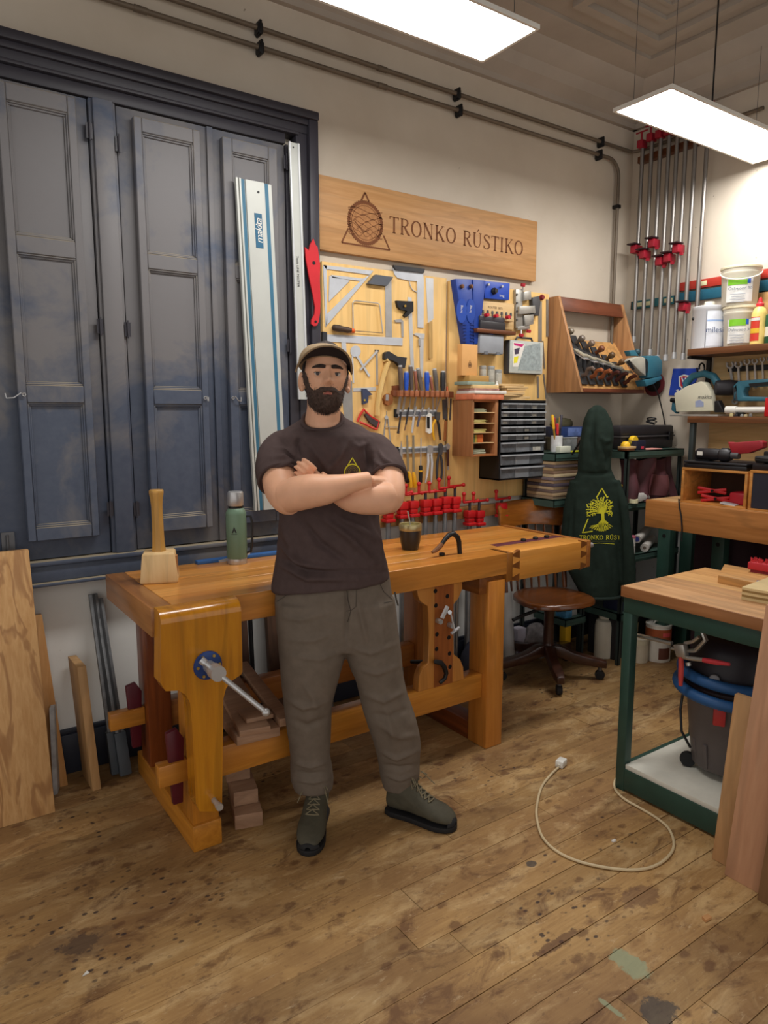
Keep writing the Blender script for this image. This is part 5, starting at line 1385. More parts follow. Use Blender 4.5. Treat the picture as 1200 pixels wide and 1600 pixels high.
tool('file_tool', 'left flat file standing tip up on the lower magnetic strip', 'file', [('blade', MB().wbar(zC(637, 800), zC(650, 1185), YM, .013, .003), mat((168,160,140), .4, .7)), ('handle', MB().tube([PY(*zC(*p), YM - .006) for p in [(655,1180),(668,1210),(678,1300),(680,1345)]], [.006,.010,.011,.009], 8), YEL)])
tool('file_tool', 'right flat file standing tip up on the lower magnetic strip', 'file', [('blade', MB().wbar(zC(703, 800), zC(706, 1190), YM, .013, .003), mat((168,160,140), .4, .7)), ('handle', MB().tube([PY(*zC(*p), YM - .006) for p in [(706,1185),(712,1215),(722,1300),(722,1345)]], [.006,.010,.011,.009], 8), YEL)])
tool('screwdriver', 'black-handled blade tool leftmost on the lower magnetic strip', 'screwdriver', [('blade', MB().wpoly(C_([(578,858),(592,960),(590,1070),(568,1080),(566,960)]), YM, .003), STEEL), ('collar', MB().wbar(zC(578, 1060), zC(578, 1095), YM - .002, .010, .008), REDP), ('handle', MB().tube([PY(*zC(*p), YM - .008) for p in [(578,1090),(592,1160),(625,1240),(650,1290)]], [.008,.013,.014,.010], 10), BLACK)])
tool('screwdriver', 'slim black and yellow screwdriver on the lower magnetic strip', 'screwdriver', [('shaft', MB().cyl(PY(*zC(785, 830), YM - .006), PY(*zC(782, 1120), YM - .006), .003, n=8), STEEL), ('handle', MB().lathe([(.007,0),(.010,.006),(.0105,.05),(.009,.075),(.010,.085),(.0085,.092)], PY(*zC(782, 1115), YM - .008), (0,0,-1), 12), BLACK), ('band', MB().cyl(PY(*zC(781, 1165), YM - .008), PY(*zC(781, 1180), YM - .008), .0108, n=12), YEL)])
tool('locking_pliers', 'silver locking pliers on the lower magnetic strip', 'pliers', [('jaws', MB().wpoly(C_([(850,910),(875,905),(900,915),(895,1000),(845,1010)]), YM, .012), STEEL), ('handle', MB().tube([PY(*zC(*p), YM - .007) for p in [(858,990),(862,1080),(850,1200),(832,1298)]], [.007,.008,.007,.004], 8), ALU), ('handle', MB().tube([PY(*zC(*p), YM - .007) for p in [(890,990),(900,1090),(895,1200),(892,1292)]], [.007,.008,.007,.004], 8), ALU)])
tool('long_nose_pliers', 'dark long-handled pliers on the lower magnetic strip', 'pliers', [('jaws', MB().wpoly(C_([(965,895),(985,880),(1005,905),(995,1000),(965,1005)]), YM, .012), DSTEEL), ('handle', MB().tube([PY(*zC(*p), YM - .007) for p in [(972,995),(955,1080),(950,1180),(952,1262)]], [.006,.008,.007,.006], 8), DK), ('handle', MB().tube([PY(*zC(*p), YM - .007) for p in [(988,995),(1003,1080),(1005,1180),(996,1262)]], [.006,.008,.007,.006], 8), DK)])
tool('adjustable_spanner', 'small adjustable spanner at the right end of the lower magnetic strip', 'spanner', [('head', MB().wpoly(C_([(1040,900),(1060,885),(1078,905),(1072,945),(1048,950)]), YM, .010), STEEL), ('handle', MB().wbar(zC(1060, 945), zC(1060, 1120), YM, .012, .008), mat((70,40,36), .5)), ('hook_end', MB().wbar(zC(1062, 1115), zC(1066, 1160), YM, .010, .006), STEEL)])

# ---- row of red pipe clamps standing along the wall behind the bench
z7 = lambda x, y: (580 + x / 5.4545, 720 + y / 5.4545)
def pipe_clamp(label, hx, hy, ytop=None, handle=1, Y0=2.965, sc=.82):
    """hx,hy: middle of the red head on the photo"""
    t = thing('pipe_clamp', label, 'clamp', 'red pipe clamps behind the bench')
    c = PY(*z7(hx, hy), Y0)
    part('pipe', MB().cyl((c.x, Y0, .0), (c.x, Y0, c.z - .012), .0135, n=12), mat((150,152,154), .4, .7), t)
    part('head', MB().box(c.x - .034*sc, c.x + .034*sc, Y0 - .024, Y0 + .024, c.z + .004, c.z + .044).box(c.x - .028*sc, c.x + .028*sc, Y0 - .02, Y0 + .02, c.z - .022, c.z + .006), REDP, t, .005)
    part('jaw', MB().box(c.x - .036*sc, c.x + .036*sc, Y0 - .030, Y0 + .026, c.z - .042, c.z - .024), REDP, t, .004)
    if ytop:
        zt_ = PY(*z7(hx, ytop), Y0).z
        part('screw', MB().cyl((c.x, Y0, c.z + .04), (c.x, Y0, zt_), .008, n=10), DK, t)
        part('handle_bar', MB().cyl((c.x - .050*handle, Y0 - .006, zt_), (c.x + .060*handle, Y0 - .002, zt_ + .003), .0065, n=10).ell((c.x + .060*handle, Y0 - .002, zt_ + .003), .011), REDP, t)
        part('handle_knob', MB().cyl((c.x - .050*handle, Y0 - .006, zt_), (c.x - .050*handle, Y0 - .006, zt_ + .045), .0075, n=10).ell((c.x - .050*handle, Y0 - .006, zt_ + .048), (.012, .012, .012)), REDP, t)
pipe_clamp('red pipe clamp leftmost of the row, nearest the man', 145, 455)
pipe_clamp('red pipe clamp second from the man, without a visible handle', 262, 420, 280)
pipe_clamp('red pipe clamp third from the man in the row', 352, 410, 285)
pipe_clamp('red pipe clamp fourth from the man in the row', 462, 398, 268)
pipe_clamp('red pipe clamp fifth from the man in the row', 548, 390, 262)
pipe_clamp('red pipe clamp sixth from the man in the row', 630, 372, 232)
pipe_clamp('red pipe clamp seventh from the man, highest of the row', 712, 372, 215)
pipe_clamp('red pipe clamp left of the pair beside the chair back', 838, 488, 350)
pipe_clamp('red pipe clamp right of the pair beside the chair back', 918, 488, 345)
pipe_clamp('red pipe clamp partly hidden by the wooden chair back', 1110, 420, 325)
# ================================================================== second tool board: jigs, boxes, drawers
BLUEP = mat((30,64,150), .4, 0, .08, 10)
for k, (lab, out, ov, lx) in enumerate((('left of two long blue tapered jigs on the tool board', [(62,82),(182,86),(192,300),(196,562),(140,572),(100,330)], (145,310,38,90), 145), ('right of two long blue tapered jigs on the tool board', [(190,86),(284,96),(262,300),(226,556),(200,562),(194,320)], (212,310,32,90), 212))):
    t = thing('blue_jig', lab, 'jig', 'blue tapered jigs')
    part('body', MB().wpoly(B_(out), YT, .045), BLUEP, t, .003)
    part('oval_pad', MB().wpoly([zBq(ov[0] + ov[2] * math.cos(a), ov[1] + ov[3] * math.sin(a)) for a in [i * PI / 10 for i in range(20)]], YT - .045, .004), mat((36,74,164), .35), t)
    part('lettering', text_mb('kreg', .022, PY(*zBq(ov[0], ov[1] - 15), YT - .049) , (0,0,1), (-1,0,0), .0006), WHITEP, t)
    c = PY(*zBq(lx, 130), YT - .045)
    part('thumb_screw', MB().cyl(c, c + V(0,-.012,0), .011, n=12).cyl(c + V(0,-.012,0), c + V(0,-.016,0), .007, n=10), mat((120,84,60), .4, .5), t)
    for i in range(6):
        a, b = PY(*zBq(lx + 14 - (3 if k else -6) , 410 + i * 24), YT - .045), None
        part('rib', MB().box(a.x - .014, a.x + .012, YT - .050, YT - .045, a.z - .003, a.z + .003), mat((24,50,120), .4), t)
t = thing('blue_drill_jig', 'square blue drilling jig with black centre knob at the top of the tool board', 'jig')
part('plate', MB().wpoly(B_([(288,95),(475,112),(470,236),(290,222)]), YT, .03), mat((36,74,176), .4), t, .003)
c = PY(*zBq(380, 165), YT - .03)
part('knob', MB().lathe([(.018,0),(.018,.012),(.013,.016),(.012,.026)], c, (0,-1,0), 16), BLACK, t)
for p in ((335,118), (435,132)):
    c = PY(*zBq(*p), YT - .03); part('guide_rod', MB().cyl(c, c + V(0,-.016,0), .007, n=10), STEEL, t)
part('lettering', text_mb('kreg', .020, PY(*zBq(443, 198), YT - .0302), (1,0,0), (0,0,1), .0006), WHITEP, t)
# router bit board and its shelf
t = thing('bit_board', 'pale wooden board of small router bits under the blue drilling jig', 'bit holder')
p0, p1 = PY(*zBq(272, 240), YT), PY(*zBq(520, 425), YT)
part('back_board', MB().box(p0.x, p1.x, YT - .012, YT, PY(*zBq(400, 440), YT).z, PY(*zBq(400, 245), YT).z), PALE('x'), t, .002)
c = PY(*zBq(300, 330), YT - .03); c2 = PY(*zBq(505, 345), YT - .03)
part('ledge', MB().box(c.x - .01, c2.x + .01, YT - .05, YT - .012, c.z - .03, c.z - .018), PALE('x'), t)
for i in range(7):
    x = c.x + (c2.x - c.x) * i / 6; part('router_bit', MB().cyl((x, YT - .034, c.z - .018), (x, YT - .034, c.z + .006), .004, n=8).cyl((x, YT - .034, c.z + .004), (x, YT - .034, c.z + .020), .008, .006, 8), DSTEEL, t)
part('lettering', text_mb('ROUTER  BITS', .018, PY(*zBq(395, 288), YT - .0125), (1,0,0), (0,0,1), .0006), mat((110,86,60), .7), t)
p0, p1 = PY(*zBq(250, 440), YT - .05), PY(*zBq(525, 452), YT - .05)
zsh = (p0.z + p1.z) / 2 - .004
one('small_shelf', 'small dark brown shelf under the bit board', 'shelf', MB().box(p0.x - .01, p1.x, YT - .075, YT, zsh - .022, zsh), WALNUT('x'), .003)
t = thing('bit_case', 'black bit case with three red knobs on the small brown shelf', 'case')
p0, p1 = PY(*zBq(285, 420), YT - .06), PY(*zBq(470, 420), YT - .06)
part('case', MB().box(p0.x, p1.x, YT - .06, YT - .014, zsh, zsh + .045), mat((48,46,50), .4), t, .004)
part('lid', MB().box(p0.x, p1.x, YT - .055, YT - .014, zsh + .045, zsh + .072), mat((70,68,74), .35), t, .004)
for x in (320, 388, 475):
    c = PY(*zBq(x, 372), YT - .05); part('knob', MB().cyl((c.x, YT - .05, zsh + .076), (c.x, YT - .075, zsh + .076), .010, n=12), mat((190,30,50), .4), t)
# grey case
t = thing('grey_case', 'plain grey plastic case hung below the small brown shelf', 'case')
p0, p1 = PY(*zBq(280, 620), YT - .06), PY(*zBq(460, 490), YT - .06)
part('shell', MB().box(p0.x, p1.x, YT - .06, YT, p0.z, p1.z), mat((148,152,158), .5), t, .008)
part('seam', MB().box(p0.x - .001, p1.x + .001, YT - .034, YT - .030, p0.z - .001, p1.z + .001), mat((100,104,110), .5), t)
for x in (.25, .75):
    X = p0.x + (p1.x - p0.x) * x; part('latch', MB().box(X - .012, X + .012, YT - .064, YT - .03, p0.z - .004, p0.z + .012), mat((110,114,120), .5), t)
part('blue_tab', MB().box(p0.x + .08, p0.x + .11, YT - .05, YT - .02, p1.z, p1.z + .006), BLUEP, t)
# cast jig with red knobs
t = thing('dowelling_jig', 'silver cast dowelling jig with red knobs on the tool board', 'jig')
CAST = mat((168,166,160), .4, .6, .15, 30)
part('rail', MB().wpoly(B_([(528,155),(575,152),(580,440),(530,438)]), YT, .02), CAST, t, .002)
part('bracket', MB().wpoly(B_([(575,175),(625,165),(630,230),(575,240)]), YT, .035), CAST, t, .002)
part('slide', MB().wpoly(B_([(545,280),(660,275),(665,330),(545,340)]), YT - .01, .03), CAST, t, .002)
part('block', MB().wpoly(B_([(640,215),(690,205),(700,250),(690,350),(650,345)]), YT, .03), mat((70,70,72), .5), t, .002)
part('clamp_arm', MB().wpoly(B_([(580,345),(650,338),(650,410),(590,425)]), YT, .03), CAST, t, .002)
part('foot', MB().wpoly(B_([(535,430),(625,415),(628,445),(540,455)]), YT, .025), CAST, t, .002)
for i in range(4):
    c = PY(*zBq(551, 190 + i * 62), YT - .02); part('bushing', MB().cyl(c, c + V(0,-.006,0), .006, n=10), DSTEEL, t)
for p in ((598,120), (585,490), (640,460)):
    c = PY(*zBq(*p), YT - .03); part('knob', MB().lathe([(.013,-.008),(.015,0),(.013,.010)], c, (0,-.2,1), 12), mat((180,34,50), .4), t)
part('screw', MB().cyl(PY(*zBq(598, 120), YT - .03), PY(*zBq(598, 175), YT - .02), .003, n=8).cyl(PY(*zBq(585, 440), YT - .02), PY(*zBq(585, 490), YT - .03), .003, n=8), STEEL, t)
# thin blades hanging right
for lab, a, b, w in (('wide grey saw blade hanging right of the dowelling jig', (722,240), (722,535), .030), ('narrow grey saw blade right of the wide one', (775,225), (775,500), .020), ('long narrow grey rule beside the parts case', (742,530), (755,735), .012), ('short grey rule behind the parts drawers', (705,790), (708,950), .016), ('slanting grey rule above the pencil cup', (748,775), (768,955), .012)):
    one('saw_plate' if 'saw' in lab else 'flat_ruler', lab, 'ruler' if 'rule' in lab else 'saw blade', MB().wbar(zBq(*a), zBq(*b), YT, w, .003), mat((150,146,138), .4, .6), 0)
c = PY(*zBq(730, 212), YT); one('hook_knob', 'dark red knob holding the grey saw blade', 'knob', MB().lathe([(.015,0),(.017,.01),(.012,.02)], c, (0,-1,0), 14), mat((120,26,36), .4))
# translucent parts case
t = thing('parts_case', 'clear-fronted parts case with magenta and yellow sticker on the tool board', 'case')
p0, p1 = PY(*zBq(488, 770), 2.985), PY(*zBq(742, 540), 2.985)
part('shell', MB().box(p0.x, p1.x, 2.985, YT, p0.z, p1.z), mat((60,60,64), .45), t, .006)
part('lid', MB().box(p0.x + .004, p1.x - .002, 2.976, 2.985, p0.z + .004, p1.z - .002), mat((184,188,182), .3, 0, .1, 40), t, .003)
YL2 = 2.976
zq = lambda pts: [zBq(*p) for p in pts]
part('sticker', MB().wpoly(zq([(525,540),(610,552),(600,600),(560,720),(525,720)]), YL2, .001), mat((226,222,214), .5), t)
part('sticker', MB().wpoly(zq([(530,545),(608,556),(590,575),(535,562)]), YL2 - .001, .0006), mat((190,30,110), .5), t)
part('sticker', MB().wpoly(zq([(532,650),(565,640),(555,690),(530,695)]), YL2 - .001, .0006), mat((224,214,50), .5), t)
part('sticker', MB().wpoly(zq([(535,590),(575,580),(565,625),(538,630)]), YL2 - .001, .0006), mat((70,60,80), .5), t)
part('window', MB().wpoly(zq([(610,570),(725,545),(728,750),(560,745),(590,640)]), YL2, .0012), mat((150,160,160), .2, 0, .25, 60), t)
part('handle', MB().tube([(p0.x + .07, 3.0, p1.z), (p0.x + .08, 3.0, p1.z + .018), (p1.x - .08, 3.0, p1.z + .018), (p1.x - .07, 3.0, p1.z)], .006, 8), mat((60,60,64), .45), t)
# ---- pigeonhole box and parts drawers
PF = 2.86
px0 = 2.552; px1 = PY(*zBq(414, 1200), PF).x; pz0, pz1 = PY(*zBq(300, 1380), PF).z, PY(*zBq(300, 962), PF).z
CH = wood((168,116,76), (148,98,60), 'z')
pg = thing('pigeonhole_box', 'open wooden pigeonhole box of sandpaper on the tool board', 'box')
T_ = .012
part('side', MB().box(px0, px0 + T_, PF, YT, pz0, pz1), CH, pg, .002); part('side', MB().box(px1 - .022, px1, PF, YT, pz0, pz1), CH, pg, .002)
part('base', MB().box(px0 + T_, px1 - .022, PF, YT, pz0, pz0 + T_), wood((176,112,66), (154,92,50), 'x'), pg, .001); part('top', MB().box(px0 + T_, px1 - .022, PF, YT, pz1 - T_, pz1), wood((176,112,66), (154,92,50), 'x'), pg, .001)
part('back', MB().box(px0 + T_, px1 - .022, YT - .006, YT, pz0 + T_, pz1 - T_), mat((110,70,42), .7), pg)
lv = [PY(*zBq(300, y), PF).z for y in (1057, 1136, 1206, 1281)]
for z in lv: part('shelf', MB().box(px0 + T_, px1 - .022, PF + .004, YT - .006, z - .002, z + .002), PALE('x'), pg)
rn = random.Random(8)
cols = [(172,178,150), (196,186,120), (206,200,130), (176,184,160)]
for k, z in enumerate([lv[0], lv[1], lv[2], pz0 + T_]):
    o_ = MB(); zz_ = z + .002
    for i in range(5 if k in (0, 3) else 4):
        h = rn.uniform(.003, .006)
        one('sandpaper_sheets', 'thin %s sandpaper layer %s in the %s pigeonhole' % (('green', 'yellow', 'pale yellow', 'white')[k], ('at the bottom', 'second up', 'third up', 'fourth up', 'on top')[i], ('top', 'second', 'third', 'bottom')[k]), 'sandpaper', MB().obox((px0 + .072 + rn.uniform(-.006, .006), PF + .085, zz_ + h / 2), (1, rn.uniform(-.12, .12), 0), (rn.uniform(-.12, .12), 1, 0), (0,0,1), rn.uniform(.085, .105), .12, h - .0006), mat(cols[k] if i % 2 else tuple(max(0, c - 26) for c in cols[k]), .8, 0, .1, 12), group='sandpaper in the pigeonholes')
        zz_ += h
for x, w, c, lab in ((px0 + .028, .022, (84,110,66), 'green'), (px0 + .075, .05, (200,106,48), 'orange'), (px0 + .05, .018, (180,150,60), 'yellow')):
    one('sanding_block', lab + ' sanding block in the fourth pigeonhole', 'block', MB().box(x - w/2, x + w/2, PF + .02, PF + .11, lv[3] + .0022, lv[3] + .045), mat(c, .7), .003, group='sanding blocks')
# drawers
OF = 2.865
ox0 = PY(*zBq(425, 1300), OF).x; ox1 = PY(*zBq(755, 1300), OF).x; oz0, oz1 = PY(*zBq(590, 1545), OF).z, PY(*zBq(590, 965), OF).z
og = thing('parts_drawer_cabinet', 'black cabinet of small clear parts drawers on the tool board', 'cabinet')
bl = MB().box(ox0, ox0 + .008, OF, YT, oz0, oz1).box(ox1 - .008, ox1, OF, YT, oz0, oz1).box(ox0, ox1, OF, YT, oz1 - .008, oz1).box(ox0, ox1, OF, YT, oz0, oz0 + .008).box(ox0, ox1, YT - .006, YT, oz0, oz1)
part('body', bl, BLACK, og)
rows = [((980,1035),6),((1040,1092),6),((1096,1146),6),((1151,1202),6),((1207,1260),6),((1266,1347),3),((1355,1440),3),((1447,1536),3)]
CLR = mat((118,122,126), .25, 0, .12, 30, spec=.5); CLD = mat((88,92,96), .3, 0, .3, 40); LIP = mat((160,164,168), .35)
for (ya, yb), n in rows:
    za, zb_ = PY(*zBq(590, ya), OF).z, PY(*zBq(590, yb), OF).z
    w = (ox1 - ox0 - .016) / n
    for i in range(n):
        xa = ox0 + .008 + w * i
        d = part('drawer', MB().box(xa + .001, xa + w - .001, OF - .004, YT - .02, zb_ + .002, za - .006), CLD if (i + n) % 2 else CLR, og, .0015, seg=1)
        part('drawer_lip', MB().box(xa + .001, xa + w - .001, OF - .016, OF - .004, za - .014, za - .006), LIP, d)
        if (i * 7 + int(ya)) % 4 == 0:
            part('label_card', MB().box(xa + w * .2, xa + w * .75, OF - .0052, OF - .0042, zb_ + .006, zb_ + (za - zb_) * .45), mat((168,166,156), .6, 0, .3, 50), d)
# ---- on top of the boxes: books, boxes, jars
tz = pz1
one('big_book', 'thick white book with orange spine, lowest on the pigeonhole box', 'book', MB().box(px0 - .005, px1 + .03, PF - .01, PF + .14, tz, tz + .032), mat((206,120,84), .6, 0, .25, 20), .003, group='books on the pigeonhole box')
bk = one('white_book', 'large white paperback on the orange-spined book', 'book', MB().box(px0 - .0, px1 + .045, PF - .015, PF + .135, tz + .032, tz + .048), mat((226,222,214), .6), .002, group='books on the pigeonhole box')
one('red_spined_book', 'book with red and white spine lying on the white paperback', 'book', MB().box(px0 + .002, px1 - .005, PF - .01, PF + .13, tz + .048, tz + .060), mat((176,130,118), .6, 0, .4, 30), .002, group='books on the pigeonhole box')
one('cream_book', 'cream book under the grey-green notebook', 'book', MB().box(px0 - .0, px1 + .0, PF, PF + .13, tz + .060, tz + .078), mat((222,190,134), .6, 0, .1), .002, group='books on the pigeonhole box')
one('grey_notebook', 'grey-green notebook topmost of the book pile', 'book', MB().box(px0 - .03, px1 - .02, PF + .01, PF + .12, tz + .078, tz + .096), mat((138,152,138), .6, 0, .15), .002, group='books on the pigeonhole box')
one('flat_carton', 'flat brown cardboard box on the notebook', 'box', MB().box(px0 - .01, px1 - .055, PF + .02, PF + .12, tz + .096, tz + .128), mat((182,140,76), .7), .002)
t = thing('upright_carton', 'upright tan cardboard box with printed emblem on the flat carton', 'box')
X0, X1 = PY(*zBq(152, 600), PF + .05).x, PY(*zBq(265, 600), PF + .05).x; Z0, Z1 = tz + .128, PY(*zBq(200, 555), PF + .05).z
part('box', MB().box(X0, X1, PF + .05, PF + .09, Z0, Z1), mat((222,168,104), .7, 0, .05), t, .001)
em = MB(); o_ = Vector((X0 + (X1 - X0) * .5, PF + .05, Z0 + (Z1 - Z0) * .36))
disc2(em, (0, -.004), .014, o_, UX, UZ, 20, r0=.011); disc2(em, (0, -.004), .008, o_, UX, UZ, 16); stroke(em, [(-.006, .010), (0, .022), (.006, .010)], .002, o_, UX, UZ)
part('emblem', em, mat((96,64,40), .7), t)
for i, (x, w) in enumerate(((285, .045), (345, .05), (395, .055))):
    c = PY(*zBq(x + 25, 830), PF + .10)
    t = thing('clear_jar', ('leftmost', 'middle', 'rightmost')[i] + ' of three clear plastic jars behind the books', 'jar', 'clear jars behind the books')
    part('jar', MB().lathe([(w*.42,0),(w*.45,.004),(w*.45,.085),(w*.40,.092)], (c.x, PF + .11, tz + (.0785 if i < 2 else .061)), n=16), mat((172,168,156), .2, 0, .2, 40), t)
    part('lid', MB().lathe([(w*.43,.092),(w*.43,.108),(w*.40,.110)], (c.x, PF + .11, tz + (.0785 if i < 2 else .061)), n=16), mat((150,150,146), .4), t)
c = PY(*zBq(433, 820), PF + .03)
t = thing('glue_bottle', 'tiny blue-labelled bottle beside the clear jars', 'bottle')
part('bottle', MB().lathe([(.010,0),(.011,.003),(.011,.035),(.005,.042),(.004,.055)], (px1 + .012, PF + .03, tz + .048), n=14), WHITEP, t)
part('label_band', MB().lathe([(.0113,.008),(.0113,.030)], (px1 + .012, PF + .03, tz + .048), n=14, caps=False), mat((40,90,170), .5), t)
# wooden offcuts stacked on the drawers
zz_ = oz1; rn = random.Random(4)
for i in range(8):
    h = rn.uniform(.008, .013); L = rn.uniform(.15, .24)
    one('thin_offcut', 'thin pale wooden slat %s on top of the parts drawers' % ('lowest', 'second', 'third', 'fourth', 'fifth', 'sixth', 'seventh', 'topmost')[i], 'offcut', MB().obox((ox0 + .14 + rn.uniform(-.02, .02), OF + .075, zz_ + h / 2), (1, rn.uniform(-.1, .1), 0), (rn.uniform(-.1, .1), 1, 0), (0,0,1), L, rn.uniform(.07, .11), h - .0008), PALE('x'), .001, group='slats on the parts drawers')
    zz_ += h

# ================================================================== plane till on the wall by the corner
tl = thing('plane_till', 'wooden wall rack with slanted sides holding hand planes in the corner', 'rack')
LW = wood((184,136,92), (164,116,74), 'z')
X0, X1 = 3.318, 3.935
zt0, zt1 = 2.187, 1.617
def tside(x): return MB().prism([(x, WY, zt1), (x, 2.775, zt1), (x, 2.975, zt0), (x, WY, zt0)], (.02, 0, 0))
part('side', tside(X0), LW, tl, .002); part('side', tside(X1 - .02), LW, tl, .002)
RW = wood((120,66,42), (100,52,32), 'x')
part('top_rail', MB().prism([(X0 + .02, 2.98, zt0 - .002), (X0 + .02, 3.0, zt0 - .002), (X0 + .02, 2.98, zt0 - .085), (X0 + .02, 2.957, zt0 - .085)], (X1 - X0 - .04, 0, 0)), RW, tl, .001)
part('base_shelf', MB().box(X0 + .02, X1 - .02, 2.775, WY, zt1, zt1 + .022), RW, tl, .002)
# ramp
r0, r1 = Vector((0, 2.80, zt1 + .024)), Vector((0, 3.03, zt1 + .43))
part('ramp', MB().prism([(X0 + .02, r0.y, r0.z), (X0 + .02, r0.y + .012, r0.z), (X0 + .02, r1.y, r1.z - .1), (X0 + .02, r1.y - .012, r1.z - .1)], (X1 - X0 - .04, 0, 0)), wood((206,156,96), (190,138,78), 'z'), tl)
dr = (r1 - r0).normalized(); nr = Vector((0, -dr.z, dr.y))
IRON = mat((72,72,74), .45, .7, .2, 30)
def hplane(label, x, s0, L, w, totec, knobc):
    t = thing('hand_plane', label, 'plane', 'hand planes in the till')
    o = Vector((x, r0.y, r0.z)) + dr * s0 + nr * .002
    def Q(s, h, dx=0): return o + dr * s + nr * h + V(dx, 0, 0)
    part('body', MB().prism([Q(0,0,-w/2), Q(L,0,-w/2), Q(L,.010,-w/2), Q(L*.72,.012,-w/2), Q(L*.6,.038,-w/2), Q(L*.42,.038,-w/2), Q(L*.28,.012,-w/2), Q(0,.010,-w/2)], (w, 0, 0)), IRON, t, .001)
    part('iron', MB().beam(Q(L*.62,.01), Q(L*.30,.085), w*.75, .006, nr), STEEL, t)
    part('lever_cap', MB().beam(Q(L*.58,.03), Q(L*.36,.085), w*.6, .008, nr), mat((206,200,178), .3, .5), t)
    part('tote', MB().tube([Q(L*.14,.012), Q(L*.12,.04), Q(L*.17,.065), Q(L*.14,.095), Q(L*.09,.105)], [.012,.011,.011,.012,.008], 8, flat=1.1), mat(totec, .4, 0, .15, 20, coat=.3), t)
    part('knob', MB().lathe([(.012,0),(.010,.018),(.017,.032),(.021,.046),(.016,.060),(.004,.065)], Q(L*.84,.012), nr, 12), mat(knobc, .4, 0, .15, 20, coat=.3), t)
for i, (s0, L, w, tc, kc) in enumerate(((.02,.40,.058,(96,80,70),(120,108,90)), (.02,.345,.055,(150,84,46),(110,96,84)), (.02,.31,.05,(140,78,44),(120,100,84)), (.02,.27,.05,(70,34,28),(120,66,36)), (.02,.22,.045,(66,30,26),(96,70,40)), (.01,.18,.045,(90,44,30),(110,76,44)))):
    hplane(('largest hand plane, leftmost in the till', 'hand plane second from the left in the till', 'hand plane third from the left in the till', 'hand plane fourth from the left, red-brown tote', 'hand plane fifth from the left in the till', 'smallest hand plane, rightmost in the till')[i], X0 + .062 + .074 * i, s0, L, w, tc, kc)
# small teal trim router parked on the till shelf and the cord that drops from it
MK = mat((50,104,122), .45, 0, .08, 12)
t = thing('power_planer', 'teal electric planer with silver belt cover at the right end of the plane till', 'power tool')
c = Vector((3.915, 2.785, 1.62))
def yq(p, Y=2.76): return PY(*zFq(*p), Y)
part('body', MB().prism([yq(p) for p in [(880,640),(980,640),(1020,690),(1020,800),(1000,840),(885,850)]], (0, -.07, 0)), MK, t, .008)
part('handle_gap', MB().prism([yq(p, 2.69) for p in [(925,670),(960,665),(975,700),(970,790),(945,800),(925,780)]], (0, -.002, 0)), mat((24,34,40), .6), t)
part('belt_cover', MB().prism([yq(p, 2.73) for p in [(745,690),(770,660),(850,645),(885,660),(890,830),(840,790)]], (0, -.05, 0)), mat((196,192,178), .4, .4), t, .006)
part('cover_slot', MB().prism([yq(p, 2.679) for p in [(765,690),(800,675),(850,760),(835,770)]], (0, -.002, 0)), BLACK, t)
part('base_plate', MB().prism([yq(p) for p in [(850,870),(1010,830),(1015,860),(960,885),(945,900),(870,925)]], (0, -.07, 0)), MK, t, .003)
part('front_knob', MB().prism([yq(p) for p in [(745,590),(800,585),(840,640),(765,640)]], (0, -.04, 0)), MK, t, .004)
part('depth_knob', MB().ell(yq((872, 600), 2.74), .020), mat((40,70,80), .5), t)
part('cord', MB().tube([yq(p, 2.70) for p in [(1000,870),(1040,930),(1075,1010),(1100,1110),(1120,1200),(1135,1290)]], .004, 6), BLACK, t)
t = thing('abrasive_disc', 'dark red abrasive disc hanging on the wall beside the plane till', 'disc')
c = PX(*zFq(1035, 900), 4.045)
part('disc', MB().lathe([(.02,0),(.075,0),(.078,.004),(.075,.010),(.02,.010)], c, (-1,0,0), 32), mat((96,30,36), .7), t)
part('hub', MB().lathe([(.05,.010),(.048,.018),(.02,.020),(.001,.02)], c, (-1,0,0), 24), BLACK, t)
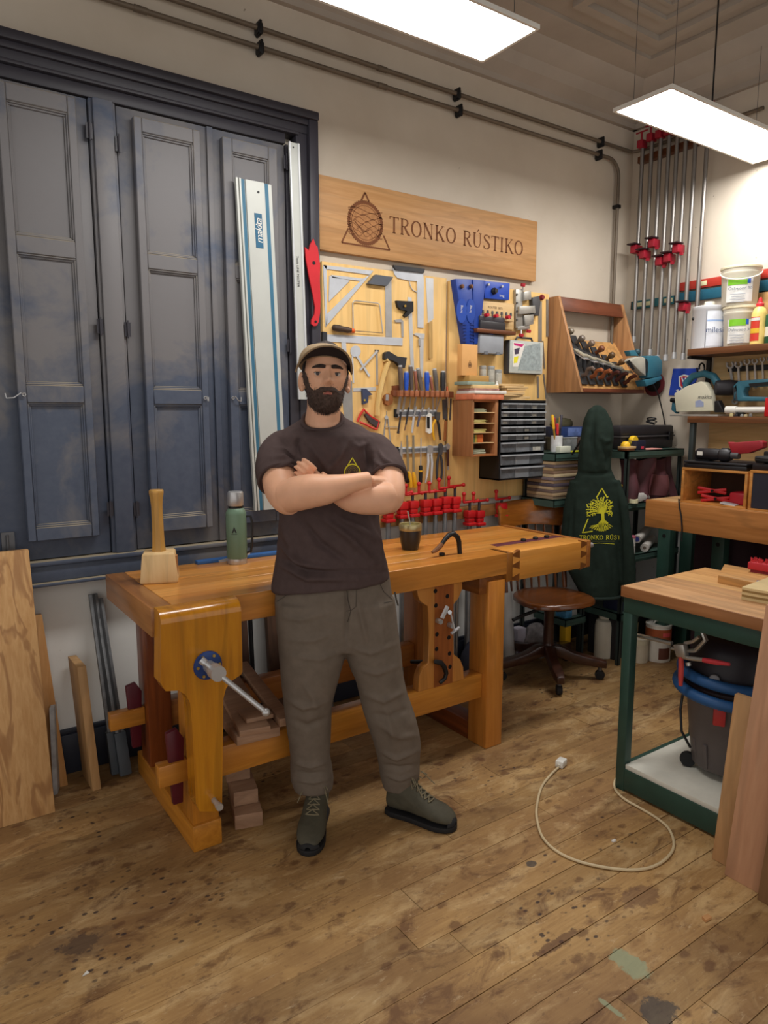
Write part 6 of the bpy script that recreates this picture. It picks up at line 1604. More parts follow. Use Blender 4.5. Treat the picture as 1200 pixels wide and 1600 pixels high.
# ================================================================== corner: tall pipe clamps, rack, chair, hoodie
PIPE = mat((146,142,138), .38, .8, .08, 14)
CRED = mat((150,26,44), .4, 0, .1, 12)
qp = lambda x, y: (960 + x / 4.21, 180 + y / 4.21)
XP = 3.985
rows = [(148, 885, 'first from the corner, red jaw at mid height'), (206, 918, 'second from the corner, red jaw set low'), (262, 845, 'third from the corner, red jaw set highest'), (316, 962, 'fourth from the corner, red jaw set lowest'), (368, 940, 'fifth from the corner, red jaw just above the lowest'), (424, 880, 'sixth from the corner, red jaw with wide plate'), (486, 1258, 'seventh from the corner, red jaw beside the white tin'), (560, None, 'eighth from the corner, bare pipe nearest the window side')]
for i, (xb, yj, lab) in enumerate(rows):
    Yc = PX(*qp(xb, 1000), XP).y
    t = thing('pipe_clamp', 'tall corner pipe clamp, ' + (lab if i < 7 else 'bare pipe furthest from the corner'), 'clamp', 'tall pipe clamps in the corner')
    zlo = (1.95, 1.80, 1.86, 1.82, 1.82, 1.83, 1.82, 1.93)[i]; zhi = 3.16 - (.0 if i else .02)
    part('pipe', MB().cyl((XP, Yc, zlo), (XP, Yc, zhi), .0125, n=12), PIPE, t)
    part('collar', MB().cyl((XP, Yc, zlo - .004), (XP, Yc, zlo + .035), .0165, n=12), STEEL, t)
    zc = PX(*qp(xb, yj), XP).z if yj else zhi - .05
    part('jaw', MB().box(XP - .05, XP + .02, Yc - .022, Yc + .022, zc - .028, zc + .022), CRED, t, .006)
    part('plate', MB().box(XP - .075, XP - .01, Yc - .030, Yc + .030, zc + .022, zc + .030), mat((40,18,24), .5), t, .002)
    part('lever', MB().box(XP - .03, XP - .015, Yc - .035, Yc - .018, zc - .045, zc - .028), CRED, t)
    part('head', MB().box(XP - .035, XP + .02, Yc - .02, Yc + .02, zhi - .01, zhi + .035).cyl((XP - .015, Yc, zhi + .03), (XP - .015, Yc, zhi + .085), .007, n=8), CRED, t, .003)
    part('handle_bar', MB().cyl((XP - .015, Yc - .04, zhi + .085), (XP - .015, Yc + .04, zhi + .085), .005, n=8), CRED, t)
one('clamp_rail', 'dark wooden rail on the right wall from which the tall clamps hang', 'rail', MB().box(4.012, WX, 2.35, 2.98, 3.06, 3.10), WALNUT('y'), .003)
# levels on the right wall
def wall_level(label, col, y0, y1, z0, z1, x0, x1, vials=()):
    t = thing('spirit_level', label, 'level'); part('beam', MB().box(x0, x1, y0, y1, z0, z1), mat(col, .5), t, .003)
    for v in vials: part('vial_window', MB().box(x0 - .002, x0, v - .03, v + .03, z0 + .012, z1 - .012), mat((196,190,150), .4), t, .001)
    part('end_cap', MB().box(x0 - .001, x1, y1, y1 + .008, z0, z1), BLACK, t); part('end_cap', MB().box(x0 - .001, x1, y0 - .008, y0, z0, z1), BLACK, t)
wall_level('long red level on the right wall behind the white buckets', (176,52,40), 1.3, 2.66, 2.235, 2.285, 4.034, WX, (2.5,))
wall_level('long teal level on the right wall below the red one', (30,88,110), 1.3, 2.66, 2.165, 2.225, 4.034, WX)
wall_level('short green level on the right wall behind the tall clamps', (30,92,100), 2.68, 2.985, 2.165, 2.215, 4.034, WX, (2.94, 2.87, 2.72))
# ---- green metal rack in the corner
RX0, RX1, RY0, RY1 = 3.44, 3.985, 2.52, 2.85
rack = thing('metal_rack', 'green metal shelving rack in the corner beside the right wall', 'rack')
GRK = mat((60,82,74), .45, 0, .12, 14)
lev = {1: PY(1000, 704, RY0).z, 2: PY(990, 786, RY0).z, 3: PY(995, 866, RY0).z, 4: PY(948, 954, 2.62).z}
def tray(x0, x1, y0, y1, z): return MB().box(x0, x1, y0, y1, z - .006, z).box(x0, x1, y0, y0 + .004, z - .045, z).box(x0, x1, y1 - .004, y1, z - .045, z).box(x0, x0 + .004, y0, y1, z - .045, z).box(x1 - .004, x1, y0, y1, z - .045, z).box(x0, x1, y0 - .004, y0, z - .03, z - .026)
for k, z in lev.items(): part('shelf', tray(RX0, RX1, RY0, RY1, z), GRK, rack)
DGM = mat((44,52,50), .5)
for x, y in ((RX0, RY0 + .005), (RX1 - .025, RY0 + .005), (RX0, RY1 - .03), (RX1 - .025, RY1 - .03)):
    part('upright', MB().box(x, x + .022, y, y + .004, 0, lev[1] - .006).box(x, x + .004, y, y + .022, 0, lev[1] - .006), DGM, rack)
# narrower unit behind the chair
QX0, QX1, QY0, QY1 = 3.10, 3.425, 2.76, 3.02
rack2 = thing('metal_rack', 'narrow green metal rack behind the swivel chair, with the pen cup on top', 'rack')
ZL = PY(870, 708, QY0).z; ZL2 = PY(890, 779, QY0).z; ZL4 = PY(945, 954, QY0).z
for z in (ZL, ZL2, ZL4): part('shelf', tray(QX0 if z > .9 else 3.24, QX1, QY0, QY1, z), GRK, rack2)
for x, y in ((QX1 - .03, QY0 + .005), (QX1 - .03, QY1 - .03), (QX0 + .005, QY1 - .03)):
    part('upright', MB().box(x, x + .022, y, y + .004, 0, ZL - .006).box(x, x + .004, y, y + .022, 0, ZL - .006), DGM, rack2)
part('coat_hook', MB().tube([(3.24, QY0, ZL - .01), (3.24, QY0 - .03, ZL + .03), (3.24, QY0 - .08, ZL + .10), (3.24, QY0 - .125, ZL + .20)], .006, 8), BLACK, rack2)
ZS = lev[1]
def E_(x, y, Y): return PY(*zE(x, y), Y)
# pencil cup with tools
c = E_(98, 930, 2.84); cup = thing('pen_cup', 'white patterned pen cup on the corner rack', 'cup')
part('cup', MB().lathe([(.032,0),(.034,.002),(.034,.095),(.031,.096),(.031,.01)], (c.x, 2.84, ZL), n=20), mat((206,206,206), .5, 0, .1, 40), cup)
one('sticky_notes', 'pale box of paper slips in front of the pen cup', 'box', MB().box(c.x - .045, c.x + .045, 2.77, 2.805, ZL, ZL + .036), mat((206,208,190), .6), .002)
for i, (dx, col, ty, h, lab) in enumerate(((-.014, (226,176,40), 0, .20, 'yellow-handled file standing leftmost in the pen cup'), (-.002, (170,40,44), 1, .185, 'red marker leaning left in the pen cup'), (.010, (60,56,66), 2, .20, 'dark pen with red tip at the back of the pen cup'), (.016, (222,190,90), 3, .19, 'pale yellow brush at the right of the pen cup'), (.0, (206,52,60), 4, .15, 'short red pen at the front of the pen cup'))):
    b = Vector((c.x + dx, 2.84 + (.012 if i % 2 else -.010), ZL + .012)); tp_ = b + V(dx * 2.2 - .01, .0, h)
    tt_ = thing('pen', lab, 'pen', 'pens in the cup')
    part('shaft', MB().tube([b, b + (tp_ - b) * .6, tp_], [.005, .006, .0055], 8), mat(tuple(int(q * .7) for q in col), .5), tt_)
    part('top', MB().tube([b + (tp_ - b) * .62, tp_, tp_ + (tp_ - b) * .03], [.0075, .0085, .004], 8), mat(col, .45), tt_)
def bx(name, label, cat, x0, x1, y0, y1, z0, z1, m, bev=.003, group=None, parts=()):
    t = thing(name, label, cat, group)
    part('body', MB().box(x0, x1, y0, y1, z0, z1), m, t, bev)
    for nm, q_, mm in parts: part(nm, MB().box(*q_), mm, t, .001)
    return t
x0, x1 = E_(135, 870, 2.88).x, E_(240, 870, 2.88).x
bx('clear_box', 'clear plastic organiser box behind the pen cup on the rack', 'box', x0, x1 - .06, 2.88, 3.01, ZL, ZL + .075, mat((120,122,122), .3, 0, .3, 30), parts=(('lid', (x0 - .002, x1 - .058, 2.878, 3.012, ZL + .075, ZL + .082), mat((176,176,170), .4)),))
bx('orange_box', 'small box with orange label on the corner rack left of the hoodie', 'box', x1 - .055, x1 + .01, 2.86, 2.94, ZL, ZL + .08, mat((90,70,60), .5), parts=(('label_panel', (x1 - .053, x1 + .008, 2.858, 2.86, ZL + .035, ZL + .072), mat((232,124,40), .5)),))
bx('blue_case', 'blue translucent case on top of the clear organiser box', 'case', x0 - .02, x1 + .0, 2.885, 3.01, ZL + .083, ZL + .145, mat((44,66,120), .35, 0, .2, 20), parts=(('front_window', (x0 + .04, x1 - .02, 2.883, 2.885, ZL + .09, ZL + .138), mat((96,116,170), .3, 0, .3, 30)),))
one('cloth_bundle', 'dull green and brown folded cloth on the blue case', 'cloth', MB().loft([[Vector((x0 + .06 + (.085 + .01 * math.sin(5 * a)) * k * math.cos(a), 2.95 + .05 * k * math.sin(a), ZL + .1455 + h)) for a in [2 * PI * j / 18 for j in range(18)]] for k, h in ((.9, 0), (1, .012), (.95, .03), (.75, .045), (.3, .052))]), mat((92,88,66), .85, 0, .4, 20))
one('yellow_tape', 'yellow flat ruler lying at the front edge of the rack', 'ruler', MB().box(c.x + .05, c.x + .14, 2.765, 2.79, ZL, ZL + .008), mat((206,206,40), .5), .001)
# black tool case and what lies before it
x0, x1 = E_(500, 870, 2.62).x, E_(708, 870, 2.62).x
tc = thing('black_tool_case', 'long black plastic tool case on the right of the corner rack', 'case')
part('bottom', MB().box(max(x0 - .12, RX0 + .005), x1, 2.62, 2.80, ZS, ZS + .075), mat((34,32,36), .45), tc, .01)
part('lid', MB().box(max(x0 - .12, RX0 + .005), x1, 2.62, 2.80, ZS + .079, ZS + .14), mat((38,36,40), .45), tc, .012)
part('rim', MB().box(max(x0 - .125, RX0), x1 + .004, 2.614, 2.806, ZS + .073, ZS + .081), mat((74,72,74), .45), tc)
part('latch', MB().box(x1 - .06, x1 - .02, 2.606, 2.62, ZS + .05, ZS + .10), BLACK, tc, .003)
part('handle', MB().tube([(x1, 2.66, ZS + .05), (x1 + .016, 2.66, ZS + .06), (x1 + .016, 2.66, ZS + .11), (x1, 2.66, ZS + .12)], .005, 8), BLACK, tc)
one('cord_loop', 'black coiled cord on top of the black tool case', 'cord', MB().tube([(x1 - .12 + .035 * math.cos(t) * (1 - .1 * t / PI), 2.70 + .03 * math.sin(t), ZS + .144 + .006 * (t / PI) + .012 * abs(math.sin(t * .7))) for t in [i * PI / 6 for i in range(36)]], .004, 6), BLACK)
xa = E_(385, 900, 2.56).x; xb = E_(500, 900, 2.56).x
one('thin_board', 'thin pale wooden panel lying at the rack front right of the hoodie', 'panel', MB().box(RX0 + .005, xb, 2.54, 2.60, ZS + .012, ZS + .024), PALE('x'), .001)
one('thin_board', 'thin dark panel under the pale one right of the hoodie', 'panel', MB().box(RX0 + .005, xb - .02, 2.535, 2.60, ZS, ZS + .0115), WALNUT('x'), .001)
one('yellow_cup', 'yellow rounded cap lying on the pale panel', 'cap', MB().lathe([(.028,0),(.026,.014),(.016,.026),(.002,.030)], (RX0 + .035, 2.57, ZS + .0242), n=18), mat((236,186,40), .4))
c = E_(505, 848, 2.585)
t = thing('tape_measure', 'yellow and black tape measure before the black tool case', 'tape measure')
part('body', MB().lathe([(.026,0),(.028,.004),(.028,.026),(.026,.03)], (c.x, 2.575, ZS + .055), (0,1,0), 18), mat((232,188,40), .45), t)
part('base', MB().box(c.x - .06, c.x + .03, 2.57, 2.607, ZS + .0245, ZS + .036), mat((60,56,30), .5), t); part('grip', MB().box(c.x - .058, c.x - .03, 2.572, 2.605, ZS + .036, ZS + .052), mat((150,132,40), .5), t, .003)
bx('navy_box', 'navy box with red mark at the rack front right of the tape measure', 'box', xb + .0, xb + .09, 2.54, 2.60, ZS + .0005, ZS + .055, mat((30,32,52), .5), parts=(('red_mark', (xb + .045, xb + .07, 2.538, 2.54, ZS + .006, ZS + .022), mat((200,50,70), .5)),))
one('pink_folder', 'thin pink folder at the front edge of the rack', 'folder', MB().box(xb + .095, xb + .24, 2.53, 2.60, ZS, ZS + .006), mat((216,150,140), .6), .001)
# stacked boards and papers on the second shelf (left)
zz_ = ZL2; rn = random.Random(12)
pal = [(150,128,104), (176,150,116), (110,92,84), (190,166,130), (84,74,84), (168,140,108), (120,108,112), (196,176,140), (130,104,84), (180,150,110), (104,92,92), (188,160,122)]
lbl = ['lowest', 'second lowest', 'third lowest', 'fourth lowest', 'fifth lowest', 'sixth lowest', 'sixth from the top', 'fifth from the top', 'fourth from the top', 'third from the top', 'second from the top', 'topmost']
for i in range(12):
    h = (ZL - .05 - ZL2) / 12
    one('stacked_panel', lbl[i] + ' flat panel in the stack under the rack top behind the chair', 'panel', MB().box(3.115 + rn.uniform(-.008, .0), 3.385 + rn.uniform(-.01, .004), QY0 + .01 + rn.uniform(0, .015), QY1 - .035, zz_ + .0003, zz_ + h - .0012), mat(pal[i], .7, 0, .15, 8), .001, group='panels stacked on the rack')
    zz_ += h
# burgundy leather hanging between rack and bench
BURG = mat((78,42,48), .55, 0, .2, 8)
t = thing('leather_apron', 'dark burgundy leather apron folded over the second shelf of the corner rack', 'apron')
rg = []
for k in range(11):
    v = k / 10; z = lev[1] - .055 - v * (lev[1] - .055 - lev[2])
    rg.append([Vector((3.475 + .47 * j / 30, RY0 + .05 + .02 * math.sin(j * .7 + v * 3) + .018 * math.sin(j * .33 - v * 4) - .03 * v, z + .012 * math.sin(j * .5) * (1 - v))) for j in range(31)] )
fb = [[p + V(0, .03, 0) for p in r_] for r_ in rg]
m = MB(); 
loop = [a + b[::-1] for a, b in zip(rg, fb)]
m.loft(loop)
part('leather', m, BURG, t, sharp=60)
part('pocket', MB().loft([[p + V(0, -.012, 0) for p in r_[14:27]] + [p + V(0, .004, 0) for p in r_[14:27]][::-1] for r_ in rg[4:10]]), mat((92,52,54), .5, 0, .15, 10), t, sharp=60)
# clutter on the second shelf right
Z2 = lev[2]
def K_(x, y): return (960 + x / 6.15, 700 + y / 6.15)
def kx(x, y, Y): return PY(*K_(x, y), Y).x
one('rag', 'crumpled pale rag on the second rack shelf', 'rag', MB().loft([[Vector((kx(250, 470, 2.54) + (.10 + .015 * math.sin(3 * a)) * k * math.cos(a), 2.545 + .022 * k * math.sin(a), Z2 + .0005 + h + .006 * math.sin(4 * a) * k)) for a in [2 * PI * j / 22 for j in range(22)]] for k, h in ((.95, .006), (1, .016), (.8, .034), (.5, .046), (.15, .05))]), mat((186,182,176), .9, 0, .2, 20))
t = thing('tape_roll', 'cream tape roll at the front of the second rack shelf', 'tape'); part('roll', MB().ring((kx(183, 500, 2.525), 2.525, Z2 + .0), (0,0,1), .016, .027, .022), mat((226,220,180), .6), t)
bx('yellow_carton', 'yellow and black carton on the second rack shelf', 'box', kx(95, 380, 2.60), kx(270, 380, 2.60), 2.59, 2.66, Z2, Z2 + .10, mat((216,156,30), .5), parts=(('black_band', (kx(110, 350, 2.59), kx(262, 350, 2.59), 2.588, 2.59, Z2 + .068, Z2 + .092), BLACK),))
t = thing('glue_tube', 'small white bottle with yellow cap beside the yellow carton', 'bottle')
X = kx(60, 400, 2.57)
part('bottle', MB().lathe([(.014,0),(.015,.004),(.015,.07),(.008,.082)], (X, 2.57, Z2), n=14), WHITEP, t); part('cap', MB().lathe([(.009,.082),(.009,.105),(.007,.108)], (X, 2.57, Z2), n=12), mat((236,206,40), .4), t)
part('label_band', MB().lathe([(.0153,.02),(.0153,.05)], (X, 2.57, Z2), n=14, caps=False), mat((190,60,70), .5), t)
# third shelf: rolls and tubs
Z3 = lev[3]
t = thing('paper_roll', 'upper pale paper roll with blue mark on the third rack shelf', 'roll'); a, b = Vector((kx(215, 890, 2.54), 2.54, Z3 + .085)), Vector((kx(410, 790, 2.66), 2.70, Z3 + .12))
part('roll', MB().cyl(a, b, .024, n=16), mat((190,184,176), .7), t); part('end', MB().cyl(a + (a - b).normalized() * .001, a, .015, n=14), mat((60,70,150), .6), t)
t = thing('paper_roll', 'lower pale paper roll on the third rack shelf', 'roll'); a, b = Vector((kx(290, 945, 2.535), 2.535, Z3 + .026)), Vector((kx(400, 890, 2.66), 2.69, Z3 + .03))
part('roll', MB().cyl(a, b, .025, n=16), mat((196,190,182), .7), t); part('end', MB().cyl(a + (a - b).normalized() * .001, a, .010, n=12), mat((110,96,84), .6), t)
for lab, z0, cap in (('lower white tub on the third rack shelf', 0, (200,196,188)), ('upper white tub with pink lid on the third rack shelf', .056, (206,110,130))):
    t = thing('white_tub', lab, 'tub', 'tubs on the rack'); X = kx(155, 920, 2.55)
    part('tub', MB().lathe([(.024,0),(.027,.003),(.027,.042),(.025,.043)], (X, 2.55, Z3 + z0), n=18), WHITEP, t); part('lid', MB().lathe([(.028,.042),(.028,.053),(.026,.055)], (X, 2.55, Z3 + z0), n=18), mat(cap, .5), t)
# fourth shelf
Z4 = lev[4]
bx('blue_carton', 'small blue patterned box on the lowest shelf behind the chair', 'box', 3.26, 3.32, 2.78, 2.86, ZL4, ZL4 + .075, mat((70,130,170), .5, 0, .3, 60)); bx('white_carton', 'pale box beside the blue patterned box on the lowest shelf', 'box', 3.33, 3.39, 2.80, 2.95, ZL4, ZL4 + .085, mat((170,166,160), .6))
bx('grey_carton', 'grey flat box at the right of the lowest rack shelf', 'box', 3.60, 3.85, 2.55, 2.72, Z4, Z4 + .10, mat((96,92,96), .6)); bx('navy_carton', 'dark navy bin on the lowest rack shelf', 'box', 3.48, 3.57, 2.55, 2.68, Z4, Z4 + .12, mat((34,40,66), .6))
# clutter behind the chair on the floor
bx('yellow_tin', 'small yellow tin on the floor behind the swivel chair', 'tin', 3.29, 3.34, 2.80, 2.85, .0, .22, mat((206,160,30), .4)); bx('purple_box', 'white and purple carton on the floor left of the chair column', 'box', 3.0, 3.07, 2.92, 2.98, 0, .20, mat((190,184,196), .6), parts=(('purple_panel', (3.005, 3.065, 2.918, 2.92, .03, .11), mat((84,50,110), .5)),))
bx('black_crate', 'black crate on the floor under the corner rack', 'crate', 3.50, 3.80, 2.60, 2.80, 0, .25, mat((40,38,40), .6))
one('white_tube', 'thick white plastic tube standing against the wall behind the chair', 'tube', MB().tube([(2.945, 2.93, 0), (2.915, 2.985, .78)], .038, 20), mat((206,206,204), .3, 0, .05))
one('dark_bag', 'dark crumpled bag on the floor behind the chair base', 'bag', MB().loft([[Vector((2.70 + (.13 + .02 * math.sin(3 * a)) * k * math.cos(a), 2.93 + .07 * k * math.sin(a), h)) for a in [2 * PI * j / 20 for j in range(20)]] for k, h in ((.9, 0), (1, .04), (.9, .12), (.6, .18), (.2, .2))]), mat((46,48,62), .7, 0, .3, 14))
one('grey_rags', 'heap of grey rags on the floor right of the chair column', 'rags', MB().loft([[Vector((3.16 + (.11 + .02 * math.sin(4 * a)) * k * math.cos(a), 2.93 + .07 * k * math.sin(a), h + .01 * math.sin(5 * a) * k)) for a in [2 * PI * j / 22 for j in range(22)]] for k, h in ((.9, .01), (1, .05), (.9, .12), (.55, .19), (.15, .21))]), mat((128,122,122), .9, 0, .4, 22))
# more pipe clamps, seen below the bench top between legs and chair
for i, X in enumerate((2.42, 2.50, 2.58, 2.66)):
    t = thing('pipe_clamp', ('leftmost', 'second', 'third', 'rightmost') [i] + ' of four short pipe clamps on the wall left of the white tube', 'clamp', 'short pipe clamps on the wall')
    part('pipe', MB().cyl((X, 3.0, .03), (X, 3.0, .74), .013, n=10), PIPE, t); part('jaw', MB().box(X - .028, X + .028, 2.965, 3.02, .56 + .03 * (i % 2), .60 + .03 * (i % 2)), CRED, t, .004); part('head', MB().box(X - .03, X + .03, 2.965, 3.02, .72, .77), CRED if i % 2 else BLACK, t, .004)
    part('foot_cap', MB().cyl((X, 3.0, 0), (X, 3.0, .035), .017, n=10), DSTEEL, t)

# ---- wooden swivel chair
ch = thing('swivel_chair', 'dark wooden swivel desk chair with spindle back behind the workbench', 'chair')
CW = wood((74,42,28), (52,28,18), 'x', 1.0, .35, .4, .3); CWZ = wood((112,62,26), (84,44,18), 'z', 1.0, .3, .5, .3)
cc = Vector((2.985, 2.665, 0)); SZ = .475
cf = (-FH * .95 + RT * .32).normalized(); cr = Vector((cf.y, -cf.x, 0)) * -1
if cr.dot(RT) < 0: cr = -cr
def CP(f, r_, z): return cc + cf * f + cr * r_ + V(0, 0, z)
# seat: rounded saddle
seat = MB(); rings = []
for k, z in ((.90, 0), (1, .010), (1.0, .028), (.96, .036), (.75, .032), (.3, .029)):
    rg = []
    for j in range(40):
        a = 2 * PI * j / 40; ca, sa = math.cos(a), math.sin(a)
        r_ = .215 * math.copysign(abs(ca) ** .8, ca) * k; f = .205 * math.copysign(abs(sa) ** .8, sa) * k
        rg.append(CP(f + .02, r_ * (1 + .12 * sa), SZ - .036 + z))
    rings.append(rg)
seat.loft(rings)
part('seat', seat, wood((122,68,28), (90,48,18), 'x', 1.0, .28, .6, .4), ch, sharp=50)
part('column', MB().lathe([(.05,.14),(.035,.17),(.030,.20),(.028,.36),(.035,.40),(.06,.435)], cc, n=16), CW, ch)
part('seat_bracket', MB().obox(CP(0, 0, .428), cf, cr, V(0,0,1), .30, .09, .024), BLACK, ch, .004)
part('tilt_lever', MB().tube([CP(.02, -.05, .41), CP(.04, -.20, .38), CP(.05, -.26, .365)], .010, 8), BLACK, ch)
f0 = PZ(870, 1080, 0); base_a = math.atan2((f0 - cc).y, (f0 - cc).x)
fr = PZ(946, 1062, 0)
angs = [base_a, math.atan2((fr - cc).y, (fr - cc).x), base_a - R(72), base_a + R(145), base_a - R(144)]
for a in angs:
    d = Vector((math.cos(a), math.sin(a), 0)); s = Vector((-d.y, d.x, 0)); L = .30
    ring_ = [[cc + d * t_ + s * w_ * sx + V(0, 0, z_ + h_ * sz) for sx, sz in ((-1,-1),(1,-1),(1,1),(-1,1))] for t_, w_, z_, h_ in ((.02,.030,.155,.030),(.07,.028,.150,.034),(.14,.026,.122,.030),(.20,.026,.110,.026),(.27,.027,.100,.024),(.325,.020,.090,.020))]
    part('base_leg', MB().loft(ring_), CW, ch, .006)
    w = cc + d * .29
    cs_ = part('caster', MB().lathe([(.010,-.016),(.026,-.014),(.028,0),(.026,.014),(.010,.016)], w + V(0,0,.028), s, 16), RUBBER, ch)
    part('fork', MB().cyl(w + V(0,0,.05), w + V(0,0,.078), .012, n=10), DSTEEL, cs_)
# back: curved crest rail, spindles, stiles
def CB(u, z):                            # u -1..1 across the back
    lean = (z - SZ) * .18
    return CP(-.175 - lean + .05 * (abs(u) ** 2 - .5) , .205 * u * (1 + (z - SZ) * .12), z)
crest = MB(); rg = []
for j in range(17):
    u = -1 + 2 * j / 16; z0 = .835 + .006 * math.cos(u * 3); z1 = .975 + .012 * (1 - u * u) - (.02 if abs(u) > .97 else 0)
    o_ = cf * .014
    rg.append([CB(u, z0) - o_, CB(u, z0) + o_, CB(u, z1 - .02) + o_, CB(u, z1) + o_ * .4, CB(u, z1) - o_ * .6])
crest.loft(rg)
part('crest_rail', crest, wood((156,92,30), (120,66,20), 'x', 1.0, .25, .7, .3), ch, .004)
for u in (-.72, -.48, -.24, 0, .24, .48, .72):
    P = [CB(u, z) for z in (SZ - .01, .52, .60, .66, .72, .79, .84)]
    part('spindle', MB().tube(P, [.007,.010,.008,.012,.015,.010,.006], 8, flat=.6), CWZ, ch)
for u in (-.96, .96):
    P = [CB(u, z) for z in (SZ - .01, .52, .60, .68, .74, .80, .845)]
    part('stile', MB().tube(P, [.013,.016,.013,.017,.013,.018,.012], 10), CWZ, ch)

# ---- green hoodie hanging from the rack
hd = thing('hoodie', 'dark green hooded sweatshirt with yellow tree print hanging beside the chair', 'hoodie')
HG = mat((36,47,41), .9, 0, .12, 30, spec=.1)
HD = PY(935, 700, 2.60).dot(FH)
hb = MB()
hb.loft([hring(929, 938, 633, HD, .012, 20), hring(920, 946, 640, HD, .035, 20), hring(913, 954, 655, HD, .055, 20), hring(909, 957, 675, HD, .07, 20), hring(905, 956, 700, HD, .075, 20), hring(904, 955, 722, HD, .07, 20), hring(903, 955, 738, HD, .06, 20)])
hb.loft([hring(906, 955, 732, HD, .055, 20), hring(899, 960, 745, HD, .06, 20), hring(892, 968, 765, HD, .062, 20), hring(888, 971, 800, HD, .065, 20), hring(884, 973, 850, HD, .068, 20), hring(886, 972, 890, HD, .07, 20), hring(900, 968, 915, HD, .07, 20), hring(908, 966, 932, HD, .066, 20)])
hb.tube([PD(*p) for p in [(958,752,HD-.02),(968,790,HD-.04),(975,840,HD-.045),(981,890,HD-.04),(983,925,HD-.035),(981,942,HD-.035)]], [.040,.050,.050,.047,.042,.032], 16, flat=.8)
hb.tube([PD(*p) for p in [(900,752,HD),(892,790,HD+.02),(886,840,HD+.03),(884,885,HD+.03)]], [.040,.045,.043,.038], 14, flat=.7)
hm = remesh(hb, .007, 3, .5)
folds(hm, [([(930,640),(926,690),(933,735)], 4, -.022), ([(918,660),(912,700),(912,732)], 5, .012), ([(940,690),(950,715),(950,738)], 4, -.014), ([(935,680),(945,690),(956,688)], 4, .010), ([(903,739),(930,741),(956,739)], 2.5, -.010), ([(963,760),(968,830),(970,900)], 3.5, -.02), ([(915,770),(905,850),(912,920)], 6, .010), ([(945,850),(950,890),(952,925)], 6, .012), ([(925,860),(930,890),(928,925)], 5, -.010), ([(896,770),(893,820),(894,870)], 4, -.012)], .004, 8)
hood = part('sweatshirt', hm, HG, hd)
part('hem_rib', MB().tube([p + V(0, 0, 0) for p in hring(907, 967, 931, HD, .064, 28)], .010, 8, closed=True), mat((30,44,38), .9), hd)
ht = BVHTree.FromPolygons([v.co.copy() for v in hm.vertices], [tuple(p.vertices) for p in hm.polygons])
YG_ = mat((206,200,40), .6, 0, .08, 20)
H_ = lambda x, y: (880 + x / 10, 740 + y / 10)
dm = []
def hs(pts, w): dm.append(drape(ht, [H_(*p) for p in pts], w, .0025, 4))
hs([(520,375),(607,232),(690,378)], 1.8); hs([(390,700),(300,925),(460,900)], 1.8)
hs([(622,760),(618,640),(615,560),(612,520)], 5.0); hs([(560,770),(600,740),(620,700),(622,640)], 2.2); hs([(700,775),(650,740),(630,700),(626,640)], 2.2)
rn = random.Random(21)
for k in range(17):                      # crown branches
    a = R(200 - k * 13.5); ex, ey = 590 + 235 * math.cos(a), 590 - 215 * math.sin(a)
    ex = min(ex, 760)
    mx, my = 612 + (ex - 612) * .45, 600 + (ey - 600) * .55 - 18
    hs([(615, 620), (mx, my), (ex, ey)], 1.1)
    for q_ in range(7):
        t_ = rn.uniform(.4, 1.03); lx, ly = 612 + (ex - 612) * t_ + rn.uniform(-24, 24), 605 + (ey - 605) * t_ + rn.uniform(-26, 26)
        hs([(lx, ly), (lx + rn.uniform(-16, 16), ly - 20)], 1.25)
for k in range(11):                      # roots
    ex = 430 + k * 34; hs([(622, 745), (580 + (ex - 580) * .5 + 10, 790 + 14 * math.cos(k)), (ex, 805 + 100 * math.sin(PI * (k + .6) / 11.4))], 1.0)
    hs([(600 + (ex - 600) * .6, 820), (ex - 20, 850 + 50 * math.sin(PI * k / 10))], .8)
part('back_print', merge(*[m for m in dm if m.f]), YG_, hood, label='yellow tree in a triangle')
def drape_text(txt, x0, y0, w, h, wp):
    tot = sum(glyph(c)[1] + .10 for c in txt) - .10; sx = w / tot; x = 0; out = []
    for c in txt:
        L, gw = glyph(c)
        for pts, ww in L:
            if x0 + (x + max(q_[0] for q_ in pts)) * sx < 967: out.append(drape(ht, [(x0 + (x + a) * sx, y0 - b * h) for a, b in pts], wp, .0025, 2))
        x += gw + .10
    return merge(*[m for m in out if m.f])
part('lettering', drape_text('TRONKO RÚSTIKO', 905.5, 843, 80, 6.4, .9), YG_, hood)
part('rule_line', merge(drape(ht, [(915, 850.5), (935, 848.5), (960, 850)], .6), drape(ht, [(925, 845.6), (960, 845.6)], .35)), YG_, hood)
# ================================================================== right wall: shelves, bench
SHW = wood((120,76,46), (96,58,34), 'y')
SX = 3.80
ztop = PX(*zE(780, 420), SX).z; zmid = PX(*zE(780, 768), SX).z
us = thing('wall_shelf', 'dark wooden upper wall shelf carrying the buckets on the right wall', 'shelf')
part('board', MB().box(SX, WX - .022, .6, PX(*zE(780, 430), SX).y, ztop - .036, ztop), SHW, us, .002)
yb = PX(*zE(855, 480), 3.95).y
br = part('bracket', MB().box(4.018, 4.036, yb - .012, yb + .012, ztop - .22, ztop - .036).box(3.82, 4.036, yb - .012, yb + .012, ztop - .052, ztop - .036), BLACK, us)
part('scroll', MB().tube([(4.0 - .05 - .045 * math.cos(a) * (1 - a / 12), yb, ztop - .10 - .045 * math.sin(a) * (1 - a / 12)) for a in [i * .35 for i in range(20)]], .005, 6), BLACK, us)
ms = thing('wall_shelf', 'lower wooden wall shelf carrying power tools on the right wall', 'shelf')
ym = PX(*zE(780, 780), SX).y
part('board', MB().box(SX, WX - .022, .6, ym, zmid - .036, zmid), SHW, ms, .002)
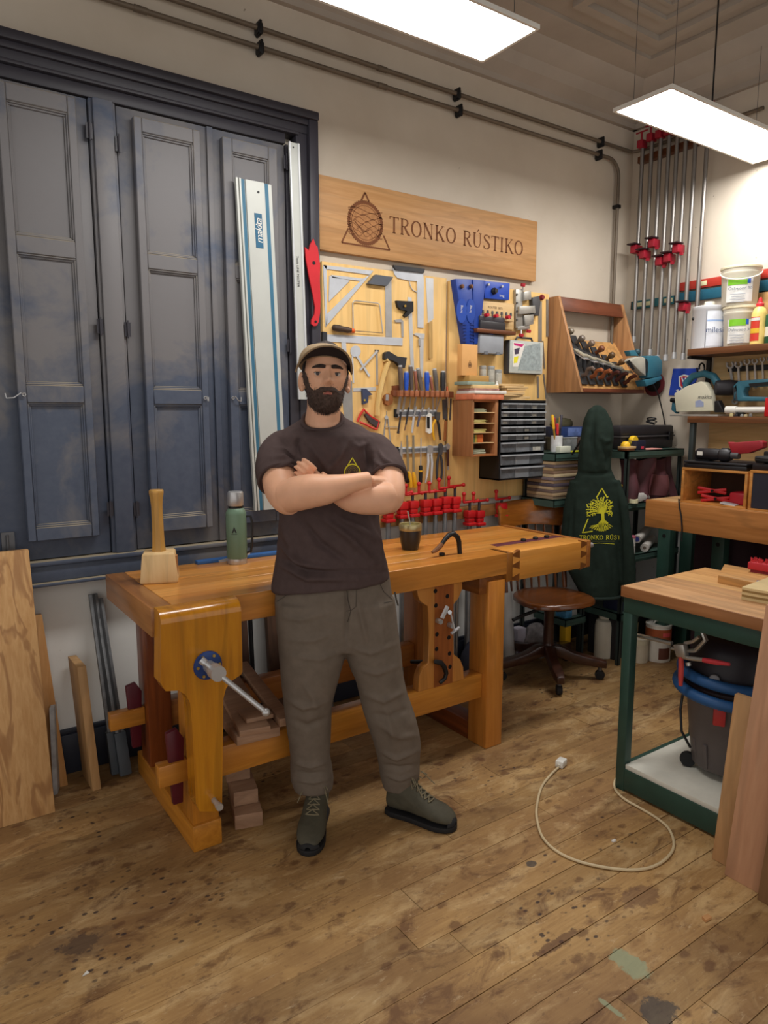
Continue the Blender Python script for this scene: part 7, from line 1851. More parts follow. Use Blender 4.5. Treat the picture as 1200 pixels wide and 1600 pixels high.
part('post', MB().box(SX + .015, SX + .045, ym - .035, ym - .008, 1.21, zmid - .036), mat((52,60,60), .5), ms, .002)
one('plywood_backing', 'pale plywood backing panel behind the right wall shelves', 'panel', MB().box(WX - .022, WX - .002, .6, 2.40, 1.21, ztop + .0), PALE('y'), .002)
one('backing_board', 'pale wooden board behind the buckets on the upper shelf', 'board', MB().box(4.005, 4.03, .7, 2.33, ztop, 2.155), wood((206,166,110), (190,146,90), 'y'), .002)
def S3(x, y, X): return PX(*zE(x, y), X)
def span(xl, xr, y, X):
    a, b = S3(xl, y, X), S3(xr, y, X); return (a.y + b.y) / 2, abs(a.y - b.y) / 2
# buckets: width seen obliquely, so radius from apparent width across the view
def rad_px(wpx, p): return wpx / 2 / FPX * (p - CAM).dot(FW)
def at_px(x, y, X): return S3(x, y, X)
BKT = mat((214,208,190), .45, 0, .04, 8); LBG = mat((120,190,40), .5); LBW = mat((226,226,222), .5)
def facing(c):
    d = (CAM - c); d.z = 0; d.normalize(); return d, Vector((-d.y, d.x, 0)) * -1
def arc_label(c, r, z0, z1, a0, a1, m, parent, nm='label_band', lift=.0008):
    d, s = facing(c)
    if s.dot(RT) < 0: s = -s
    row0, row1 = [], []
    for i in range(13):
        a = R(a0 + (a1 - a0) * i / 12); v = d * math.cos(a) + s * math.sin(a)
        row0.append(c + v * (r + lift) + V(0,0,z0)); row1.append(c + v * (r + lift) + V(0,0,z1))
    part(nm, MB().loft([row0, row1], caps=False, closed=False), m, parent)
    return d, s
def bucket(label, c, r, h, handle=False):
    t = thing('plastic_bucket', label, 'bucket', 'white plastic buckets on the upper shelf')
    part('tub', MB().lathe([(r*.86,0),(r*.88,.004),(r*.97,h*.78),(r*1.0,h*.80),(r*1.0,h*.84),(r*.98,h*.85),(r,h*.93)], c, n=32), BKT, t)
    part('lid', MB().lathe([(r*1.02,h*.93),(r*1.05,h*.94),(r*1.05,h*.985),(r*.98,h),(r*.02,h*.995)], c, n=32), mat((222,212,180), .45), t)
    arc_label(c, r*.935, h*.08, h*.66, -42, 38, LBW, t, lift=.004); d, s = arc_label(c, r*.95, h*.50, h*.66, -38, 20, LBG, t, lift=.004); arc_label(c, r*.95, h*.53, h*.66, 20, 30, mat((40,90,190), .5), t, lift=.0042)
    o_ = c + d * (r * .95 + .006) + V(0, 0, h*.40)
    part('lettering', text_mb('Oakwood 30', .022, o_, s, V(0,0,1), .001), mat((90,96,110), .6), t)
    for k in range(4): part('text_line', MB().obox(o_ + V(0, 0, -.028 - .014 * k) + s * (-.01), s, V(0,0,1), d, .075 - .01 * (k % 2), .003, .001), mat((150,154,164), .6), t)
    if handle:
        part('handle', MB().tube([c + s * r * 1.04 * math.cos(a) + d * (r * 1.10) * math.sin(a) + V(0, 0, h*.88 - .055 * math.sin(a)) for a in [i * PI / 14 for i in range(15)]], .004, 8), mat((230,226,214), .4), t)
    return t
p = at_px(1045, 398, 3.92); r_ = rad_px(171/3.333, p) / 1.05
c_ = Vector((3.92, p.y, ztop)); h1 = at_px(1045, 200, 3.92).z - ztop
bucket('white plastic bucket with green label standing on the upper shelf, under another bucket', c_, r_, h1)
p2 = at_px(1048, 200, 3.92); h2 = at_px(1048, -5, 3.92).z - (ztop + h1)
bucket('white plastic bucket with wire handle stacked on top of another bucket', Vector((3.92, p2.y, ztop + h1 + .0005)), rad_px(200/3.333, p2) / 1.06, h2, True)
# round white tin
p = at_px(882, 410, 3.90); c_ = Vector((3.90, p.y, ztop)); r_ = rad_px(160/3.333, p); h = at_px(882, 200, 3.90).z - ztop
t = thing('paint_tin', 'large white metal tin with blue lettering at the left end of the upper shelf', 'tin')
part('can', MB().lathe([(r_*.97,0),(r_,.003),(r_,h*.90),(r_*1.02,h*.91),(r_*1.02,h*.985),(r_*.95,h),(r_*.93,h*.97),(r_*.02,h*.97)], c_, n=32), mat((210,212,216), .35, .1, .04, 6), t)
d, s = arc_label(c_, r_, h*.05, h*.86, -5, 62, mat((226,230,238), .45), t); arc_label(c_, r_, h*.05, h*.45, 62, 80, mat((40,100,180), .5), t); arc_label(c_, r_, h*.62, h*.66, -5, 62, mat((150,176,214), .5), t, lift=.0012); arc_label(c_, r_, h*.42, h*.55, 62, 76, mat((190,70,90), .5), t, lift=.0014)
vv_ = d * math.cos(R(22)) + s * math.sin(R(22)); tt2 = s * math.cos(R(22)) - d * math.sin(R(22))
part('lettering', text_mb('milesi', .044, c_ + vv_ * (r_ + .002) + V(0,0,h*.42), tt2, V(0,0,1), .0015), mat((70,84,120), .6), t)
part('seam', MB().box(c_.x - .001, c_.x + .001, c_.y - .001, c_.y + .001, 0, 0).cyl(c_ + d * r_ * .99 - s * .012 + V(0,0,.004), c_ + d * r_ * .99 - s * .012 + V(0,0,h*.9), .0025, n=6), mat((150,152,160), .4), t)
part('spout_cap', MB().lathe([(.045,0),(.045,.012),(.03,.016),(.028,.034),(.002,.036)], c_ + V(0,0,h*.97) , n=20), mat((226,222,206), .4), t)
part('ear', MB().ell(c_ - RT * r_ * 1.0 + V(0,0,h*.72), .009), BLACK, t)
# wood glue bottle
p = at_px(1145, 385, 3.86); c_ = Vector((3.86, p.y, ztop))
t = thing('wood_glue_bottle', 'yellow glue bottle with red cap on the upper shelf beside the buckets', 'bottle')
part('bottle', MB().lathe([(.034,0),(.038,.004),(.038,.16),(.030,.185),(.018,.20)], c_, n=22), mat((234,206,120), .4), t); part('cap', MB().lathe([(.020,.20),(.020,.215),(.012,.222),(.008,.245),(.003,.248)], c_, n=16), mat((214,50,56), .4), t)
arc_label(c_, .038, .02, .145, -80, 5, mat((214,62,44), .5), t); arc_label(c_, .038, .06, .085, -80, 5, mat((238,190,50), .5), t, lift=.0014); arc_label(c_, .038, .125, .14, -80, 5, WHITEP, t, lift=.0014)
part('handle_loop', MB().tube([c_ + RT * .036 + V(0,0,.15), c_ + RT * .054 + V(0,0,.13), c_ + RT * .054 + V(0,0,.06), c_ + RT * .036 + V(0,0,.045)], .008, 8), mat((234,206,120), .4), t)
t = thing('green_can', 'dark green can cut off by the right edge of the picture on the upper shelf', 'can'); p = at_px(1215, 385, 3.88)
part('can', MB().lathe([(.04,0),(.042,.003),(.042,.15),(.038,.155)], (3.88, p.y - .01, ztop), n=22), mat((40,96,70), .4), t); part('label_band', MB().lathe([(.0425,.04),(.0425,.09)], (3.88, p.y - .01, ztop), n=22, caps=False), mat((220,216,200), .5), t)
# spanners in a rack
SPX = 4.03
t0 = thing('spanner_rack', 'black rail holding the row of spanners on the right wall', 'rack'); z_ = S3(1100, 515, SPX).z
part('rail', MB().box(SPX - .008, WX - .02, S3(1260, 500, SPX).y, S3(995, 500, SPX).y, z_ - .018, z_ + .012), BLACK, t0, .003)
for i, (x, yt, yb_) in enumerate(((1000, 487, 690), (1045, 485, 640), (1090, 472, 620), (1130, 470, 610), (1170, 462, 600), (1205, 460, 590))):
    a, b = S3(x, yt, SPX - .012), S3(x + (28 if i == 0 else 6), yb_, SPX - .012); w = .030 - .0025 * i
    t = thing('spanner', ('leftmost, largest spanner', 'second spanner from the left', 'third spanner from the left', 'fourth spanner from the left', 'fifth spanner from the left', 'rightmost spanner')[i] + ' in the row on the right wall', 'spanner', 'spanners on the right wall')
    d = (b - a).normalized(); y_ = Vector((0, -1, 0))
    part('shaft', MB().beam(a + d * w, b - d * w * .6, w * .45, .006, (1,0,0)), STEEL, t)
    ang = [R(q_) for q_ in range(-140, 141, 20)]
    part('open_jaw', MB().tube([a + d * w * .5 + (d * math.cos(q_) + y_ * math.sin(q_)) * w * .62 for q_ in ang], w * .24, 6), STEEL, t)
    part('ring_end', MB().ring(b - V(.004, 0, 0), (1, 0, 0), w * .30, w * .62, .009, 16), STEEL, t)
# pennant
pn = thing('pennant', 'blue pennant with red and white shield crest on the right wall', 'pennant'); XN = WX - .003
part('cloth', MB().prism([S3(p[0], p[1], XN) for p in [(708,520),(838,518),(838,560),(800,640),(745,662),(684,658)]], (-.003, 0, 0)), mat((30,62,160), .7), pn)
XQ = XN - .0035
def pxy(pts, m, nm): part(nm, MB().prism([S3(p[0], p[1], XQ) for p in pts], (-.0006, 0, 0)), m, pn)
pxy([(735,560),(762,550),(790,556),(790,610),(762,636),(738,612)], WHITEP, 'crest'); XQ -= .0008
pxy([(742,566),(762,558),(784,563),(784,606),(762,628),(744,608)], mat((186,40,52), .6), 'crest'); XQ -= .0008
pxy([(750,572),(770,566),(776,572),(768,602),(760,612),(752,600)], mat((40,62,150), .6), 'crest'); XQ -= .0008
pxy([(748,568),(754,566),(770,610),(764,614)], WHITEP, 'crest'); pxy([(768,566),(774,568),(764,614),(758,612)], WHITEP, 'crest'); pxy([(720,632),(732,628),(745,652),(732,650)], WHITEP, 'crest')
# plunge saw
ps_ = thing('plunge_saw', 'cream and teal plunge saw standing on the lower shelf', 'power tool'); XS_ = 3.90
CRM = mat((206,202,180), .45, 0, .05, 8)
def sx(p, X=XS_): return S3(p[0], p[1], X)
part('blade_guard', MB().prism([sx(p) for p in [(745,745),(735,650),(800,612),(870,588),(895,592),(925,640),(940,740)]], (-.05, 0, 0)), CRM, ps_, .006)
part('base_plate', MB().box(XS_ - .09, XS_ + .10, sx((985,750)).y, sx((735,755)).y, zmid, zmid + .010), mat((170,168,160), .4, .4), ps_, .001)
part('guard_window', MB().prism([sx(p, XS_ - .0505) for p in [(822,690),(845,682),(865,695),(865,718),(822,720)]], (-.001, 0, 0)), mat((150,160,190), .4), ps_)
o_ = sx((870, 668), XS_ - .051)
part('lettering', text_mb('makita', .032, o_, (0,-1,0), (0,0,1), .001, shear=.2), mat((60,64,66), .5), ps_)
part('motor', MB().lathe([(.030,0),(.042,.01),(.045,.08),(.040,.12),(.02,.125)], sx((920,620), XS_ + .0), (.6,-.8,.0), 20), mat((44,42,46), .5), ps_)
part('handle', MB().tube([sx(p, XS_ + .02) for p in [(770,640),(775,595),(810,558),(870,545),(915,560),(940,600)]], [.018,.022,.020,.020,.022,.024], 10), MK, ps_)
part('front_grip', MB().tube([sx(p, XS_) for p in [(740,690),(715,685),(695,683)]], [.016,.014,.013], 10), BLACK, ps_)
part('side_shroud', MB().prism([sx(p, XS_ + .04) for p in [(735,700),(720,690),(715,735),(740,755)]], (-.04, 0, 0)), MK, ps_, .003)
part('rear_foot', MB().prism([sx(p) for p in [(940,690),(960,685),(985,735),(990,748),(940,748)]], (-.04, 0, 0)), BLACK, ps_, .003)
# jigsaw
js = thing('jigsaw', 'teal jigsaw lying on the lower shelf behind the white tube', 'power tool'); XJ = 3.95
part('body', MB().prism([sx(p, XJ) for p in [(1048,690),(1048,610),(1075,585),(1240,572),(1240,610),(1110,618),(1100,640),(1105,665),(1240,668),(1240,690)]], (-.06, 0, 0)), MK, js, .006)
part('dark_grip', MB().prism([sx(p, XJ - .0605) for p in [(1100,598),(1230,586),(1230,604),(1105,615)]], (-.002, 0, 0)), BLACK, js); part('nose', MB().prism([sx(p, XJ - .01) for p in [(1044,690),(1044,620),(1062,600),(1070,690)]], (-.05, 0, 0)), mat((54,58,62), .5), js, .003)
t = thing('white_pipe', 'white plastic pipe with collar on the lower shelf', 'pipe'); a, b = sx((990, 700), 3.83), sx((1260, 700), 3.83); zc = zmid + .036
part('pipe', MB().cyl((3.83, b.y, zc), (3.83, a.y, zc), .016, n=18), WHITEP, t); part('collar', MB().cyl((3.83, a.y - .055, zc), (3.83, a.y + .005, zc), .021, n=18), WHITEP, t)
part('cradle', MB().box(3.815, 3.845, a.y - .10, a.y - .06, zmid, zmid + .022).box(3.815, 3.845, a.y - .30, a.y - .26, zmid, zmid + .022), BLACK, t)
one('red_handle_clamp', 'red clamp block at the right edge of the lower shelf', 'clamp', MB().box(3.81, 3.85, S3(1225, 690, 3.82).y, S3(1188, 690, 3.82).y, zmid, zmid + .10), REDP, .006)
for i, (x, w, h, col, lab) in enumerate(((1010,.02,.018,(196,182,130),'cream wood plug'), (1035,.022,.015,(40,38,40),'black cap'), (1065,.018,.013,(150,150,146),'grey nut'), (1085,.02,.012,(190,176,140),'tan offcut cube'), (1110,.018,.016,(120,118,116),'steel bracket'))):
    y_ = S3(x, 740, 3.805).y
    one('shelf_oddment', 'small %s at the front edge of the lower shelf' % lab, 'oddment', MB().prism([(3.803, y_ - w/2, zmid), (3.803, y_ + w/2, zmid), (3.803, y_ + w/3, zmid + h), (3.803, y_ - w/3, zmid + h)], (.008, 0, 0)), mat(col, .6), .001)
# ---- second bench against the right wall
b2 = thing('side_bench', 'wooden-fronted side bench on green steel legs along the right wall', 'workbench')
BX, BY1 = 3.40, 2.365; bzt, bzb = 1.02, .87
part('apron', MB().box(BX, BX + .04, .3, BY1, bzb, bzt), wood((186,126,70), (160,102,50), 'y', .8, .45, .1, .4), b2, .003)
part('worktop', MB().box(BX + .04, WX - .01, .3, BY1, bzt - .035, bzt), wood((200,158,108), (180,136,88), 'y'), b2, .002)
part('end_panel', MB().box(BX + .04, WX - .02, BY1 - .03, BY1, bzb, bzt - .035), wood((150,98,54), (128,80,42), 'x'), b2, .002)
LX = 3.72
for y1, y0 in ((PX(1028, 840, LX).y, PX(1047, 840, LX).y), (PX(1113, 840, LX).y, PX(1132, 840, LX).y), (1.07, 1.0)):
    lg_ = part('leg', MB().box(LX, LX + .06, y0, y1, 0, bzb), GREENM, b2, .002)
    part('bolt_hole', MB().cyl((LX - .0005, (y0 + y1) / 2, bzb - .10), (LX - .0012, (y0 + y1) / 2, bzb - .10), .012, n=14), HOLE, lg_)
    part('leg', MB().box(3.95, 4.01, y0, y1, 0, bzb), GREENM, b2, .002)
part('lower_shelf', MB().box(BX + .06, LX - .002, .3, 2.24, .42, .44), wood((170,130,90), (150,110,72), 'y'), b2, .001)
for i in range(5):
    one('stored_plank', ('lowest', 'second', 'third', 'fourth', 'topmost')[i] + ' pale plank lying on the side bench\'s lower shelf', 'plank', MB().box(BX + .07 + .01 * i, BX + .29 - .012 * i, .9, 2.20 - .05 * i, .44 + .024 * i, .462 + .024 * i), PALE('y'), .001, group='planks under the side bench')
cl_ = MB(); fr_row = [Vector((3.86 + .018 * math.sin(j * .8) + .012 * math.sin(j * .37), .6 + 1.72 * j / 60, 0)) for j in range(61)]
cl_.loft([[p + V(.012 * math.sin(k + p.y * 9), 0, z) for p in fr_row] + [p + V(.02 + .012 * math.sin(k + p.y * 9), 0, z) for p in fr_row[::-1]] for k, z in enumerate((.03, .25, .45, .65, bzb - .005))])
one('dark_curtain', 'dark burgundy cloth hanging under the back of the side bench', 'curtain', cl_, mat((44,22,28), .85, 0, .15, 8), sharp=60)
one('hanging_cable', 'thin black cable hanging over the side bench front', 'cable', MB().tube([S3(742, 1205, 3.44), S3(735, 1200, BX - .006), S3(738, 1240, BX - .006), S3(748, 1290, BX - .006), S3(752, 1350, BX - .006), S3(750, 1420, BX - .004)], .004, 6), BLACK)
# open wooden crates on it
def crate(label, y0, y1, z1, front=None):
    t = thing('wooden_crate', label, 'crate', 'open crates on the side bench'); W = wood((206,144,76), (184,120,54), 'y'); X0_, X1_ = 3.45, 3.72
    part('top_board', MB().box(X0_, X1_, y0, y1, z1 - .012, z1), W, t, .001); part('bottom_board', MB().box(X0_, X1_, y0, y1, bzt, bzt + .010), W, t, .001)
    part('side_board', MB().box(X0_, X1_, y0, y0 + .014, bzt + .010, z1 - .012), W, t, .001); part('side_board', MB().box(X0_, X1_, y1 - .014, y1, bzt + .010, z1 - .012), W, t, .001)
    part('back_board', MB().box(X1_ - .008, X1_, y0 + .014, y1 - .014, bzt + .010, z1 - .012), mat((70,48,34), .8), t)
    if front: part('front_panel', MB().box(X0_ + .004, X0_ + .012, y0 + .03, y1 - .004, bzt + .012, z1 - .014), mat(front, .5), t)
crate('open wooden crate with red clamps inside on the side bench', 1.832, 2.188, 1.208); crate('wooden crate with dark front panel at the right end of the side bench', 1.35, 1.822, 1.218, (36,38,50))
for i, (y, z, lab) in enumerate(((2.05, 1.09, 'upper red spring clamp lying in the open crate'), (2.03, 1.05, 'lower red spring clamp lying in the open crate'))):
    t = thing('spring_clamp', lab, 'clamp', 'red clamps in the crate')
    for s_ in (-1, 1): part('jaw_arm', MB().beam((3.50, y + .07, z + .014 * s_), (3.55, y - .06, z - .010 * s_), .024, .016), REDP, t, .004)
    part('pivot', MB().cyl((3.512, y - .0, z), (3.545, y, z), .008, n=10), BLACK, t)
bx('red_box', 'red rounded case in the right half of the open crate', 'case', 3.50, 3.62, 1.86, 1.95, bzt + .0105, bzt + .075, mat((170,30,44), .45), .012)
one('silver_foil', 'crumpled silver packet at the front of the open crate', 'packet', MB().obox((3.475, 1.93, bzt + .016), (0,1,.1), (1,0,.1), (0,0,1), .08, .04, .008), ALU, .002)
# black cases and tools on the crates
Z9 = 1.2085
t = thing('black_drill_case', 'flat black case on top of the open crate', 'case'); part('bottom', MB().box(3.46, 3.72, 1.846, 2.185, Z9, Z9 + .022), mat((26,26,30), .4), t, .004); part('lid', MB().box(3.458, 3.72, 1.845, 2.187, Z9 + .024, Z9 + .036), mat((30,30,34), .4), t, .004)
t = thing('heat_gun', 'black cylindrical heat gun lying on the flat black case', 'power tool'); z0_ = Z9 + .0365
part('body', MB().lathe([(.022,0),(.03,.01),(.032,.10),(.028,.13),(.036,.14),(.036,.17),(.026,.19)], (3.52, 2.15, z0_ + .036), (0,-1,0), 18), mat((30,28,32), .45), t); part('grip', MB().box(3.51, 3.56, 2.07, 2.16, z0_, z0_ + .05), mat((34,32,36), .5), t, .006); part('label_plate', MB().box(3.486, 3.49, 2.10, 2.13, z0_ + .03, z0_ + .05), WHITEP, t)
part('nozzle', MB().cyl((3.52, 1.96, z0_ + .036), (3.52, 1.92, z0_ + .036), .018, n=14), DSTEEL, t)
Z10 = 1.2185
bx('black_flat_case', 'long flat black case on the right-hand crate', 'case', 3.46, 3.74, 1.40, 1.82, Z10, Z10 + .03, mat((28,26,30), .4), .004)
t = thing('cordless_tool', 'red and black cordless tool on the long flat case', 'power tool'); z0_ = Z10 + .0305
part('body', MB().prism([S3(p[0], p[1], 3.56) for p in [(1016,900),(1040,905),(1180,893),(1200,900),(1200,930),(1120,960),(1040,965),(1030,940)]], (-.05, 0, 0)), mat((150,34,44), .45), t, .005); part('grip', MB().box(3.52, 3.57, 1.70, 1.80, z0_, z0_ + .06), BLACK, t, .006); part('battery', MB().box(3.50, 3.58, 1.55, 1.68, z0_, z0_ + .045), mat((36,34,38), .5), t, .005)
one('black_hose_coil', 'coiled black hose in front of the cordless tool', 'hose', MB().tube([(3.49 + .02 * math.sin(a), 1.76 + .055 * math.cos(a), z0_ + .012 + .004 * a / PI) for a in [i * PI / 8 for i in range(40)]], .010, 8), RUBBER)
bx('white_adapter', 'small white adapter at the right end of the long flat case', 'adapter', 3.465, 3.50, 1.62, 1.70, z0_, z0_ + .032, WHITEP, .004)

# ================================================================== right foreground table
ft = thing('metal_table', 'wood-topped green steel table in the right foreground', 'table')
TX0, TX1, TY0, TY1 = 2.275, 2.84, .45, 1.665
FZ = .835
tops = [(TX0, TX0 + .14), (TX0 + .14, TX0 + .28), (TX0 + .28, TX0 + .42), (TX0 + .42, TX1)]
tc_ = [((206,160,112),(182,134,86)), ((196,150,100),(170,122,76)), ((212,164,104),(190,140,82)), ((202,152,92),(178,128,72))]
for (a, b), (c1, c2) in zip(tops, tc_): part('top_board', MB().box(a + .0003, b - .0003, TY0, TY1, FZ - .04, FZ), wood(c1, c2, 'y', .9, .55, 0, .4), ft, .002, seg=1)
part('top_edge', MB().box(TX0 - .006, TX0, TY0, TY1 + .002, FZ - .042, FZ - .0005), wood((160,108,66), (138,88,50), 'y', .9, .5, 0, .3), ft, .001)
fx0, fx1 = TX0 + .005, TX1 - .02
for x in (fx0, fx1 - .04): part('rail', MB().box(x, x + .04, TY0, TY1 - .005, FZ - .105, FZ - .042), GREENM, ft, .002)
for y in (TY0, TY1 - .045): part('rail', MB().box(fx0 + .04, fx1 - .04, y, y + .04, FZ - .105, FZ - .042), GREENM, ft, .002)
for x in (fx0, fx1 - .04):
    for y in (TY0 + .001, TY1 - .046): part('leg', MB().box(x, x + .04, y, y + .04, 0, FZ - .105), GREENM, ft, .002)
lz = .115
for x in (fx0, fx1 - .04): part('lower_rail', MB().box(x, x + .04, TY0 + .041, TY1 - .046, .01, lz - .03 + .01), GREENM, ft, .002)
for y in (TY0, TY1 - .045): part('lower_rail', MB().box(fx0 + .04, fx1 - .04, y, y + .04, .01, lz - .02), GREENM, ft, .002)
part('lower_shelf', MB().box(fx0 + .004, fx1 - .004, TY0 + .042, TY1 - .047, lz - .02, lz), mat((206,204,192), .5, 0, .08, 10), ft, .002)
# on it: second board with red brush, plywood block, blue-handled tool
bd = one('worn_board', 'second wooden board lying at the back of the right foreground table', 'board', MB().prism([(2.62, 1.48, FZ), (2.84, 1.58, FZ), (2.84, .8, FZ), (2.62, .8, FZ)], (0, 0, .03)), wood((206,156,96), (184,132,72), 'y'), .002)
t = thing('red_brush', 'red bristle brush on the worn board', 'brush'); a, b = PZ(1165, 873, FZ + .05), PZ(1225, 862, FZ + .05)
a = Vector((2.80, 1.45, FZ + .0301)); d = Vector((.10, -.99, 0)).normalized(); s_ = Vector((d.y, -d.x, 0))
part('block', MB().obox(a + d * .10 + V(0,0,.026), d, s_, V(0,0,1), .20, .055, .03), mat((186,40,50), .6), t, .004)
rn = random.Random(2); br = MB()
for i in range(150):
    q0 = a + d * rn.uniform(.0, .2) + s_ * rn.uniform(-.024, .024) + V(0,0,.036); br.cyl(q0, q0 + V(rn.uniform(-.008,.008), rn.uniform(-.008,.008), rn.uniform(.012,.022)), .0016, n=4, caps=False)
part('bristles', br, mat((206,60,66), .8), t, kind='stuff'); part('foot', MB().obox(a + d * .10 + V(0,0,.0055), d, s_, V(0,0,1), .18, .045, .011), mat((120,26,34), .6), t)
p0 = PZ(1158, 936, FZ); pl = thing('plywood_block', 'thick pale plywood block on the right foreground table', 'plywood')
for i in range(5): part('ply', MB().prism([(p0.x + .002 * (i % 2), p0.y, FZ + .009 * i), (p0.x + .30, p0.y + .03, FZ + .009 * i), (p0.x + .30, p0.y - .35, FZ + .009 * i), (p0.x + .06, p0.y - .35, FZ + .009 * i), (p0.x + .002 * (i % 2), p0.y - .03, FZ + .009 * i)], (0, 0, .0088)), mat((206,182,132) if i % 2 == 0 else (150,122,72), .6, 0, .1, 14), pl)
t = thing('screwdriver', 'blue and red handled screwdriver behind the plywood block', 'screwdriver'); a = PZ(1180, 912, FZ + .02); d = Vector((.55, -.84, 0)).normalized(); a.z = FZ + .0175
part('handle', MB().lathe([(.008,0),(.016,.006),(.0172,.03),(.013,.05),(.015,.065),(.011,.085)], a, d, 16), mat((36,92,160), .35), t); part('collar', MB().lathe([(.012,.085),(.013,.10),(.008,.11)], a, d, 14), REDP, t); part('shaft', MB().cyl(a + d * .11, a + d * .22, .004, n=8), STEEL, t)
t = thing('metal_cup', 'small polished metal cup beside the blue screwdriver handle', 'cup'); part('cap', MB().lathe([(.018,0),(.020,.003),(.018,.02),(.008,.026),(.001,.027)], PZ(1190, 918, FZ) + V(-.02, -.0, 0), n=18), STEEL, t)
# locking C-clamp hanging from the frame
XC = 2.33
u4 = lambda x, y: (960 + x / 4, 930 + y / 4)
def F4(x, y, X=XC): return PX(*u4(x, y), X)
lc = thing('locking_c_clamp', 'steel locking C-clamp with red grips gripping the table frame', 'clamp'); CL = mat((176,172,164), .35, .8, .1, 20)
part('bar', MB().cyl(F4(118, 245, 2.35), F4(360, 300, 2.35), .009, n=10), CL, lc)
part('fixed_arm', MB().tube([F4(*p, 2.36) for p in [(360,330),(440,350),(510,345),(570,280),(545,215),(505,205)]], [.010,.011,.012,.012,.010,.007], 8, flat=.7), CL, lc)
part('jaw_body', MB().prism([F4(*p) for p in [(365,310),(430,310),(440,390),(385,385)]], (.03, 0, 0)), CL, lc, .002)
part('inner_link', MB().tube([F4(*p, 2.355) for p in [(440,300),(490,290),(530,262)]], .007, 8), CL, lc)
part('grip', MB().tube([F4(*p, 2.345) for p in [(415,380),(418,440),(416,500),(414,565)]], [.009,.010,.010,.007], 8), mat((186,60,52), .5), lc); part('grip', MB().tube([F4(*p, 2.345) for p in [(430,385),(470,395),(560,405)]], .008, 8), CL, lc); part('grip', MB().tube([F4(*p, 2.345) for p in [(555,405),(640,420),(720,432)]], [.009,.010,.006], 8), mat((196,54,62), .5), lc)
part('adjust_screw', MB().cyl(F4(460, 420, 2.345), F4(465, 440, 2.345), .010, n=10), CL, lc)
# ---- workshop vacuum on the lower shelf
vc = thing('shop_vacuum', 'grey workshop vacuum with blue hose under the right foreground table', 'vacuum')
vx, vy = 2.56, 1.36; VB = lz + .03
TUB = mat((88,80,78), .5, 0, .1, 10)
vcn = Vector((vx, vy, 0))
dv, sv = facing(vcn)
if sv.dot(RT) < 0: sv = -sv
zr = PD(1075, 1120, (vcn + dv * .15).dot(FH)).z
def oval(k, z, a=.165, b=.15): return [vcn + sv * a * k * math.cos(t) + dv * b * k * math.sin(t) + V(0,0,z) for t in [2 * PI * j / 36 for j in range(36)]]
part('tub', MB().loft([oval(.74, VB), oval(.78, VB + .01), oval(.84, VB + .10), oval(.85, VB + .105), oval(.96, VB + .26), oval(1.0, VB + .27), oval(1.0, VB + .29)]), TUB, vc, sharp=50)
part('rim', MB().loft([oval(1.02, VB + .285), oval(1.05, VB + .29), oval(1.05, VB + .33), oval(1.0, VB + .335)]), mat((44,32,34), .45), vc)
part('motor_head', MB().loft([oval(.98, VB + .335), oval(.96, VB + .40), oval(.88, VB + .47), oval(.72, VB + .50), oval(.3, VB + .51)]), mat((34,30,36), .5), vc, sharp=50)
part('front_badge', MB().obox(vcn + dv * .148 + V(0,0,VB + .37), sv, V(0,0,1), dv, .09, .016, .01), mat((120,24,50), .5), vc, .003)
part('switch', MB().lathe([(.018,0),(.018,.012),(.012,.016)], vcn + dv * .142 - sv * .06 + V(0,0,VB + .385), dv, 16), mat((120,120,124), .5), vc)
lx = vcn + dv * .152 - sv * .035
part('latch', MB().obox(lx + V(0,0,VB + .255), sv, V(0,0,1), dv, .042, .085, .022), mat((176,52,50), .45), vc, .006)
for k in (-60, -35, 25, 50):
    a = R(k); v_ = dv * math.cos(a) + sv * math.sin(a); part('rib', MB().beam(vcn + v_ * .118 + V(0,0,VB + .01), vcn + v_ * .135 + V(0,0,VB + .11), .016, .012, v_), TUB, vc, .003)
for k in (-80, 15, 100, 180):
    a = R(k); v_ = dv * math.cos(a) + sv * math.sin(a); w = vcn + v_ * .14
    cs_ = part('caster', MB().lathe([(.006,-.012),(.028,-.012),(.030,0),(.028,.012),(.006,.012)], w + V(0,0,lz + .030), Vector((-v_.y, v_.x, 0)), 16), RUBBER, vc)
    part('caster_mount', MB().cyl(w - v_ * .03 + V(0,0,lz + .035), w - v_ * .03 + V(0,0,lz + .07), .016, n=10), mat((60,58,58), .5), cs_)
HOSE = mat((36,84,136), .5, 0, .08, 10)
def hose_ring(a0, a1, r0, z0, z1, sq=.95, n=60):
    return [vcn + sv * (r0 * math.sin(R(a0 + (a1 - a0) * i / n))) + dv * (r0 * sq * math.cos(R(a0 + (a1 - a0) * i / n))) + V(0, 0, z0 + (z1 - z0) * i / n) for i in range(n + 1)]
hp_ = hose_ring(100, -255, .192, VB + .285, VB + .345)
hp2 = hose_ring(-255, -560, .180, VB + .350, VB + .395)
pts = hp_[::1]
rr = [.0195 + (.0018 if i % 2 else 0) for i in range(len(pts) * 3)]
def dense(P, k):
    o_ = []
    for a, b in zip(P, P[1:]):
        for i in range(k): o_.append(a + (b - a) * i / k)
    return o_ + [P[-1]]
pd_ = dense(hp_, 4); hs_ = part('hose', MB().tube(pd_, [.0195 + (.0022 if i % 2 else 0) for i in range(len(pd_))], 14), HOSE, vc, sharp=80)
pd_ = dense(hp2, 4); part('hose', MB().tube(pd_, [.0195 + (.0022 if i % 2 else 0) for i in range(len(pd_))], 14), HOSE, vc, sharp=80)
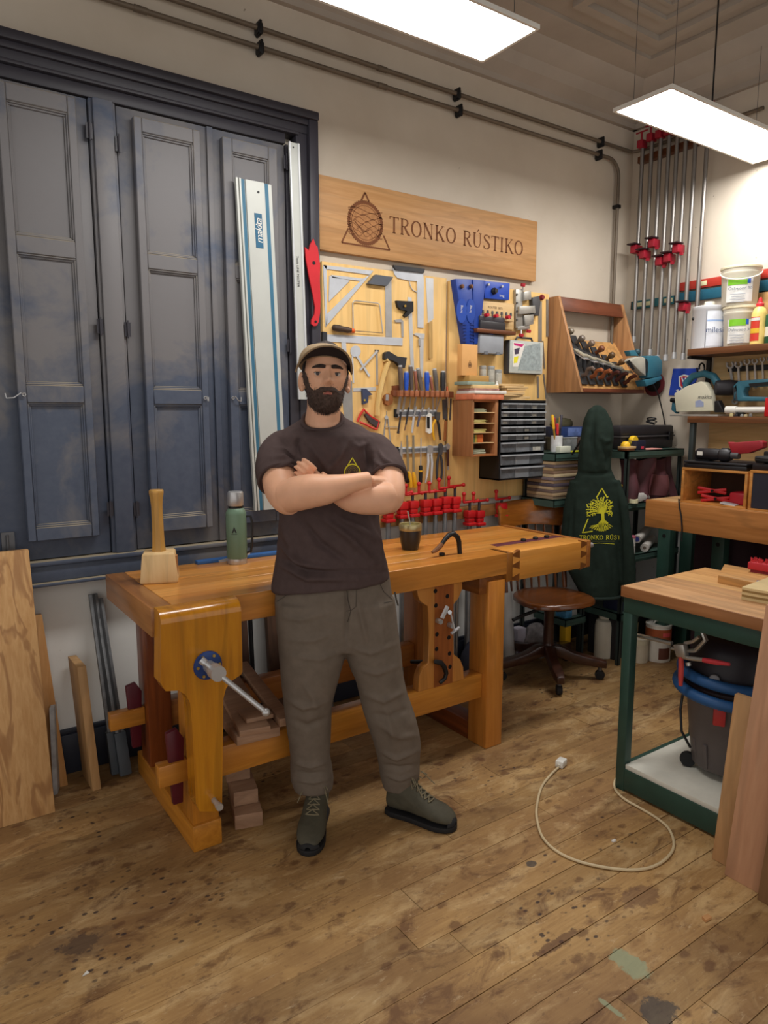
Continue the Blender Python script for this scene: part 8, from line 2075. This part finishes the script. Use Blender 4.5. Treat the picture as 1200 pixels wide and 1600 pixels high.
part('power_cord', MB().tube([vcn - sv * .168 + V(0,0,VB + .30), vcn - sv * .175 + dv * .03 + V(0,0,VB + .20), vcn - sv * .165 + dv * .05 + V(0,0,VB + .12), vcn - sv * .13 + dv * .05 + V(0,0,VB + .06)], .005, 8), BLACK, vc)
# boxes hanging in the dark under the table
bx('tan_bag', 'pale tan bag under the side bench seen through the green table', 'bag', 3.10, 3.28, 1.70, 1.86, 0, .34, mat((150,130,104), .7, 0, .15), .02)
# ---- boards leaning on the right foreground table
def lean2(label, y0, y1, x0, xt, zt_, m, T=.022, skew=0.0, group='boards leaning on the right table'):
    return one('leaning_board', label, 'board', MB().prism([(x0, y0, 0), (x0, y1, 0), (xt, y1 + skew, zt_), (xt, y0 + skew, zt_)], (T, 0, .0)), m, .002, group=group)
lean2('short pale board leaning on the table end beside the vacuum', 1.06, 1.178, 2.165, 2.235, .57, wood((192,150,104), (172,128,84), 'z', .8, .6, 0, .35))
lean2('tall pinkish board leaning on the table beside the short pale one', .90, 1.108, 2.12, 2.212, .90, wood((196,150,116), (178,130,98), 'z', .7, .6, 0, .3), skew=-.02)
lean2('dark-grained board at the right picture edge, foremost of the leaning boards', .62, .985, 2.09, 2.18, 1.0, wood((150,112,76), (124,90,58), 'z', .7, .6, 0, .5), skew=-.03)
# ---- floor things by the side bench
def tin(name, label, px, py, r, h, col, lid, lab=None, cat='tin'):
    p = PZ(px, py, 0); t = thing(name, label, cat)
    part('can', MB().lathe([(r*.97,0),(r,.003),(r,h-.012),(r*1.03,h-.01),(r*1.03,h-.002),(r*.94,h),(r*.9,h-.006),(.002,h-.006)], p + FH * r, n=28), mat(col, .35, .1), t)
    return t, p + FH * r
t, c_ = tin('paint_can', 'brown and white varnish can with red handle on the floor under the side bench', 1034, 1036, .075, .23, (214,210,200), 0)
arc_label(c_, .075, .13, .205, -90, 90, mat((150,76,40), .4), t); arc_label(c_, .075, .02, .09, 5, 60, mat((90,50,36), .5), t, lift=.0012); arc_label(c_, .0752, .16, .185, 20, 60, mat((206,80,80), .5), t, lift=.002)
part('cap', MB().lathe([(.018,.224),(.018,.25),(.015,.252)], c_ + RT*.0, n=14), REDP, t); part('handle', MB().tube([c_ - RT*.03 + V(0,0,.224), c_ - RT*.03 - FH*.02 + V(0,0,.25), c_ + RT*.03 - FH*.02 + V(0,0,.25), c_ + RT*.03 + V(0,0,.224)], .006, 8), WHITEP, t)
t, c_ = tin('paint_can', 'narrow white can beside the brown varnish can', 1003, 1037, .05, .15, (206,198,178), 0); arc_label(c_, .05, .11, .145, -90, 90, mat((186,176,150), .5), t)
t = thing('amber_bottle', 'dark bottle with cream label behind the narrow white can', 'bottle'); c2 = c_ + FH * .16 + RT * .0
part('bottle', MB().lathe([(.04,0),(.042,.004),(.042,.20),(.02,.235),(.018,.25)], c2, n=20), mat((40,30,26), .3), t); part('cap', MB().lathe([(.024,.25),(.024,.28),(.02,.283)], c2, n=16), mat((196,170,130), .5), t); arc_label(c2, .042, .14, .20, -80, 80, mat((222,200,150), .5), t)
t = thing('white_bottle', 'tall cream plastic bottle standing on the floor beside the chair base', 'bottle'); c_ = PZ(946, 1030, 0) + FH * .05
part('bottle', MB().lathe([(.052,0),(.056,.005),(.056,.20),(.050,.232),(.032,.245)], c_, n=28), mat((222,216,198), .45, 0, .04), t); part('cap', MB().lathe([(.032,.245),(.034,.25),(.034,.285),(.030,.29),(.002,.29)], c_, n=20), mat((226,222,206), .4), t)
bx('yellow_label_box', 'yellowed carton on the floor between the cream bottle and the cans', 'box', 3.60, 3.70, 2.60, 2.68, 0, .17, mat((190,176,110), .6, 0, .2, 30), .002)

# ---- extension cord on the floor
ec = thing('extension_cord', 'beige extension cord lying in a loop on the floor', 'cord')
u2 = lambda x, y: (600 + x / 2, 1150 + y / 2)
cp = [(545,98),(520,122),(492,160),(478,215),(478,260),(495,315),(540,360),(610,392),(700,412),(780,418),(840,408),(885,380),(906,340),(890,290),(850,255),(800,225),(750,196),(722,165),(724,135),(750,115),(800,104),(860,92),(930,78)]
P = [PZ(*u2(*p), .006) for p in cp]
def smooth(P, k=6):
    o_ = []
    for i in range(len(P) - 1):
        p0, p1, p2, p3 = P[max(0, i-1)], P[i], P[i+1], P[min(len(P)-1, i+2)]
        for j in range(k):
            t_ = j / k; o_.append(.5 * ((2*p1) + (p2 - p0)*t_ + (2*p0 - 5*p1 + 4*p2 - p3)*t_*t_ + (3*p1 - p0 - 3*p2 + p3)*t_**3))
    return o_ + [P[-1]]
part('cable', MB().tube(smooth(P), .0048, 8), mat((206,186,148), .5), ec)
d = (P[0] - P[1]); d.z = 0; d.normalize()
s_ = Vector((-d.y, d.x, 0))
part('socket', MB().obox(P[0] + d * .028 + V(0,0,.010), d, s_, V(0,0,1), .05, .036, .03), mat((226,224,216), .4), ec, .006); part('strain_relief', MB().cyl(P[0] + V(0,0,.006), P[0] + d * .01 + V(0,0,.008), .008, n=10), mat((206,202,190), .5), ec)
for (x, y, col, sz, lab) in ((718,330,(226,222,214),.010,'white paper scrap on the floor inside the cord loop'), (1008,573,(190,140,90),.016,'small wooden chip on the floor near the leaning boards'), (265,-1,(0,0,0),0,'')):
    if sz:
        p = PZ(*u2(x, y), 0); one('floor_chip', lab, 'chip', MB().prism([p + V(-sz,-sz*.4,.0005), p + V(sz*.8,-sz*.5,.0005), p + V(sz,.4*sz,.0005), p + V(-sz*.6,sz*.6,.0005)], (0, 0, sz*.5)), mat(col, .6))
p = PZ(133, 1522, 0); one('floor_chip', 'white paint chip on the floor in the left foreground', 'chip', MB().prism([p + V(-.008,-.006,.0005), p + V(.01,-.004,.0005), p + V(.006,.006,.0005)], (0,0,.003)), WHITEP)

# ================================================================== boards and rails left of the bench
WAL = wood((206,164,112), (184,138,86), 'z', 1.7, .5, 0, .75, dark=(150,106,66))
bl_ = [PZ(0, 1293, 0), PZ(86, 1272, 0)]
xr_ = PZ(87, 1270, 0).x; yb_ = PZ(43, 1282, 0).y
top_r = PY(45, 859, 2.90)
one('wide_plank', 'wide pale walnut-grained plank leaning on the shutters at the left edge', 'plank', MB().prism([(-.15, yb_, 0), (xr_, yb_, 0), (top_r.x - .0, 2.90, PY(45, 859, 2.90).z), (-.15, 2.90, PY(45, 859, 2.90).z)], (0, .028, 0)), WAL, .003)
one('narrow_plank', 'narrow brown plank standing behind the wide leaning plank', 'plank', MB().prism([(.36, 2.93, 0), (.465, 2.93, 0), (PY(67, 965, 2.98).x, 2.995, PY(67, 962, 2.98).z), (.33, 2.995, PY(67, 962, 2.98).z)], (0, .025, 0)), OAK('z'), .002)
one('white_board', 'black-edged white panel standing behind the wide leaning plank', 'panel', MB().prism([(.40, 2.88, 0), (.42, 2.94, 0), (.435, 2.99, .34), (.415, 2.93, .34)], (.018, 0, 0)), mat((160,158,156), .6, 0, .3, 14), .002)
p0, p1 = PZ(158, 1232, 0), PY(135, 1022, 2.83)
u9 = lambda x, y: (60 + x / 4.705, 900 + y / 4.705)
fb_ = PZ(*u9(400, 1585), 0); fr_ = PZ(*u9(465, 1570), 0); bk_ = PZ(*u9(275, 1420), 0)
zt_ = PY(*u9(330, 668), fb_.y + .04).z
sh_ = PY(*u9(330, 668), fb_.y + .06).x - fb_.x
xw = fr_.x - fb_.x
one('thick_board', 'thick square-cut pale board standing on end left of the bench', 'board', MB().prism([(fb_.x, fb_.y, 0), (fr_.x, fb_.y, 0), (fr_.x - .02, fb_.y + .045, zt_), (fb_.x - .02, fb_.y + .045, zt_)], (-.005, .16, 0)), wood((196,156,108), (172,130,82), 'z', .8, .6, 0, .35), .002)
for i, (tx, ty, bx_, by_, lab) in enumerate(((400, 130, 580, 1470, 'left one of two grey metal rails leaning on the wall beside the bench'), (440, 165, 645, 1480, 'right one of two grey metal rails leaning on the wall beside the bench'))):
    b_ = PZ(*u9(bx_, by_), .0); a_ = PY(*u9(tx, ty), 3.02)
    t = thing('metal_rail', lab, 'rail', 'grey rails left of the bench'); d = (a_ - b_).normalized()
    part('channel', MB().beam(b_ + d * .02, a_, .034, .022, (0,1,0)), mat((120,122,124), .45, .5, .25, 30), t, .002)
    part('groove', MB().beam(b_ + d * .13 + V(0,-.0125,0), a_ + V(0,-.0125,0), .010, .003, (0,1,0)), mat((70,72,74), .5, .5), t)
    part('foot_sleeve', MB().beam(b_ + d * .012, b_ + d * .19, .046, .032, (0,1,0)), mat((70,76,82), .5), t, .003)
finalize()
